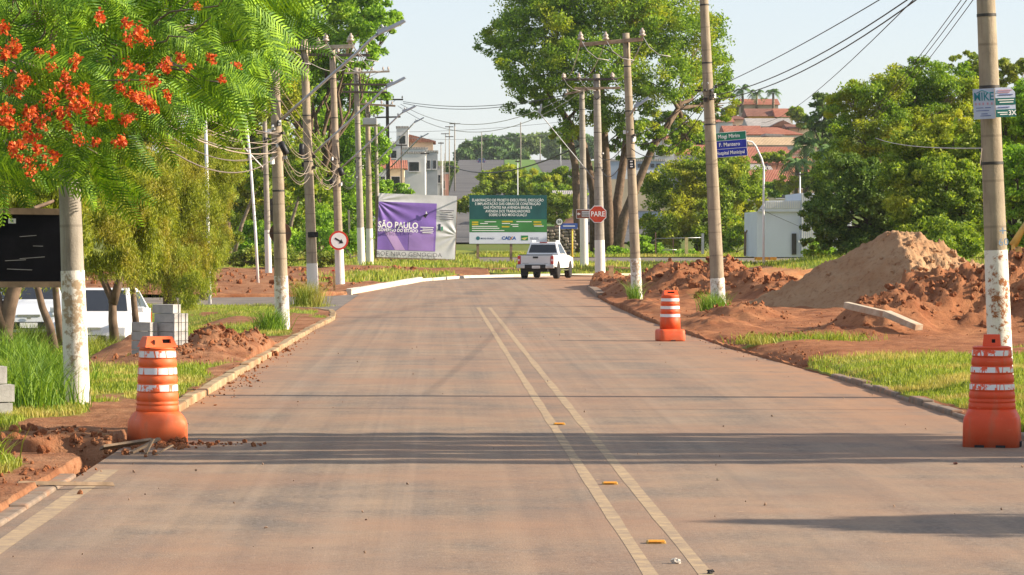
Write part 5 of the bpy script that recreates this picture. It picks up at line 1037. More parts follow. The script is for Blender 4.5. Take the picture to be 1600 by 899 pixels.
for (cx, cy, rx, ry, n, s0, s1) in ((8.6, 103, 2.0, 5, 420, .05, .22), (6.9, 112, .9, 6, 160, .05, .16), (10.2, 97, 1.2, 3.5, 160, .05, .2), (9.1, 66, 1.0, 2.0, 130, .03, .12), (10.9, 68, 1.5, 2.6, 260, .04, .16), (12.9, 67.5, 1.3, 2.6, 200, .04, .16), (7.2, 77, 1.2, 1.8, 110, .03, .1), (6.2, 61, 1.0, 2.0, 200, .02, .07), (5.9, 52, .35, 5, 120, .02, .05), (7.4, 61.5, 1.6, 2, 160, .02, .08), (6.3, 128, 1.0, 8, 160, .05, .14), (9, 75, 4, 10, 260, .02, .06), (12.2, 77, 1.5, 2.5, 120, .05, .16), (5.3, 59, .4, 9, 120, .012, .035)):
    for i in range(n):
        x = g.gauss(cx, rx * .5); y = g.gauss(cy, ry * .5)
        if x < rx0(np.array(y)) - (.5 if s1 < .04 else -.05): continue
        s = (s0 + (s1 - s0) * g.random() ** 3.2) * .8; z = float(zright(np.array(x), np.array(y))) if x > rx0(np.array(y)) else .0; sp.append((x, y, z + s * .25, s))
tag(join_clods('red_earth_clods', sp, REDC, 4), 'loose red clods scattered over the right hand works', 'earth', kind='stuff')
sp = []
for (cx, cy, rx, ry, n, s0, s1) in ((-3.75, 53, .8, 2, 170, .02, .09), (-3.35, 56.5, .5, 1.5, 70, .02, .06), (-4.2, 50, 1, 1.0, 110, .02, .06), (-3.6, 31.0, 1.4, .9, 230, .015, .06), (-2.75, 30.6, .5, .3, 90, .015, .05), (-2.35, 31.0, .5, .25, 80, .01, .035), (-2.85, 44, .3, 6, 120, .012, .035), (-3.9, 29.7, .9, .9, 160, .015, .07), (-3.3, 26.5, .4, 1.5, 60, .012, .04), (-2.8, 60, .25, 10, 120, .012, .03)):
    for i in range(n):
        x = g.gauss(cx, rx * .5); y = g.gauss(cy, ry * .5); s = s0 + (s1 - s0) * g.random() ** 2; z = float(zleft(np.array(x), np.array(y))) if x < kl(y) - .08 else 0.0; sp.append((x, y, z + s * .3, s))
tag(join_clods('red_earth_clods', sp, REDC, 5), 'loose red clods along the left kerb and trench', 'earth', kind='stuff')
sp = []
for i in range(700):
    y = g.uniform(111, 178); x = -1.5 - g.random() ** 1.4 * 26
    if x < float(np.interp(y, [108, 113, 148, 160], [-9, -4, -1.6, 0.3])) and soil_fl(np.array(x), np.array(y)) > .6: s = g.uniform(.05, .25) * g.random() ** .5; sp.append((x, y, float(zfl(np.array(x), np.array(y))) + s * .2, s))
tag(join_clods('red_earth_clods', sp, REDC, 6), 'churned red clods beyond the side street', 'earth', kind='stuff')
sp = []
for i in range(130):
    y = 20 + 60 * g.random() ** 1.5; x = g.uniform(-2.9, 5.6) if g.random() < .5 else (g.choice([-2.6, 5.2]) + g.gauss(0, .4)); s = g.uniform(.005, .018)
    if -3 < x < 5.7: sp.append((x, y, .006 + s * .3, s))
tag(join_clods('road_grit', sp, M('grit', (0.24, 0.16, 0.11), .95), 7), 'small stones and grit lying on the road', 'grit', kind='stuff')
def rock(px, py, s, col, label, z=.0):
    p = gp(px, py); o = link('stone', clod_mesh(int(px)), None, (p.x, p.y, z + s * .35), (0, 0, px), (s, s * .8, s * .6)); o.data.materials.append(M('stone_%d' % px, col, .95)); o.data.polygons.foreach_set('use_smooth', [False] * len(o.data.polygons)); tag(o, label, 'stone', 'loose stones on the road')
rock(1056, 881, .045, (0.5, 0.46, 0.4), 'pale stone on the near centre line'); rock(1122, 751, .025, (0.2, 0.16, 0.12), 'dark pebble in the right lane'); rock(1493, 726, .03, (0.16, 0.07, 0.05), 'dark clod beside the tall drum'); rock(1110, 897, .035, (0.03, 0.03, 0.03), 'black lump at the bottom of the centre line')
# excavated bank on the right: orange cut slope under grass
def bank():
    c = Vector((15.2, 132, 0)); e = empty('cut_bank', c, (0, 0, 0), 'orange earth bank cut with grass on top beside the mound', 'earth bank'); X, Y = np.meshgrid(np.linspace(-6, 9, 110), np.linspace(-7, 14, 100))
    top = .55 + .55 * sstep(-3, 2.5, X) - .55 * sstep(4, 9, X) * .3; k = sstep(-6.5 + 1.2 * np.sin(X * .6), -.5 + 1.2 * np.sin(X * .6), Y) * sstep(-6, -2.2, X) ; Z = top * k + .10 * (fbm(X * 1.6, Y * .8, 91, 5) - .5) - .02 + .10 * (fbm(X * 4, Y * .7, 92) - .5) * k * (1 - k) * 4
    me = gridmesh('earth', X, Y, Z, None); fattr(me, 'soil', 1 - .95 * sstep(.86, .95, k) * sstep(-1.5, .5, X)); me.materials.append(verge_mat('bank', (0.09, 0.15, 0.02), (0.2, 0.24, 0.04), (0.50, 0.20, 0.075), (0.56, 0.30, 0.14))); link('earth', me, e); return c, X, Y, Z, k
bc, bX, bY, bZ, bk = bank()
msk = (bk > .9) & (bX > -.8); ii = np.argwhere(msk); gg = np.random.default_rng(5); sel = ii[gg.integers(0, len(ii), 4500)]; pts = np.stack([bX[sel[:, 0], sel[:, 1]] + gg.uniform(-.1, .1, 4500), bY[sel[:, 0], sel[:, 1]] + gg.uniform(-.15, .15, 4500), bZ[sel[:, 0], sel[:, 1]] - .02], 1) + np.array(bc)
tag(link('grass', blades('grass', pts, .2, .03, F_GRASS, seed=19)), 'grass fringe along the top of the orange cut bank', 'grass', kind='stuff')
# concrete slabs on the earth
SLAB = M('slab_concrete', (0.50, 0.42, 0.31), .9, var=.25, scale=5, dirt=((0.36, 0.17, 0.08), .6))
def slab(label, a, b, w_, h_, name='concrete_beam'):
    a = Vector(a); b = Vector(b); d = b - a; o = MB().box((0, 0, 0), (d.length, w_, h_)).build(name, SLAB, None, (a + b) / 2, (0, -math.atan2(d.z, math.hypot(d.x, d.y)), math.atan2(d.y, d.x)), bevel=.012); return tag(o, label, 'concrete beam')
slab('concrete beam lying tilted on the red spoil below the mound', P(1322, 477, 63.2) , P(1386, 492, 62.4), .16, .13); slab('short concrete beam end beside the tilted beam', P(1385, 490, 62.2), P(1436, 512, 61.4), .2, .12)
slab('flat concrete slab half buried behind the tall bare pole', P(1133, 437, 118), P(1182, 438, 118), .5, .14)
slab('concrete block lying in the dirt beside the bright grass strip', P(1200, 529, 61.5), P(1216, 529, 61.5), .12, .10)
# broken planks and tile at the left drum
def plank(label, a, b, w_, th, mat=WOODD): a = Vector(a); b = Vector(b); d = b - a; o = MB().box((0, 0, 0), (d.length, w_, th), taper=(.96, .8)).build('broken_plank', mat, None, (a + b) / 2, (random.uniform(-.4, .4), -math.atan2(d.z, math.hypot(d.x, d.y)), math.atan2(d.y, d.x))); tag(o, label, 'plank', 'broken planks at the left drum')
plank('broken plank under the left drum pointing at the trench', (-3.15, 29.6, .06), (-2.72, 29.9, .11), .10, .025); plank('splintered plank end beside the left drum', (-2.86, 29.5, .02), (-2.62, 29.7, .14), .06, .02); plank('short splinter standing by the left drum', (-2.72, 29.4, .02), (-2.66, 29.5, .15), .035, .012); plank('thin splinter lying right of the left drum', (-2.62, 29.3, .02), (-2.48, 29.5, .09), .03, .012)
plank('long stick lying across the near left edge line', (-3.35, 25.2, .07), (-2.62, 25.6, .03), .035, .03)
o = MB().prism([(-.16, 0), (.15, -.01), (.17, .04), (.02, .065), (-.13, .06)], -.11, .11).build('broken_tile', M('tile_orange', (0.5, 0.24, 0.13), .9, var=.3), None, (-4.02, 28.1, .02), (0, 0, .2)); tag(o, 'flat orange broken brick beside the trench', 'brick')
# ------------------------------------------------------------------ concrete blocks
BLK = M('block_concrete', (0.40, 0.385, 0.36), .95, var=.2, scale=7, bump=.4)
def block(loc, rz, label, dims=(.39, .19, .145), group='grey concrete blocks'):
    e = empty('concrete_block', loc, (0, 0, rz), label, 'concrete block', group); L_, W_, H_ = dims; mb = MB(); mb.box((0, 0, H_ / 2), (L_ - .03, W_, H_ - .004))
    mb.build('core', BLK, e, bevel=.004)
    for s in (-1, 1):
        for q in (-1, 1): MB().box((s * (L_ / 2 - .008), q * (W_ / 2 - .03), H_ / 2), (.02, .055, H_ - .004)).build('end_rib', BLK, e, bevel=.004)
    return e
b1 = gp(262, 566); rz = R(-30); ux = Vector((math.cos(rz), math.sin(rz), 0)); uy = Vector((-math.sin(rz), math.cos(rz), 0)); rows = ['bottom', 'second', 'third', 'fourth', 'fifth', 'top']
for r_ in range(5):
    for d_ in range(2): block(b1 + ux * .0 + uy * (.2 * d_) + Vector((0, 0, .05 + .147 * r_)), rz, 'grey block in the right column by the spoil, %s row, %s' % (rows[r_], 'front' if d_ == 0 else 'rear'))
block(b1 + ux * -.05 + uy * .04 + Vector((0, 0, .05 + .147 * 5)), rz + .05, 'single grey block on top of the right column', (.39, .24, .145))
for r_ in range(4): block(b1 + ux * -.30 + uy * -.22 + Vector((0, 0, .05 + .15 * r_)), rz - .1, 'grey block in the left column behind the drum, %s row' % rows[r_])
b2 = gp(4, 662); 
for r_, (dx, n_) in enumerate(((.0, 'bottom'), (.02, 'middle'), (-.06, 'top'))): block(b2 + Vector((dx - .12, .1, .03 + .197 * r_)), R(20), 'grey block at the left frame edge, %s of the stack' % n_, (.39, .2, .19))
# road studs
STUD = M('stud_yellow', (0.48, 0.29, 0.07), .5, bump=0)
for px, py, nm in ((1025, 849, 'nearest yellow road stud between the centre lines'), (953, 757, 'middle yellow road stud between the centre lines'), (874, 664, 'farthest yellow road stud between the centre lines')):
    p = gp(px, py); e = empty('road_stud', (p.x, p.y, .0), (0, 0, 0), nm, 'road stud', 'yellow road studs'); MB().box((0, 0, .011), (.13, .09, .022), taper=(.9, .6)).build('housing', STUD, e, bevel=.004); MB().box((0, -.046, .018), (.1, .012, .014), (R(-30), 0, 0)).build('reflector', M('amber', (0.8, 0.35, 0.05), .2), e)
# ------------------------------------------------------------------ vehicles
def carpaint(name, col): return M(name, col, .3, 0, .5, .06, 2, .0)
TYRE = M('tyre_rubber', (0.025, 0.023, 0.022), .85, var=.3, scale=6); RIM = M('alloy_rim', (0.45, 0.45, 0.45), .35, .7, .5, .1); CHROME = M('chrome', (0.6, 0.6, 0.6), .2, .9, .5, .05, bump=0); TLIGHT = M('tail_red', (0.50, 0.015, 0.02), .25, 0, .6, .1, bump=0); HLIGHT = M('headlamp', (0.62, 0.66, 0.70), .12, 0, .6, .15, 9, 0)
def arch(c, zc, r, n=9, lo=.5):
    a0 = math.asin(max(-1, min(1, (lo - zc) / r))); return [(c + r * math.cos(math.pi - a0 - (math.pi - 2 * a0) * i / (n - 1)), zc + r * math.sin(math.pi - a0 - (math.pi - 2 * a0) * i / (n - 1))) for i in range(n)]
def body_mesh(name, prof, hw, mat, parent, bevel=.035):
    bm = bmesh.new(); A = [bm.verts.new((-hw(y, z), y, z)) for y, z in prof]; B = [bm.verts.new((hw(y, z), y, z)) for y, z in prof]; n = len(prof)
    bm.faces.new(A); bm.faces.new(list(reversed(B)))
    for i in range(n): j = (i + 1) % n; bm.faces.new((A[i], B[i], B[j], A[j]))
    bmesh.ops.recalc_face_normals(bm, faces=bm.faces[:]); me = bpy.data.meshes.new(name); bm.to_mesh(me); bm.free(); me.materials.append(mat); o = link(name, me, parent)
    m = o.modifiers.new('bevel', 'BEVEL'); m.width = bevel; m.segments = 3; m.limit_method = 'ANGLE'; m.angle_limit = R(30); me.polygons.foreach_set('use_smooth', [True] * len(me.polygons)); w_ = o.modifiers.new('wn', 'WEIGHTED_NORMAL'); return o
def frustum(b, t): return [Vector(v) for v in b + t]
def cab_mesh(name, v8, mat, parent, bevel=.06):
    bm = bmesh.new(); V = [bm.verts.new(v) for v in v8]
    for f in ((3, 2, 1, 0), (4, 5, 6, 7), (0, 1, 5, 4), (1, 2, 6, 5), (2, 3, 7, 6), (3, 0, 4, 7)): bm.faces.new([V[i] for i in f])
    bmesh.ops.recalc_face_normals(bm, faces=bm.faces[:]); me = bpy.data.meshes.new(name); bm.to_mesh(me); bm.free(); me.materials.append(mat); o = link(name, me, parent); m = o.modifiers.new('bevel', 'BEVEL'); m.width = bevel; m.segments = 3; me.polygons.foreach_set('use_smooth', [True] * 6); o.modifiers.new('wn', 'WEIGHTED_NORMAL'); return o
def pane(name, q, u0, u1, v0, v1, mat, parent, off=.012, th=.01, sk=(0, 0)):
    """panel set 12 mm proud of the quad q (4 corners: bottom-left, bottom-right, top-right, top-left)"""
    q = [Vector(v) for v in q]; n = (q[1] - q[0]).cross(q[3] - q[0]).normalized()
    f = lambda u, v: (q[0] * (1 - u) + q[1] * u) * (1 - v) + (q[3] * (1 - u) + q[2] * u) * v
    c = [f(u0, v0), f(u1, v0), f(u1 + sk[1], v1), f(u0 + sk[0], v1)]; mb = MB(); mb.add([p + n * (off - th) for p in c] + [p + n * off for p in c], [(4, 5, 6, 7), (0, 1, 5, 4), (1, 2, 6, 5), (2, 3, 7, 6), (3, 0, 4, 7)]); return mb.build(name, mat, parent)
def wheel(parent, x, y, r, w_=.22, side=1):
    mb = MB(); mb.lathe([(r * .62, -w_ / 2), (r * .93, -w_ / 2), (r, -w_ * .35), (r, w_ * .35), (r * .93, w_ / 2), (r * .62, w_ / 2)], 28, axis='X'); t_ = mb.build('wheel', TYRE, parent, (x, y, r))
    rm = MB(); s = side; rm.lathe([(r * .64, s * w_ * .30), (r * .60, s * w_ * .42), (r * .2, s * w_ * .36), (.02, s * w_ * .46)], 24, axis='X'); o = rm.build('rim', RIM, t_)
    for k in range(6):
        a = k * math.pi / 3; MB().box((s * w_ * .45, math.cos(a) * r * .36, math.sin(a) * r * .36), (.02, r * .42, r * .13), (a, 0, 0)).build('spoke', RIM, t_) if False else None
    return t_
WPAINT = carpaint('white_car_paint', (0.80, 0.80, 0.80)); SPAINT = carpaint('silver_car_paint', (0.58, 0.61, 0.64)); BPAINT = carpaint('blue_car_paint', (0.05, 0.07, 0.16))
tp = gp(857, 436); pk = empty('pickup_truck', (tp.x - .05, tp.y + 2.3, 0), (0, 0, R(-13)), 'white double cab pickup seen from behind at the bend', 'pickup truck')
prof = [(-2.58, .62), (-1.86, .58)] + arch(-1.38, .40, .47, 9, .55) + [(-.86, .52), (1.24, .52)] + arch(1.72, .40, .47, 9, .55) + [(2.2, .5), (2.55, .5), (2.62, .8), (2.5, 1.02), (1.55, 1.12), (.9, 1.16), (-2.58, 1.16), (-2.6, .9)]
body_mesh('body', prof, lambda y, z: .91 - .04 * max(0, (z - .8)) - .05 * max(0, abs(y) - 2.2), WPAINT, pk)
cv = frustum([(-.84, -.86, 1.14), (.84, -.86, 1.14), (.84, 1.3, 1.14), (-.84, 1.3, 1.14)], [(-.64, -.62, 1.80), (.64, -.62, 1.80), (.64, .42, 1.80), (-.64, .42, 1.80)]); cab = cab_mesh('cab', cv, WPAINT, pk)
pane('rear_window', [cv[0], cv[1], cv[5], cv[4]], .06, .94, .20, .80, GLASSD, pk); pane('windscreen', [cv[2], cv[3], cv[7], cv[6]], .06, .94, .1, .9, GLASSD, pk)
for nm, q in (('right', [cv[1], cv[2], cv[6], cv[5]]), ('left', [cv[3], cv[0], cv[4], cv[7]])):
    a, b = ((.10, .46), (.5, .86)) if nm == 'right' else ((.14, .5), (.54, .9)); pane('side_window', q, *a, .12, .84, GLASSD, pk, sk=(.08, .0) if nm == 'right' else (.0, 0)); pane('side_window', q, *b, .12, .84, GLASSD, pk, sk=(.0, -.06))
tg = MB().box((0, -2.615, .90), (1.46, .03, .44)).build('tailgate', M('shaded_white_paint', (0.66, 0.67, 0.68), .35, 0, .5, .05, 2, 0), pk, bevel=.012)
MB().box((0, -2.638, 1.05), (.26, .03, .09)).build('handle', BLACKP, tg, bevel=.01); MB().box((0, -2.634, .97), (.08, .012, .05)).build('badge', CHROME, tg); MB().box((-.5, -2.633, .76), (.32, .006, .03)).build('lettering', LEDG, tg); MB().box((.52, -2.633, .76), (.16, .006, .025)).build('lettering', LEDG, tg)
MB().box((0, -1.75, 1.172), (1.66, 1.7, .03)).build('bed_cover', BLACKP, pk)
for s in (-1, 1): MB().box((s * .82, -2.60, .92), (.15, .08, .40)).build('tail_light', TLIGHT, pk, bevel=.015); MB().box((s * .83, -2.632, .92), (.09, .02, .1)).build('reverse_lens', M('pale_lens', (0.75, 0.6, 0.6), .2), pk)
MB().box((0, -2.66, .60), (1.06, .16, .20)).build('bumper_step', BLACKP, pk, bevel=.02)
for s in (-1, 1): MB().box((s * .72, -2.66, .60), (.42, .18, .17)).build('bumper', M('bumper_chrome', (0.52, 0.52, 0.52), .4, .5), pk, bevel=.03)
lp = MB().box((.05, -2.75, .58), (.40, .02, .13)).build('licence_plate', WHITEP, pk)
for k in range(7): MB().box((.05 - .15 + k * .05, -2.762, .575), (.03, .004, .06)).build('character', LEDG, lp)
MB().box((0, -2.2, .46), (1.1, .5, .22)).build('chassis', BLACKP, pk); MB().tube([(0, -1.38, .4), (.7, -1.38, .4)], .07, 8).build('axle', BLACKP, pk); MB().box((0, -1.0, .42), (1.0, 2.4, .16)).build('underbody', BLACKP, pk)
for y in (-1.38, 1.72):
    for s in (-1, 1): wheel(pk, s * .80, y, .385, .26, s)
for s in (-1, 1):
    MB().box((s * .72, -1.85, .30), (.30, .02, .30)).build('mud_flap', BLACKP, pk); MB().tube([(s * .6, -.5, 1.84), (s * .6, .35, 1.84)], .035, 8).build('roof_rail', WPAINT, pk); MB().box((s * 1.0, .72, 1.24), (.2, .12, .17), (0, 0, 0)).build('mirror', BLACKP, pk, bevel=.03); MB().box((s * .86, .1, .42), (.14, 2.0, .05)).build('side_step', CHROME, pk)
    MB().box((s * .908, .25, 1.0), (.02, .16, .03)).build('door_handle', CHROME, pk)
MB().box((0, -.64, 1.78), (.36, .05, .04)).build('brake_light', TLIGHT, pk)
# hatchbacks parked behind the willows, fronts to the viewer
def hatch(loc, rz, paint, label, sc=1.0, front=True, name='parked_car'):
    e = empty(name, loc, (0, 0, R(rz)), label, 'car', 'cars parked behind the willows' if name == 'parked_car' else None); e.scale = (sc,) * 3
    prof = [(-1.92, .32), (-1.62, .28)] + arch(-1.25, .30, .36, 9, .28) + [(-.86, .26), (.82, .26)] + arch(1.22, .30, .36, 9, .28) + [(1.6, .26), (1.9, .28), (1.97, .5), (1.93, .68), (1.80, .80), (1.45, .90), (.95, .99), (-1.85, 1.02), (-1.95, .75)]
    body_mesh('body', prof, lambda y, z: .85 - .03 * max(0, z - .6) - .14 * max(0, abs(y) - 1.45) ** 1.2, paint, e, .045)
    v = frustum([(-.78, -1.82, .99), (.78, -1.82, .99), (.78, 1.02, .97), (-.78, 1.02, .97)], [(-.57, -1.4, 1.48), (.57, -1.4, 1.48), (.57, .15, 1.50), (-.57, .15, 1.50)]); cab_mesh('cabin', v, paint, e, .05)
    pane('windscreen', [v[2], v[3], v[7], v[6]], .05, .95, .08, .90, GLASSD, e); pane('rear_window', [v[0], v[1], v[5], v[4]], .1, .9, .15, .85, GLASSD, e)
    for q in ([v[1], v[2], v[6], v[5]], [v[3], v[0], v[4], v[7]]):
        pane('side_window', q, .12, .48, .1, .82, GLASSD, e); pane('side_window', q, .52, .88, .1, .82, GLASSD, e)
    for s in (-1, 1):
        MB().box((s * .62, 1.83, .70), (.30, .22, .15), (R(18), 0, s * -.45)).build('headlight', HLIGHT, e, bevel=.03); MB().box((s * .60, 1.93, .40), (.26, .06, .13), (0, 0, s * -.3)).build('fog_lamp', BLACKP, e, bevel=.02); MB().box((s * .93, .78, 1.04), (.2, .12, .13)).build('mirror', paint, e, bevel=.03); MB().box((s * .7, -1.88, .8), (.2, .1, .26)).build('tail_light', TLIGHT, e)
        for y in (-1.25, 1.22): wheel(e, s * .74, y, .29, .18, s)
    MB().box((0, 1.965, .44), (.75, .03, .16)).build('grille', BLACKP, e, bevel=.02); MB().box((0, 1.94, .66), (.5, .03, .05)).build('upper_grille', CHROME, e); MB().box((0, 1.99, .44), (.40, .015, .12)).build('licence_plate', WHITEP, e); MB().box((0, 1.985, .62), (.09, .02, .07)).build('badge', CHROME, e)
    return e
hatch((-7.45, 70.4, -.60), 177, WPAINT, 'white hatchback parked facing the camera behind the forked willow', 1.0)
hatch((-9.95, 77.5, -.52), 186, SPAINT, 'silver grey car parked at the left edge behind the thick willow trunk', 1.04)
hatch(tuple(P(752, 259, 740) ), 0, BPAINT, 'small dark blue car driving up the far avenue', 1.1, name='distant_car')
# ------------------------------------------------------------------ billboards
PUR = M('print_purple', (0.20, 0.115, 0.42), .55, var=.1, scale=.8, bump=0); PUR2 = M('print_light_purple', (0.40, 0.26, 0.52), .55, var=.08, scale=.8, bump=0); PUR3 = M('print_mid_purple', (0.28, 0.175, 0.47), .55, var=.1, scale=.8, bump=0); TARP = M('grey_tarp', (0.50, 0.50, 0.53), .4, 0, .5, .1, 1.2, .05); GRAF = M('graffiti_ink', (0.10, 0.10, 0.13), .8, bump=0)
bs = 205 / FPX; bw, bh = 125 * bs, 99.5 * bs; bc_ = P(649.5, 354, 205); bb = empty('billboard', (bc_.x, bc_.y, ztf(bc_.x, 205)), (0, R(1.9), R(12)), 'sagging purple and grey banner billboard with graffiti along the bottom', 'billboard'); zc = bc_.z - ztf(bc_.x, 205)
def wr(u, v):   # folds of the slack banner, metres towards the viewer; u from left, v from top
    f = .05 * np.sin(7.5 * (v * .9 + u * .62) + .8) * np.exp(-((v - .35 - u * .35) / .33) ** 2); r = np.hypot(u + .02, v - .12); th = np.arctan2(v - .12, u + .02); f = f + .05 * np.sin(th * 16) * np.exp(-r * 2.3) * np.clip(r * 6, 0, 1)
    r2 = np.hypot(1.02 - u, v - .62); th2 = np.arctan2(v - .62, 1.02 - u); f = f + .045 * np.sin(th2 * 11) * np.exp(-r2 * 4) * np.clip(r2 * 8, 0, 1); return f + .03 * (fbm(u * 6, v * 5, 301) - .5)
def banner(name, u0, u1, v0, v1, mat, off, n=60, skew=None):
    u = np.linspace(u0, u1, max(4, int(n * (u1 - u0)) + 4)); v = np.linspace(v0, v1, max(4, int(n * (v1 - v0)) + 4)); V_, U_ = np.meshgrid(v, u, indexing='ij')
    if skew: U_ = np.clip(U_ + skew * (V_ - v0) / (v1 - v0), 0, .744)
    X = (U_ - .5) * bw; Z = zc + (.5 - V_) * bh; Y = -wr(U_, V_) - off; a, b = X.shape; idx = np.arange(a * b).reshape(a, b); F = np.stack([idx[:-1, :-1], idx[1:, :-1], idx[1:, 1:], idx[:-1, 1:]], -1).reshape(-1, 4)
    return link(name, np_mesh(name, np.stack([X, Y, Z], -1).reshape(-1, 3), F, mat, True), bb)
sheet = banner('banner', 0, 1, 0, 1, TARP, 0, 90); banner('purple_print', .004, .744, .13, .885, PUR, .012, 90); banner('light_purple_patch', .09, .22, .60, .882, PUR2, .02, 60, .14); banner('mid_purple_patch', .40, .72, .60, .882, PUR3, .02, 60)
lettering('SÃO PAULO', .56, WHITEP, bb, ((.255 - .5) * bw, -.16, zc + (.5 - .495) * bh), bold=.014, sx=.86); lettering('GOVERNO DO ESTADO', .27, WHITEP, bb, ((.255 - .5) * bw, -.16, zc + (.5 - .575) * bh), bold=.006, sx=.90)
for k in range(4): MB().box(((.625 + .01 * (k % 2) - .5) * bw, -.10, zc + (.5 - .51 - .028 * k) * bh), ((.17 - .04 * (k % 2)) * bw, .006, .045)).build('small_print', WHITEP, bb)
lettering('BOE NIRO GENOCIDA', .40, GRAF, bb, ((.41 - .5) * bw, -.09, zc + (.5 - .945) * bh), bold=-.002, sx=1.06, name='graffiti')
hl = MB(); hl.prism([((.565 - .5) * bw, zc + (.5 - .33) * bh), ((.60 - .5) * bw, zc + (.5 - .365) * bh), ((.635 - .5) * bw, zc + (.5 - .30) * bh), ((.60 - .5) * bw, zc + (.5 - .305) * bh)], -.14, -.09); hl.build('torn_hole', BLACKI, bb); hl = MB(); hl.prism([((.60 - .5) * bw, zc + (.5 - .30) * bh), ((.625 - .5) * bw, zc + (.5 - .30) * bh), ((.605 - .5) * bw, zc + (.5 - .255) * bh)], -.17, -.12); hl.build('torn_flap', WHITEP, bb)
for v_, l_ in ((.235, .19), (.262, .13), (.305, .17), (.34, .19), (.375, .17)): MB().box(((.87 - .5) * bw, -.07, zc + (.5 - v_) * bh), (l_ * bw, .006, .05)).build('small_print', GRAF, bb)
MB().box(((.785 - .5) * bw, -.07, zc + (.5 - .50) * bh), (.03 * bw, .006, .42)).build('logo', M('logo_dark', (0.03, 0.04, 0.09), .6), bb); MB().box(((.82 - .5) * bw, -.07, zc + (.5 - .52) * bh), (.022 * bw, .006, .26)).build('logo', M('logo_green', (0.05, 0.25, 0.15), .6), bb)
MB().box((0, .06, zc - bh / 2 - .04), (bw, .10, .12)).build('bottom_rail', WOODD, bb)
for u_ in (.0, .19, .33, .41, .60, .95, 1.0): MB().box(((u_ - .5) * bw, .12 + (.3 if u_ in (.33, .95) else 0), zc / 2 + (.9 if u_ in (.0, 1.0) else -.5)), (.2 if u_ == 0 else .1, .1, zc + (1.9 if u_ in (.0, 1.0) else -.9))).build('post', WOODD, bb)
gs = 212 / FPX; gw, gh = 122 * gs, 76 * gs; gc = P(794, 343, 212); gb = empty('billboard', (gc.x, gc.y, ztf(gc.x, 212)), (0, 0, R(6)), 'dark green public works billboard with white lettering behind the pickup', 'billboard'); gz = gc.z - ztf(gc.x, 212)
gv = lambda py: gz + (343 - py) * gs; gu = lambda px: (px - 794) * gs
MB().box((0, .03, gz), (gw, .06, gh)).build('panel', M('print_pale', (0.62, 0.66, 0.74), .5, var=.06, scale=1), gb); MB().box((0, -.004, gv(324)), (gw, .006, 38 * gs)).build('dark_green_print', M('print_dark_green', (0.012, 0.085, 0.085), .5, var=.25, scale=.9, bump=0), gb); MB().box((0, -.0045, gv(353)), (gw, .006, 20 * gs)).build('green_print', M('print_green', (0.045, 0.20, 0.05), .5, var=.25, scale=.9, bump=0), gb)
for i, tx in enumerate(('ELABORAÇÃO DE PROJETO EXECUTIVO, EXECUÇÃO', 'E IMPLANTAÇÃO DAS OBRAS DE CONSTRUÇÃO', 'DAS PONTES NA AVENIDA BRASIL E', 'AVENIDA DOS TRABALHADORES', 'SOBRE O RIO MOGI GUAÇU')): lettering(tx, .25, WHITEP, gb, (gu(793.5), -.010, gv(313.2 + 5.75 * i)), bold=.002, sx=.80)
YEL = M('print_yellow', (0.55, 0.42, 0.03), .5, bump=0)
for x0, x1, y_ in ((737, 747, 347.5), (737, 747, 351), (784, 801, 346.5), (784, 796, 354.5), (834, 846, 347), (834, 847, 351)): MB().box((gu((x0 + x1) / 2), -.011, gv(y_)), ((x1 - x0) * gs, .006, 2.2 * gs)).build('yellow_print', YEL, gb)
for x0, x1, y_ in ((757, 775, 346.8), (750, 762, 349.5), (737, 777, 354), (737, 780, 357), (737, 788, 360.5), (784, 797, 349.5), (798, 810, 351), (801, 810, 354), (807, 831, 346.6), (835, 850, 353.5)): MB().box((gu((x0 + x1) / 2), -.011, gv(y_)), ((x1 - x0) * gs, .006, 1.1 * gs)).build('small_print', WHITEP, gb)
lettering('CAIXA', .30, M('print_blue', (0.01, 0.08, 0.32), .5, bump=0), gb, (gu(795), -.006, gv(372.5)), bold=.010, sx=1.05); MB().box((gu(799), -.012, gv(372.5)), (.05, .006, .26), (0, R(35), 0)).build('orange_stroke', M('print_orange', (0.75, 0.3, 0.03), .5, bump=0), gb)
lettering('MOGI GUAÇU', .15, M('print_navy', (0.02, 0.03, 0.12), .5, bump=0), gb, (gu(761.5), -.006, gv(373)), bold=.002, sx=.95); MB().lathe([(.13, 0), (.13, .006)], 16, axis='Y', c=(gu(746.5), -.006, gv(372.5))).build('crest', M('crest_teal', (0.03, 0.15, 0.17), .5), gb)
fl_ = MB().box((gu(820), -.006, gv(372)), (.46, .006, .32)).build('flag', M('flag_green', (0.02, 0.20, 0.05), .5, bump=0), gb); MB().prism([(gu(814.5), gv(373)), (gu(820), gv(375.5)), (gu(825), gv(371)), (gu(819), gv(371.5))], -.014, -.010).build('flag_swoosh', M('flag_yellow', (0.70, 0.62, 0.2), .5, bump=0), gb); lettering('BRASIL', .22, M('print_greyblue', (0.28, 0.30, 0.36), .5, bump=0), gb, (gu(836), -.006, gv(373)), bold=.002, sx=.9)
for px in (746.5, 799): MB().box((gu(px), .14, (gz - .4) / 2 - .1), (.16, .14, gz + .8)).build('post', WOODD, gb)
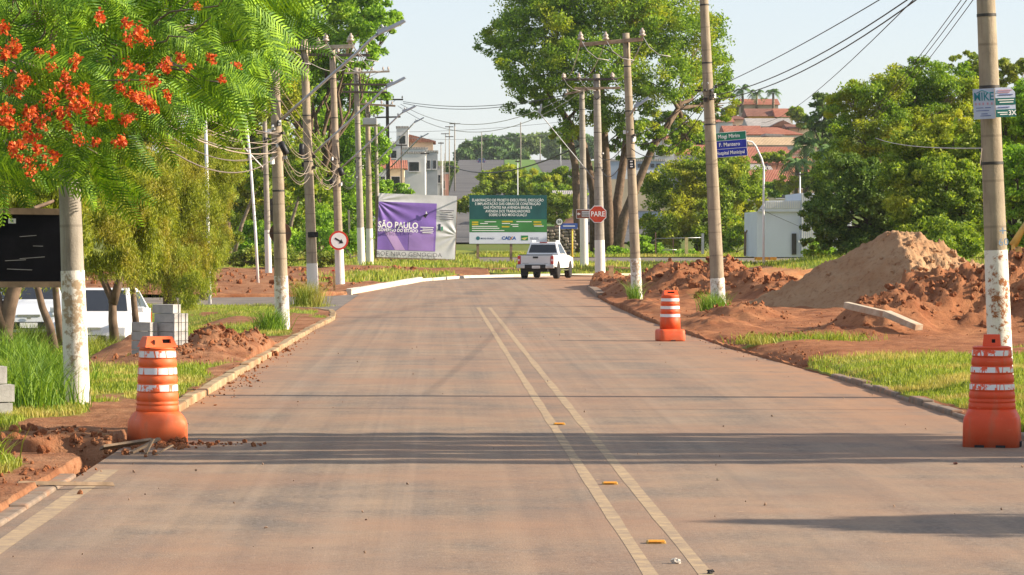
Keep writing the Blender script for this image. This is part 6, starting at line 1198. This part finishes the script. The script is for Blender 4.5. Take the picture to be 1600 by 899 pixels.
# ------------------------------------------------------------------ buildings
TILE = {}
def roof_mat(name, c1, c2):
    t = NT(name); v = t.pos(obj=True); wv = t.n('ShaderNodeTexWave', wave_type='BANDS', bands_direction='X'); wv.inputs['Scale'].default_value = 1.6; wv.inputs['Distortion'].default_value = .6; t.l(v, wv.inputs[0])
    n = t.noise(v, .6, 6, .7); n2 = t.noise(v, 4, 4); c = t.mix(t.ramp(n, [(0.35, 0.0), (0.65, 1.0)]), c1, c2); c = t.mix(t.ramp(n2, [(0.5, 0.0), (0.7, .5)]), c, tuple(x * .5 for x in c1)); t.bsdf(c, .9, 0, .2, wv.outputs[0], .8, .06); MATS[name] = t.m; return t.m
RRED = roof_mat('roof_red_tile', (0.30, 0.105, 0.065), (0.40, 0.17, 0.11)); RTAN = roof_mat('roof_tan_tile', (0.45, 0.33, 0.20), (0.55, 0.40, 0.25)); RBRN = roof_mat('roof_brown_tile', (0.19, 0.085, 0.06), (0.27, 0.13, 0.09)); RGRY = roof_mat('roof_grey_sheet', (0.32, 0.30, 0.28), (0.42, 0.39, 0.36))
WALLS = dict(white=M('plaster_white', (0.66, 0.64, 0.60), .9, var=.12, scale=.5), cream=M('plaster_cream', (0.60, 0.50, 0.34), .9, var=.12, scale=.5), grey=M('plaster_grey', (0.42, 0.42, 0.42), .9, var=.15, scale=.5), ochre=M('plaster_ochre', (0.58, 0.34, 0.09), .9, var=.15, scale=.5), tan=M('plaster_tan', (0.48, 0.36, 0.26), .9, var=.12, scale=.5), blue=M('plaster_bluegrey', (0.36, 0.42, 0.50), .9, var=.1, scale=.5), salmon=M('plaster_salmon', (0.62, 0.30, 0.22), .9, var=.12, scale=.5), dred=M('plaster_darkred', (0.28, 0.07, 0.06), .9, var=.15, scale=.5))
FRAME = M('window_frame', (0.55, 0.53, 0.5), .6)
def house(label, px0, px1, ytop, Y, wall, roof, rtype='gable', rh=None, depth=8, yaw=0, nwin=2, ybase=None, over=.35, name='house', door=False):
    k = Y / FPX; W_ = (px1 - px0) * k; c = P((px0 + px1) / 2, ytop, Y + depth / 2); zt_ = P(0, ytop, Y).z; x = (( px0 + px1) / 2 - VX) * (Y + depth / 2) / FPX
    zb = min(ztf(x - W_ / 2, Y), ztf(x + W_ / 2, Y), ztf(x, Y + depth)) - .6
    if ybase: zb = min(zb, P(0, ybase, Y).z)
    H = zt_ - zb; e = empty(name, (x, Y + depth / 2, zb), (0, 0, R(yaw)), label, 'building', 'houses on the far slopes'); mb = MB(); mb.box((0, 0, H / 2), (W_, depth, H)); mb.build('wall', WALLS[wall], e)
    rh = (rh or 10) * k; o = over; w2, d2 = W_ / 2 + o, depth / 2 + o; mb = MB()
    if rtype == 'hip':
        r_ = max(w2 - d2 * .8, w2 * .25); mb.add([(-w2, -d2, H), (w2, -d2, H), (w2, d2, H), (-w2, d2, H), (-r_, 0, H + rh), (r_, 0, H + rh), (-w2, -d2, H - .15), (w2, -d2, H - .15), (w2, d2, H - .15), (-w2, d2, H - .15)], [(0, 1, 5, 4), (1, 2, 5), (2, 3, 4, 5), (3, 0, 4), (6, 7, 1, 0), (7, 8, 2, 1), (8, 9, 3, 2), (9, 6, 0, 3), (9, 8, 7, 6)])
    elif rtype == 'gable':     # ridge along x, slope faces the viewer
        mb.add([(-w2, -d2, H - .1), (w2, -d2, H - .1), (w2, d2, H - .1), (-w2, d2, H - .1), (-w2, 0, H + rh), (w2, 0, H + rh)], [(0, 1, 5, 4), (2, 3, 4, 5), (0, 4, 3), (1, 2, 5), (3, 2, 1, 0)])
    elif rtype == 'front':     # gable end faces the viewer
        mb.add([(-w2, -d2, H - .1), (w2, -d2, H - .1), (w2, d2, H - .1), (-w2, d2, H - .1), (0, -d2, H + rh), (0, d2, H + rh)], [(0, 4, 5, 3), (1, 2, 5, 4), (0, 1, 4), (2, 3, 5), (3, 2, 1, 0)])
    elif rtype == 'shed': mb.add([(-w2, -d2, H - .05), (w2, -d2, H - .05), (w2, d2, H - .05), (-w2, d2, H - .05), (-w2, -d2, H + rh), (w2, -d2, H + .12), (w2, d2, H + .12), (-w2, d2, H + rh)], [(4, 5, 6, 7), (0, 1, 5, 4), (2, 3, 7, 6), (3, 0, 4, 7), (1, 2, 6, 5), (3, 2, 1, 0)])
    else: mb.box((0, 0, H + .1), (W_ + .15, depth + .15, .22))
    mb.build('roof', roof, e)
    for i in range(nwin):
        wx = -W_ / 2 + W_ * (i + .5) / nwin; ww = min(1.1, W_ / nwin * .5); f = MB().box((wx, -depth / 2 - .02, H - 1.5), (ww + .12, .08, 1.12)).build('window', FRAME, e); MB().box((wx, -depth / 2 - .065, H - 1.5), (ww, .02, 1.0)).build('pane', GLASSD, f); MB().box((wx, -depth / 2 - .1, H - 2.1), (ww + .3, .16, .07)).build('sill', WALLS['white'], f)
        MB().box((W_ / 2 + .02, -depth / 2 + depth * (i + .5) / nwin, H - 1.5), (.06, .9, 1.0)).build('side_window', GLASSD, e)
    return e
house('hilltop house with open tiled gable under the palms', 1158, 1212, 163, 560, 'tan', RRED, 'gable', 10, 9, nwin=0); house('ochre hillside house below the palms with brown roof', 1165, 1206, 181, 530, 'ochre', RBRN, 'gable', 13, 10, nwin=3); house('small hillside house with red roof and pale wall', 1210, 1234, 182, 528, 'cream', RRED, 'gable', 14, 9, nwin=1)
house('hillside house under a wide pale sheet roof', 1166, 1230, 197, 505, 'white', RGRY, 'gable', 14, 11, nwin=2); house('dark red gabled house on the slope', 1203, 1236, 197, 500, 'dred', RBRN, 'front', 9, 8, nwin=1); house('cream house with red roof behind the direction sign', 1130, 1184, 206, 480, 'cream', RRED, 'gable', 11, 9, nwin=3)
house('white house with broad red hip roof on the slope', 1160, 1246, 210, 462, 'white', RRED, 'hip', 13, 11, nwin=3); house('hillside house with tan tiled roof and windows', 1168, 1236, 226, 440, 'grey', RTAN, 'gable', 13, 9, nwin=4); house('house with deep red brown roof right of the sign', 1160, 1226, 254, 415, 'white', RRED, 'gable', 27, 14, nwin=3)
house('low house with grey roof under the direction sign', 1158, 1198, 264, 395, 'white', RGRY, 'gable', 8, 8, nwin=1); house('pinkish walled house with small chimney on the slope', 1200, 1232, 258, 398, 'salmon', RBRN, 'shed', 4, 7, nwin=1); house('lowest red tiled house above the white shed', 1163, 1232, 283, 372, 'cream', RRED, 'gable', 19, 9, nwin=2)
house('pale building with dark red parapet left of the tall pole', 1071, 1100, 192, 500, 'blue', WALLS['dred'], 'flat', 3, 8, nwin=2); house('blue grey block on the skyline behind the big tree', 1050, 1068, 178, 540, 'blue', RGRY, 'flat', 2, 8, nwin=1); house('white house with orange tile roof beside the big tree', 1026, 1050, 217, 400, 'white', RRED, 'gable', 8, 8, nwin=1); house('long low house with grey and red roofs left of the pole', 1048, 1118, 240, 405, 'grey', RRED, 'gable', 15, 9, nwin=3); house('plain house wall at the right end of the roofs', 1228, 1262, 200, 470, 'cream', RBRN, 'gable', 7, 8, nwin=1)
house('cream house low on the slope behind the feathery palm', 1236, 1290, 268, 380, 'tan', RRED, 'gable', 12, 9, nwin=2); house('pale house at the right behind the tall palm', 1268, 1310, 232, 420, 'white', RBRN, 'hip', 10, 9, nwin=2)
hs = house('long shop building with blue lettered white fascia', 940, 1034, 252, 345, 'blue', RGRY, 'flat', 2, 10, nwin=0, name='shop_building'); k = 345 / FPX; hz0 = hs.location.z
for px0, px1, y0, y1, m_, nm in ((964, 1030, 266, 280, WHITEP, 'fascia'), (940, 1034, 280.4, 330, WALLS['cream'], 'shop_front')): MB().box((((px0 + px1) / 2 - 987) * k, -5.06, P(0, (y0 + y1) / 2, 345).z - hz0), ((px1 - px0) * k, .12, (y1 - y0) * k)).build(nm, m_, hs)
lettering('nera', .78, M('shop_blue', (0.03, 0.06, 0.25), .6, bump=0), hs, ((1007 - 987) * k, -5.14, P(0, 271.5, 345).z - hz0), bold=.012, sx=1.15)
for px in (995, 1005, 1015, 1024): MB().box(((px - 987) * k, -5.04, P(0, 259, 345).z - hz0), (5.5 * k, .05, 6 * k)).build('window', GLASSD, hs)
for i, (px0, px1, yt, Y, wl, rf, rt, rh_) in enumerate(((1120, 1142, 190, 520, 'white', RRED, 'gable', 6), (1140, 1160, 186, 525, 'tan', RBRN, 'hip', 6), (1108, 1130, 218, 450, 'white', RBRN, 'gable', 6), (1150, 1172, 222, 452, 'cream', RRED, 'front', 7), (1196, 1218, 212, 452, 'white', RGRY, 'shed', 3), (1226, 1250, 222, 445, 'cream', RRED, 'hip', 8), (1222, 1246, 240, 420, 'white', RBRN, 'gable', 7), (1100, 1122, 250, 400, 'white', RRED, 'gable', 8), (1240, 1262, 252, 400, 'grey', RRED, 'gable', 8), (1188, 1204, 236, 428, 'grey', RGRY, 'flat', 2), (1130, 1150, 268, 385, 'cream', RBRN, 'gable', 7))):
    house('small hillside house, %s in the crowded slope' % ('top left', 'top middle', 'left by the pole', 'with front gable', 'with pale lean-to roof', 'right with hip roof', 'right with brown roof', 'low left', 'low right', 'tiny grey block', 'low by the sign post')[i], px0, px1, yt, Y, wl, rf, rt, rh_, 6, nwin=2)
# left far group
house('light grey tower block behind the blackened pole', 620, 638.5, 200, 400, 'white', RGRY, 'flat', 1, 8, nwin=1); house('tan building with dark sloping roof left of the avenue', 639, 677, 222, 405, 'tan', RBRN, 'shed', 13, 10, nwin=0); house('white parapet building in front of the tan one', 628, 668, 233, 392, 'white', RGRY, 'flat', 1, 6, nwin=2); house('large pale windowless wall above the purple billboard', 629, 666, 240, 365, 'white', RGRY, 'flat', 1, 9, nwin=1); house('dark grey panelled building left of the avenue', 665, 684, 238, 385, 'grey', RGRY, 'flat', 1, 8, nwin=2)
house('red tiled house behind the transformer pole', 578, 606, 262, 345, 'white', RRED, 'gable', 18, 9, nwin=2); house('cream house with red roof behind the blackened pole', 606, 632, 262, 350, 'cream', RRED, 'gable', 13, 8, nwin=1); house('white house at the avenue corner', 682, 693, 262, 420, 'white', RGRY, 'flat', 1, 8, nwin=1); house('salmon wall house beside the avenue kerb', 678, 701, 272, 440, 'salmon', RGRY, 'flat', 1, 6, nwin=1); house('tall pale block behind the transformer', 574, 592, 201, 420, 'blue', RGRY, 'flat', 1, 8, nwin=2); house('low grey house row behind the tower block', 590, 625, 224, 430, 'grey', RGRY, 'gable', 4, 8, nwin=2)
house('long white shed roof on the far skyline', 768, 803, 231, 1000, 'white', WHITEM, 'gable', 2, 14, nwin=0); house('pinkish house behind the blue street sign', 868, 908, 305, 330, 'salmon', RGRY, 'gable', 8, 8, nwin=2)
# white ribbed shed
sh = empty('metal_shed', (P(1248, 392, 190).x, 190, .4), (0, 0, R(0)), 'white ribbed metal shed behind the cut bank', 'building'); k = 190 / FPX; sx = lambda px: (px - 1248) * k; sz = lambda py: P(0, py, 190).z - .4; SHW = M('shed_white', (0.62, 0.66, 0.74), .6, var=.06, scale=.6); 
def wallbox(px0, px1, y0, y1, dep, nm, mat=SHW, yo=0): return MB().box((sx((px0 + px1) / 2), yo + dep / 2, (sz(y0) + sz(y1)) / 2), ((px1 - px0) * k, dep, abs(sz(y0) - sz(y1)))).build(nm, mat, sh)
wallbox(1183, 1251, 331, 402, 8, 'low_wall'); wallbox(1251.2, 1330, 302, 402, 9, 'tall_wall', yo=-.3)
mb = MB(); mb.prism([(sx(1183), sz(331)), (sx(1251), sz(331)), (sx(1251), sz(313)), (sx(1196), sz(314))], -.15, .0); mb.build('fascia', SHW, sh)
for i in range(19): MB().box((sx(1197 + i * 2.9), -.18, sz(320)), (.05, .06, 11 * k)).build('rib', WHITEM, sh)
for i in range(24): MB().box((sx(1253 + i * 3.2), -.33, sz(350)), (.05, .06, 92 * k)).build('rib', WHITEM, sh)
wallbox(1237, 1244, 365, 398, .1, 'door', DARKM, -.12); wallbox(1246, 1255, 376, 379, .1, 'ledge', WHITEM, -.45)
MB().tube([(sx(1184), -.3, sz(326)), (sx(1250), -.3, sz(355))], .012, 5).build('wire', WIREB, sh)
# fence, gate posts, container, stone wall
fe = empty('field_gate', (P(1060, 397, 232).x, 232, ztf(16, 232)), (0, 0, 0), 'rusty field gate with yellowish and blue grey posts', 'gate'); k = 232 / FPX; fx = lambda px: (px - 1060) * k; fz = lambda py: P(0, py, 232).z - ztf(16, 232); RUST = M('rusty_rail', (0.30, 0.17, 0.12), .8)
MB().box((fx(1072.5), 0, fz(384)), (5 * k, .2, 26 * k)).build('post', M('post_yellow', (0.66, 0.52, 0.26), .9), fe); MB().box((fx(1098), 0, fz(381)), (4 * k, .16, 32 * k)).build('post', LEDG, fe); MB().box((fx(1024.5), 0, fz(380)), (1.6 * k, .08, 34 * k)).build('post', RUST, fe); MB().box((fx(1052), .02, fz(385)), (1.6 * k, .06, 24 * k)).build('post', RUST, fe)
for a, b in (((1024, 373), (1096, 371.5)), ((1034, 391), (1057, 390.5))): MB().tube([(fx(a[0]), -.05, fz(a[1])), (fx(b[0]), -.05, fz(b[1]))], .03, 6).build('rail', STEEL, fe)
bx_ = P(1196, 385, 205); e = empty('skip_container', (bx_.x, 205, ztf(bx_.x, 205)), (0, 0, 0), 'orange yellow metal skip behind the cut bank', 'container'); mb = MB(); mb.box((0, 0, .6), (1.3, 1.0, .75), taper=(1.12, 1.1)); mb.build('bin', M('skip_yellow', (0.62, 0.27, 0.03), .7, var=.3), e); MB().box((0, 0, 1.0), (1.5, 1.14, .07)).build('rim', RUST, e); MB().box((.2, -.56, .6), (.08, .06, .8)).build('rib', RUST, e)
for px, lab, y0, y1, h_ in ((1164, 'dark timber post left of the orange skip', 362, 400, .16), (1171, 'second dark timber post left of the orange skip', 361, 399, .15), (1221, 'dark post against the shed wall', 363, 397, .12), (1228, 'forked dark post against the shed wall', 362, 396, .12)):
    b = P(px, y1, 196); e = empty('timber_post', (b.x, 196, b.z), (0, R(random.uniform(-3, 3)), 0), lab, 'post', 'dark timber posts by the shed'); H = (y1 - y0) * 196 / FPX; MB().box((0, 0, H / 2), (h_, h_, H), taper=(.85, .85)).build('shaft', WOODD, e); MB().box((h_ * .3, 0, H - .05), (h_ * .5, h_ * .5, .3), (0, .4, 0)).build('stub', WOODD, e)
STONE = M('wall_stone', (0.30, 0.25, 0.20), .95, var=.35, scale=2.5, bump=.5)
sw = empty('stone_wall', (P(872, 388, 236).x, 236, ztf(9, 236)), (0, 0, 0), 'sloping stacked stone wall behind the speed sign', 'wall'); k = 236 / FPX; MB().box((0, .2, 1.0), (46 * k, .3, 2.4)).build('backing', M('wall_mortar', (0.13, 0.11, 0.09), .95), sw)
sm_ = MB().box((0, 0, 0), (1, 1, 1)).mesh('stone', STONE)
for r_ in range(9):
    x = -23 * k + (.15 if r_ % 2 else 0)
    while x < 23 * k:
        L_ = random.uniform(.3, .55); o = link('stone', sm_, sw, (x + L_ / 2, random.uniform(-.04, .03), .12 + r_ * .235 + .10 * math.sin(x * 2)), (0, random.uniform(-.06, .06), 0), (L_ - .05, .2, .19)); m = o.modifiers.new('bevel', 'BEVEL'); m.width = .12; m.segments = 1; m.offset_type = 'PERCENT'; m.width_pct = 18; x += L_
# yellow excavator arm at the right edge
EXY = M('excavator_yellow', (0.62, 0.40, 0.08), .55, var=.25, scale=3, dirt=((0.4, 0.22, 0.1), .7)); ex = empty('excavator', (P(1606, 470, 84).x + .9, 84, .1), (0, 0, 0), 'yellow excavator cut off by the right edge of the photo', 'excavator'); k = 84 / FPX; qx = lambda px: P(px, 0, 84).x - ex.location.x; qz = lambda py: P(0, py, 84).z - .1
MB().box((qx(1582), 0, qz(423)), (3.5 * k, .22, 82 * k), (0, R(1.5), 0)).build('stick', EXY, ex); mb = MB(); mb.prism([(qx(1585), qz(392)), (qx(1592), qz(385)), (qx(1600), qz(399)), (qx(1614), qz(396)), (qx(1612), qz(452)), (qx(1596), qz(458)), (qx(1600), qz(420)), (qx(1588), qz(406))], -.4, .4); mb.build('bucket', EXY, ex, bevel=.02)
MB().tube([(qx(1584), -.2, qz(455)), (qx(1592), -.1, qz(410))], .05, 8).build('hydraulic_ram', STEEL, ex); MB().box((qx(1650), .4, .75), (2.0, 1.6, .9)).build('house', EXY, ex, bevel=.05); MB().box((qx(1650), .0, .25), (2.4, .45, .5)).build('track', TYRE, ex, bevel=.1); MB().box((qx(1650), 1.3, .25), (2.4, .45, .5)).build('track', TYRE, ex, bevel=.1); MB().tube([(qx(1640), .2, 1.1), (qx(1615), .1, 2.6), (qx(1583), 0, qz(384))], .12, 8).build('boom', EXY, ex)
# ------------------------------------------------------------------ far poles
def farpole(px, yb, yt, Y, label, w_=2.2, arm=None, mat=CONC2, arms=1):
    b = P(px, yb, Y); b.z = min(b.z, ztf(b.x, Y)) ; H = P(px, yt, Y).z - b.z; e = empty('distant_pole', b, (0, 0, 0), label, 'utility pole', 'far off poles along the avenue'); r = w_ * Y / FPX / 2; MB().tube([(0, 0, -.3), (0, 0, H)], [r, r * .7], 8).build('shaft', mat, e)
    for i in range(arms if arm else 0): MB().box((0, -r, H - .15 - i * 1.6), (arm * Y / FPX, .12, .14)).build('crossarm', ARMD, e)
farpole(710.5, 262, 192, 480, 'far pole with long top crossarm at the avenue kerb', 2.4, 17, CONC2); farpole(702, 262, 197, 520, 'far dark pole with double crossarm left of the avenue', 1.8, 13, CONC, 2); farpole(696, 262, 208, 560, 'thinner far pole second from the avenue edge', 1.4, 14); farpole(689, 290, 222, 400, 'grey far pole in front of the dark panelled building', 1.8, 9); farpole(752.5, 250, 207, 640, 'far pole above the small blue car', 1.8); farpole(813.5, 240, 191, 620, 'far pole standing over the median trees', 2.2); farpole(844, 247, 217, 760, 'far white pole on the right carriageway', 1.6); farpole(809, 320, 250, 330, 'slender white pole in the median trees', 1.7, 8, WHITEM); farpole(664, 305, 238, 340, 'white pole before the large pale wall', 2.0, 14, WHITEM); farpole(691.5, 305, 250, 345, 'white pole at the banner top right corner', 2.0, None, WHITEM); farpole(627, 310, 225, 330, 'dark pole with crossarm before the tan building', 2.4, 18, ARMD); farpole(899, 380, 300, 260, 'slim white post behind the brown arrow sign', 2.2, None, WHITEM); farpole(876, 245, 217, 700, 'far pole at the right end of the avenue', 1.5, None, WHITEM); farpole(1250, 300, 270, 310, 'twin white pole above the white shed', 3.0, 12, WHITEM); farpole(695, 300, 240, 420, 'short pale pole near the salmon wall', 1.3, None)
# ------------------------------------------------------------------ cables
def W_(key, px, py, dy=0): return P(px, py, POLES[key]['Y'] + dy)
GC = {'a': 'telecom cables between near and sign back poles', 'b': 'telecom cables along the left poles', 'c': 'cables crossing above the road', 'd': 'cables on the right poles'}
ORD = ['first', 'second', 'third', 'fourth', 'fifth', 'sixth', 'seventh', 'eighth', 'ninth']
rr = random.Random(9); WIREGD = M('cable_dull', (0.17, 0.14, 0.115), .7, bump=0)
for i in range(9): cable(P(112 + i * 2, 20 + i * 11, 37.2), W_('L2', 434 + rr.uniform(-2, 3), 206 + i * 4.5), .28 + .5 * rr.random(), rr.choice([.006, .007, .008, .012]), rr.choice([WIREG, WIREGD, WIREGD]), 'sagging weathered cable from thick near pole to sign back pole, %s from top' % ORD[i], GC['a'], 18)
cable(P(106, 50, 37.2), W_('L2', 429, 110), 1.0, .012, WIREG, 'pale thick cable looping down from the sign back pole top', None, 20); cable(P(260, -140, 50), W_('L3', 444, 74), .5, .013, WIREG, 'pale cable rising from the left crossarm end', None, 16); cable(P(330, -160, 50), W_('L3', 510, 70), .9, .012, WIREG, 'pale cable rising from the middle of the left crossarm', None, 16)
for i in range(6): cable(W_('L2', 440, 200 + i * 10), W_('L3', 484, 236 + i * 8), .15 + rr.uniform(0, .5), .008, rr.choice([WIREG, WIREGD]), 'slack telecom cable between sign back pole and corner pole, %s from top' % ORD[i], GC['b'], 14)
for i in range(5): cable(W_('L3', 488, 236 + i * 8), W_('L4', 527, 255 + i * 8), .2 + rr.uniform(0, .6), .009, rr.choice([WIREG, WIREGD]), 'slack telecom cable between corner pole and arrow sign pole, %s from top' % ORD[i], GC['b'], 14)
for i in range(4): cable(W_('L4', 530, 255 + i * 9), W_('L5', 561, 246 + i * 8), .5 + rr.uniform(0, .6), .016, WIREB, 'dark telecom cable between arrow sign pole and tall pole, %s from top' % ORD[i], GC['b'], 12)
for i in range(4): cable(W_('L5', 565, 246 + i * 8), P(606, 240 + i * 8, 238), .4 + rr.uniform(0, .6), .018, WIREB, 'dark telecom cable between tall pole and blackened pole, %s from top' % ORD[i], GC['b'], 10)
for i, (y0, y1) in enumerate(((130, 250), (150, 262), (170, 275))): cable(W_('L2', 434, y0), W_('L4', 528, y1), .15, .009, WIREG, 'thin stay wire slanting from sign back pole to arrow sign pole, %s from top' % ORD[i], GC['b'], 10)
for i, x in enumerate((446, 510, 550)): cable(W_('L3', x, 70), W_('L5', 540 + i * 30, 108), .4, .012, WIREA, 'bare power wire from corner pole crossarm to tall pole, %s from left' % ORD[i], 'bare power wires', 10)
for i in range(4): cable(W_('LB', 390 + i * 8, 156 + (i % 2) * 20), P(190 + 20 * i, 120 + i * 30, 110), .5, .014, WIREG, 'cable from the back pole crossarm into the left trees, %s from left' % ORD[i], 'cables into the left trees', 10)
for i, (xa, ya, xb, yb, s) in enumerate(((630, 159, 884, 149, .5), (630, 161.5, 898, 144, .7), (626, 163, 886, 150, 1.6), (622, 166, 912, 141, 2.2))): cable(P(xa, ya, 240), P(xb, yb, 187), s, .022, WIREB if i < 2 else WIREA, 'power cable strung across the road sky from blackened pole, %s from top' % ORD[i], GC['c'], 16)
for i, (xa, ya, xb, yb) in enumerate(((560, 206, 908, 187), (640, 216, 908, 205))): cable(P(xa, ya, 330), P(xb, yb, 300), .4, .02, WIREA, 'faint far wire across the sky above the avenue, %s from top' % ORD[i], GC['c'], 12)
cable(P(700, 258, 330), W_('R5', 909, 226), 1.2, .05, WIREB, 'thick black cable crossing in front of the far avenue', None, 16)
for i, (ya, yb, s) in enumerate(((140, -100, .12), (150, -86, .35), (156, -80, .42))): cable(W_('R2', 1110, ya), P(1536, yb, 40), s, .011 if i else .009, WIREB, 'cable rising from tall bare pole towards the near right pole, %s from top' % ORD[i], GC['d'], 18)
cable(P(1190, 192, 220), P(1545, -120, 40), .6, .010, WIREB, 'cable rising over the tiled roofs to the near right pole', GC['d'], 18)
for i, (xa, ya, xb, yb) in enumerate(((1330, 196, 1580, -110), (1335, 198, 1585, -104), (1345, 200, 1600, -112))): cable(P(xa, ya, 150), P(xb, yb, 40), .4, .008, WIREB, 'thin cable slanting down into the right trees, %s from top' % ORD[i], GC['d'], 16)
cable(P(1368, 216, 110), W_('R1', 1536, 232), .1, .008, WIREA, 'thin pale wire crossing the dense right tree', None, 10); cable(P(1531, 260, 39.75), P(1534, 232, 39.75), .0, .006, WIREG, 'short tie wire on the near right pole', None, 4)
for i, (y0, y1, s) in enumerate(((136, 214, .15), (150, 224, .4), (160, 232, .7))): cable(W_('R2', 1106, y0), W_('R3', 986, y1), s, .012, WIREB, 'cable from tall bare pole to number plate pole, %s from top' % ORD[i], GC['d'], 14)
for i, (y0, y1, s) in enumerate(((214, 244, .4), (224, 256, .8))): cable(W_('R3', 984, y0), W_('R4', 936, y1), s, .014, WIREB, 'cable from number plate pole to stop sign pole, %s from top' % ORD[i], GC['d'], 14)
for i, (x0, x1) in enumerate(((907, 882), (946, 906), (1003, 958))): cable(W_('R3', x0, 66), W_('R4', x1, 121), .4, .012, WIREA, 'bare power wire from slanted crossarm to stop sign pole, %s from left' % ORD[i], 'bare power wires', 10)
# poles and cables right of the view whose wires cross over the road
for Y0, lab in ((36, 'bare pole far outside the right edge beside the shade tree'),):
    e = empty('utility_pole', (36, Y0, 0), (0, 0, 0), lab, 'utility pole', 'concrete utility poles'); MB().tube([(0, 0, -.3), (0, 0, 10)], [.17, .11], 12).build('shaft', CONC, e); MB().box((0, -.15, 9.6), (2, .1, .12)).build('crossarm', ARMC, e)
cable((36, 35.4, 9.6), P(95, -150, 37.3), .7, .03, WIREB, 'cable crossing high above the road from the thick near pole', GC['c'], 24); cable((36, 52, 9.6), (-9, 50, 7.5), .6, .022, WIREB, 'cable crossing high above the road before the clean drum', GC['c'], 24)
# ------------------------------------------------------------------ haze
HZ = NT('haze'); pv = HZ.n('ShaderNodeVolumePrincipled'); pv.inputs['Color'].default_value = (0.86, 0.92, 1.0, 1); pv.inputs['Density'].default_value = HAZE_D; pv.inputs['Anisotropy'].default_value = 0.1; HZ.l(pv.outputs[0], HZ.out.inputs['Volume'])
if HAZE_D > 0:
    hz = MB().box((0, 1340, 22), (7000, 2780, 54)).build('haze', HZ.m); tag(hz, kind='stuff', label='pale even haze in the air over the whole place', cat='haze')
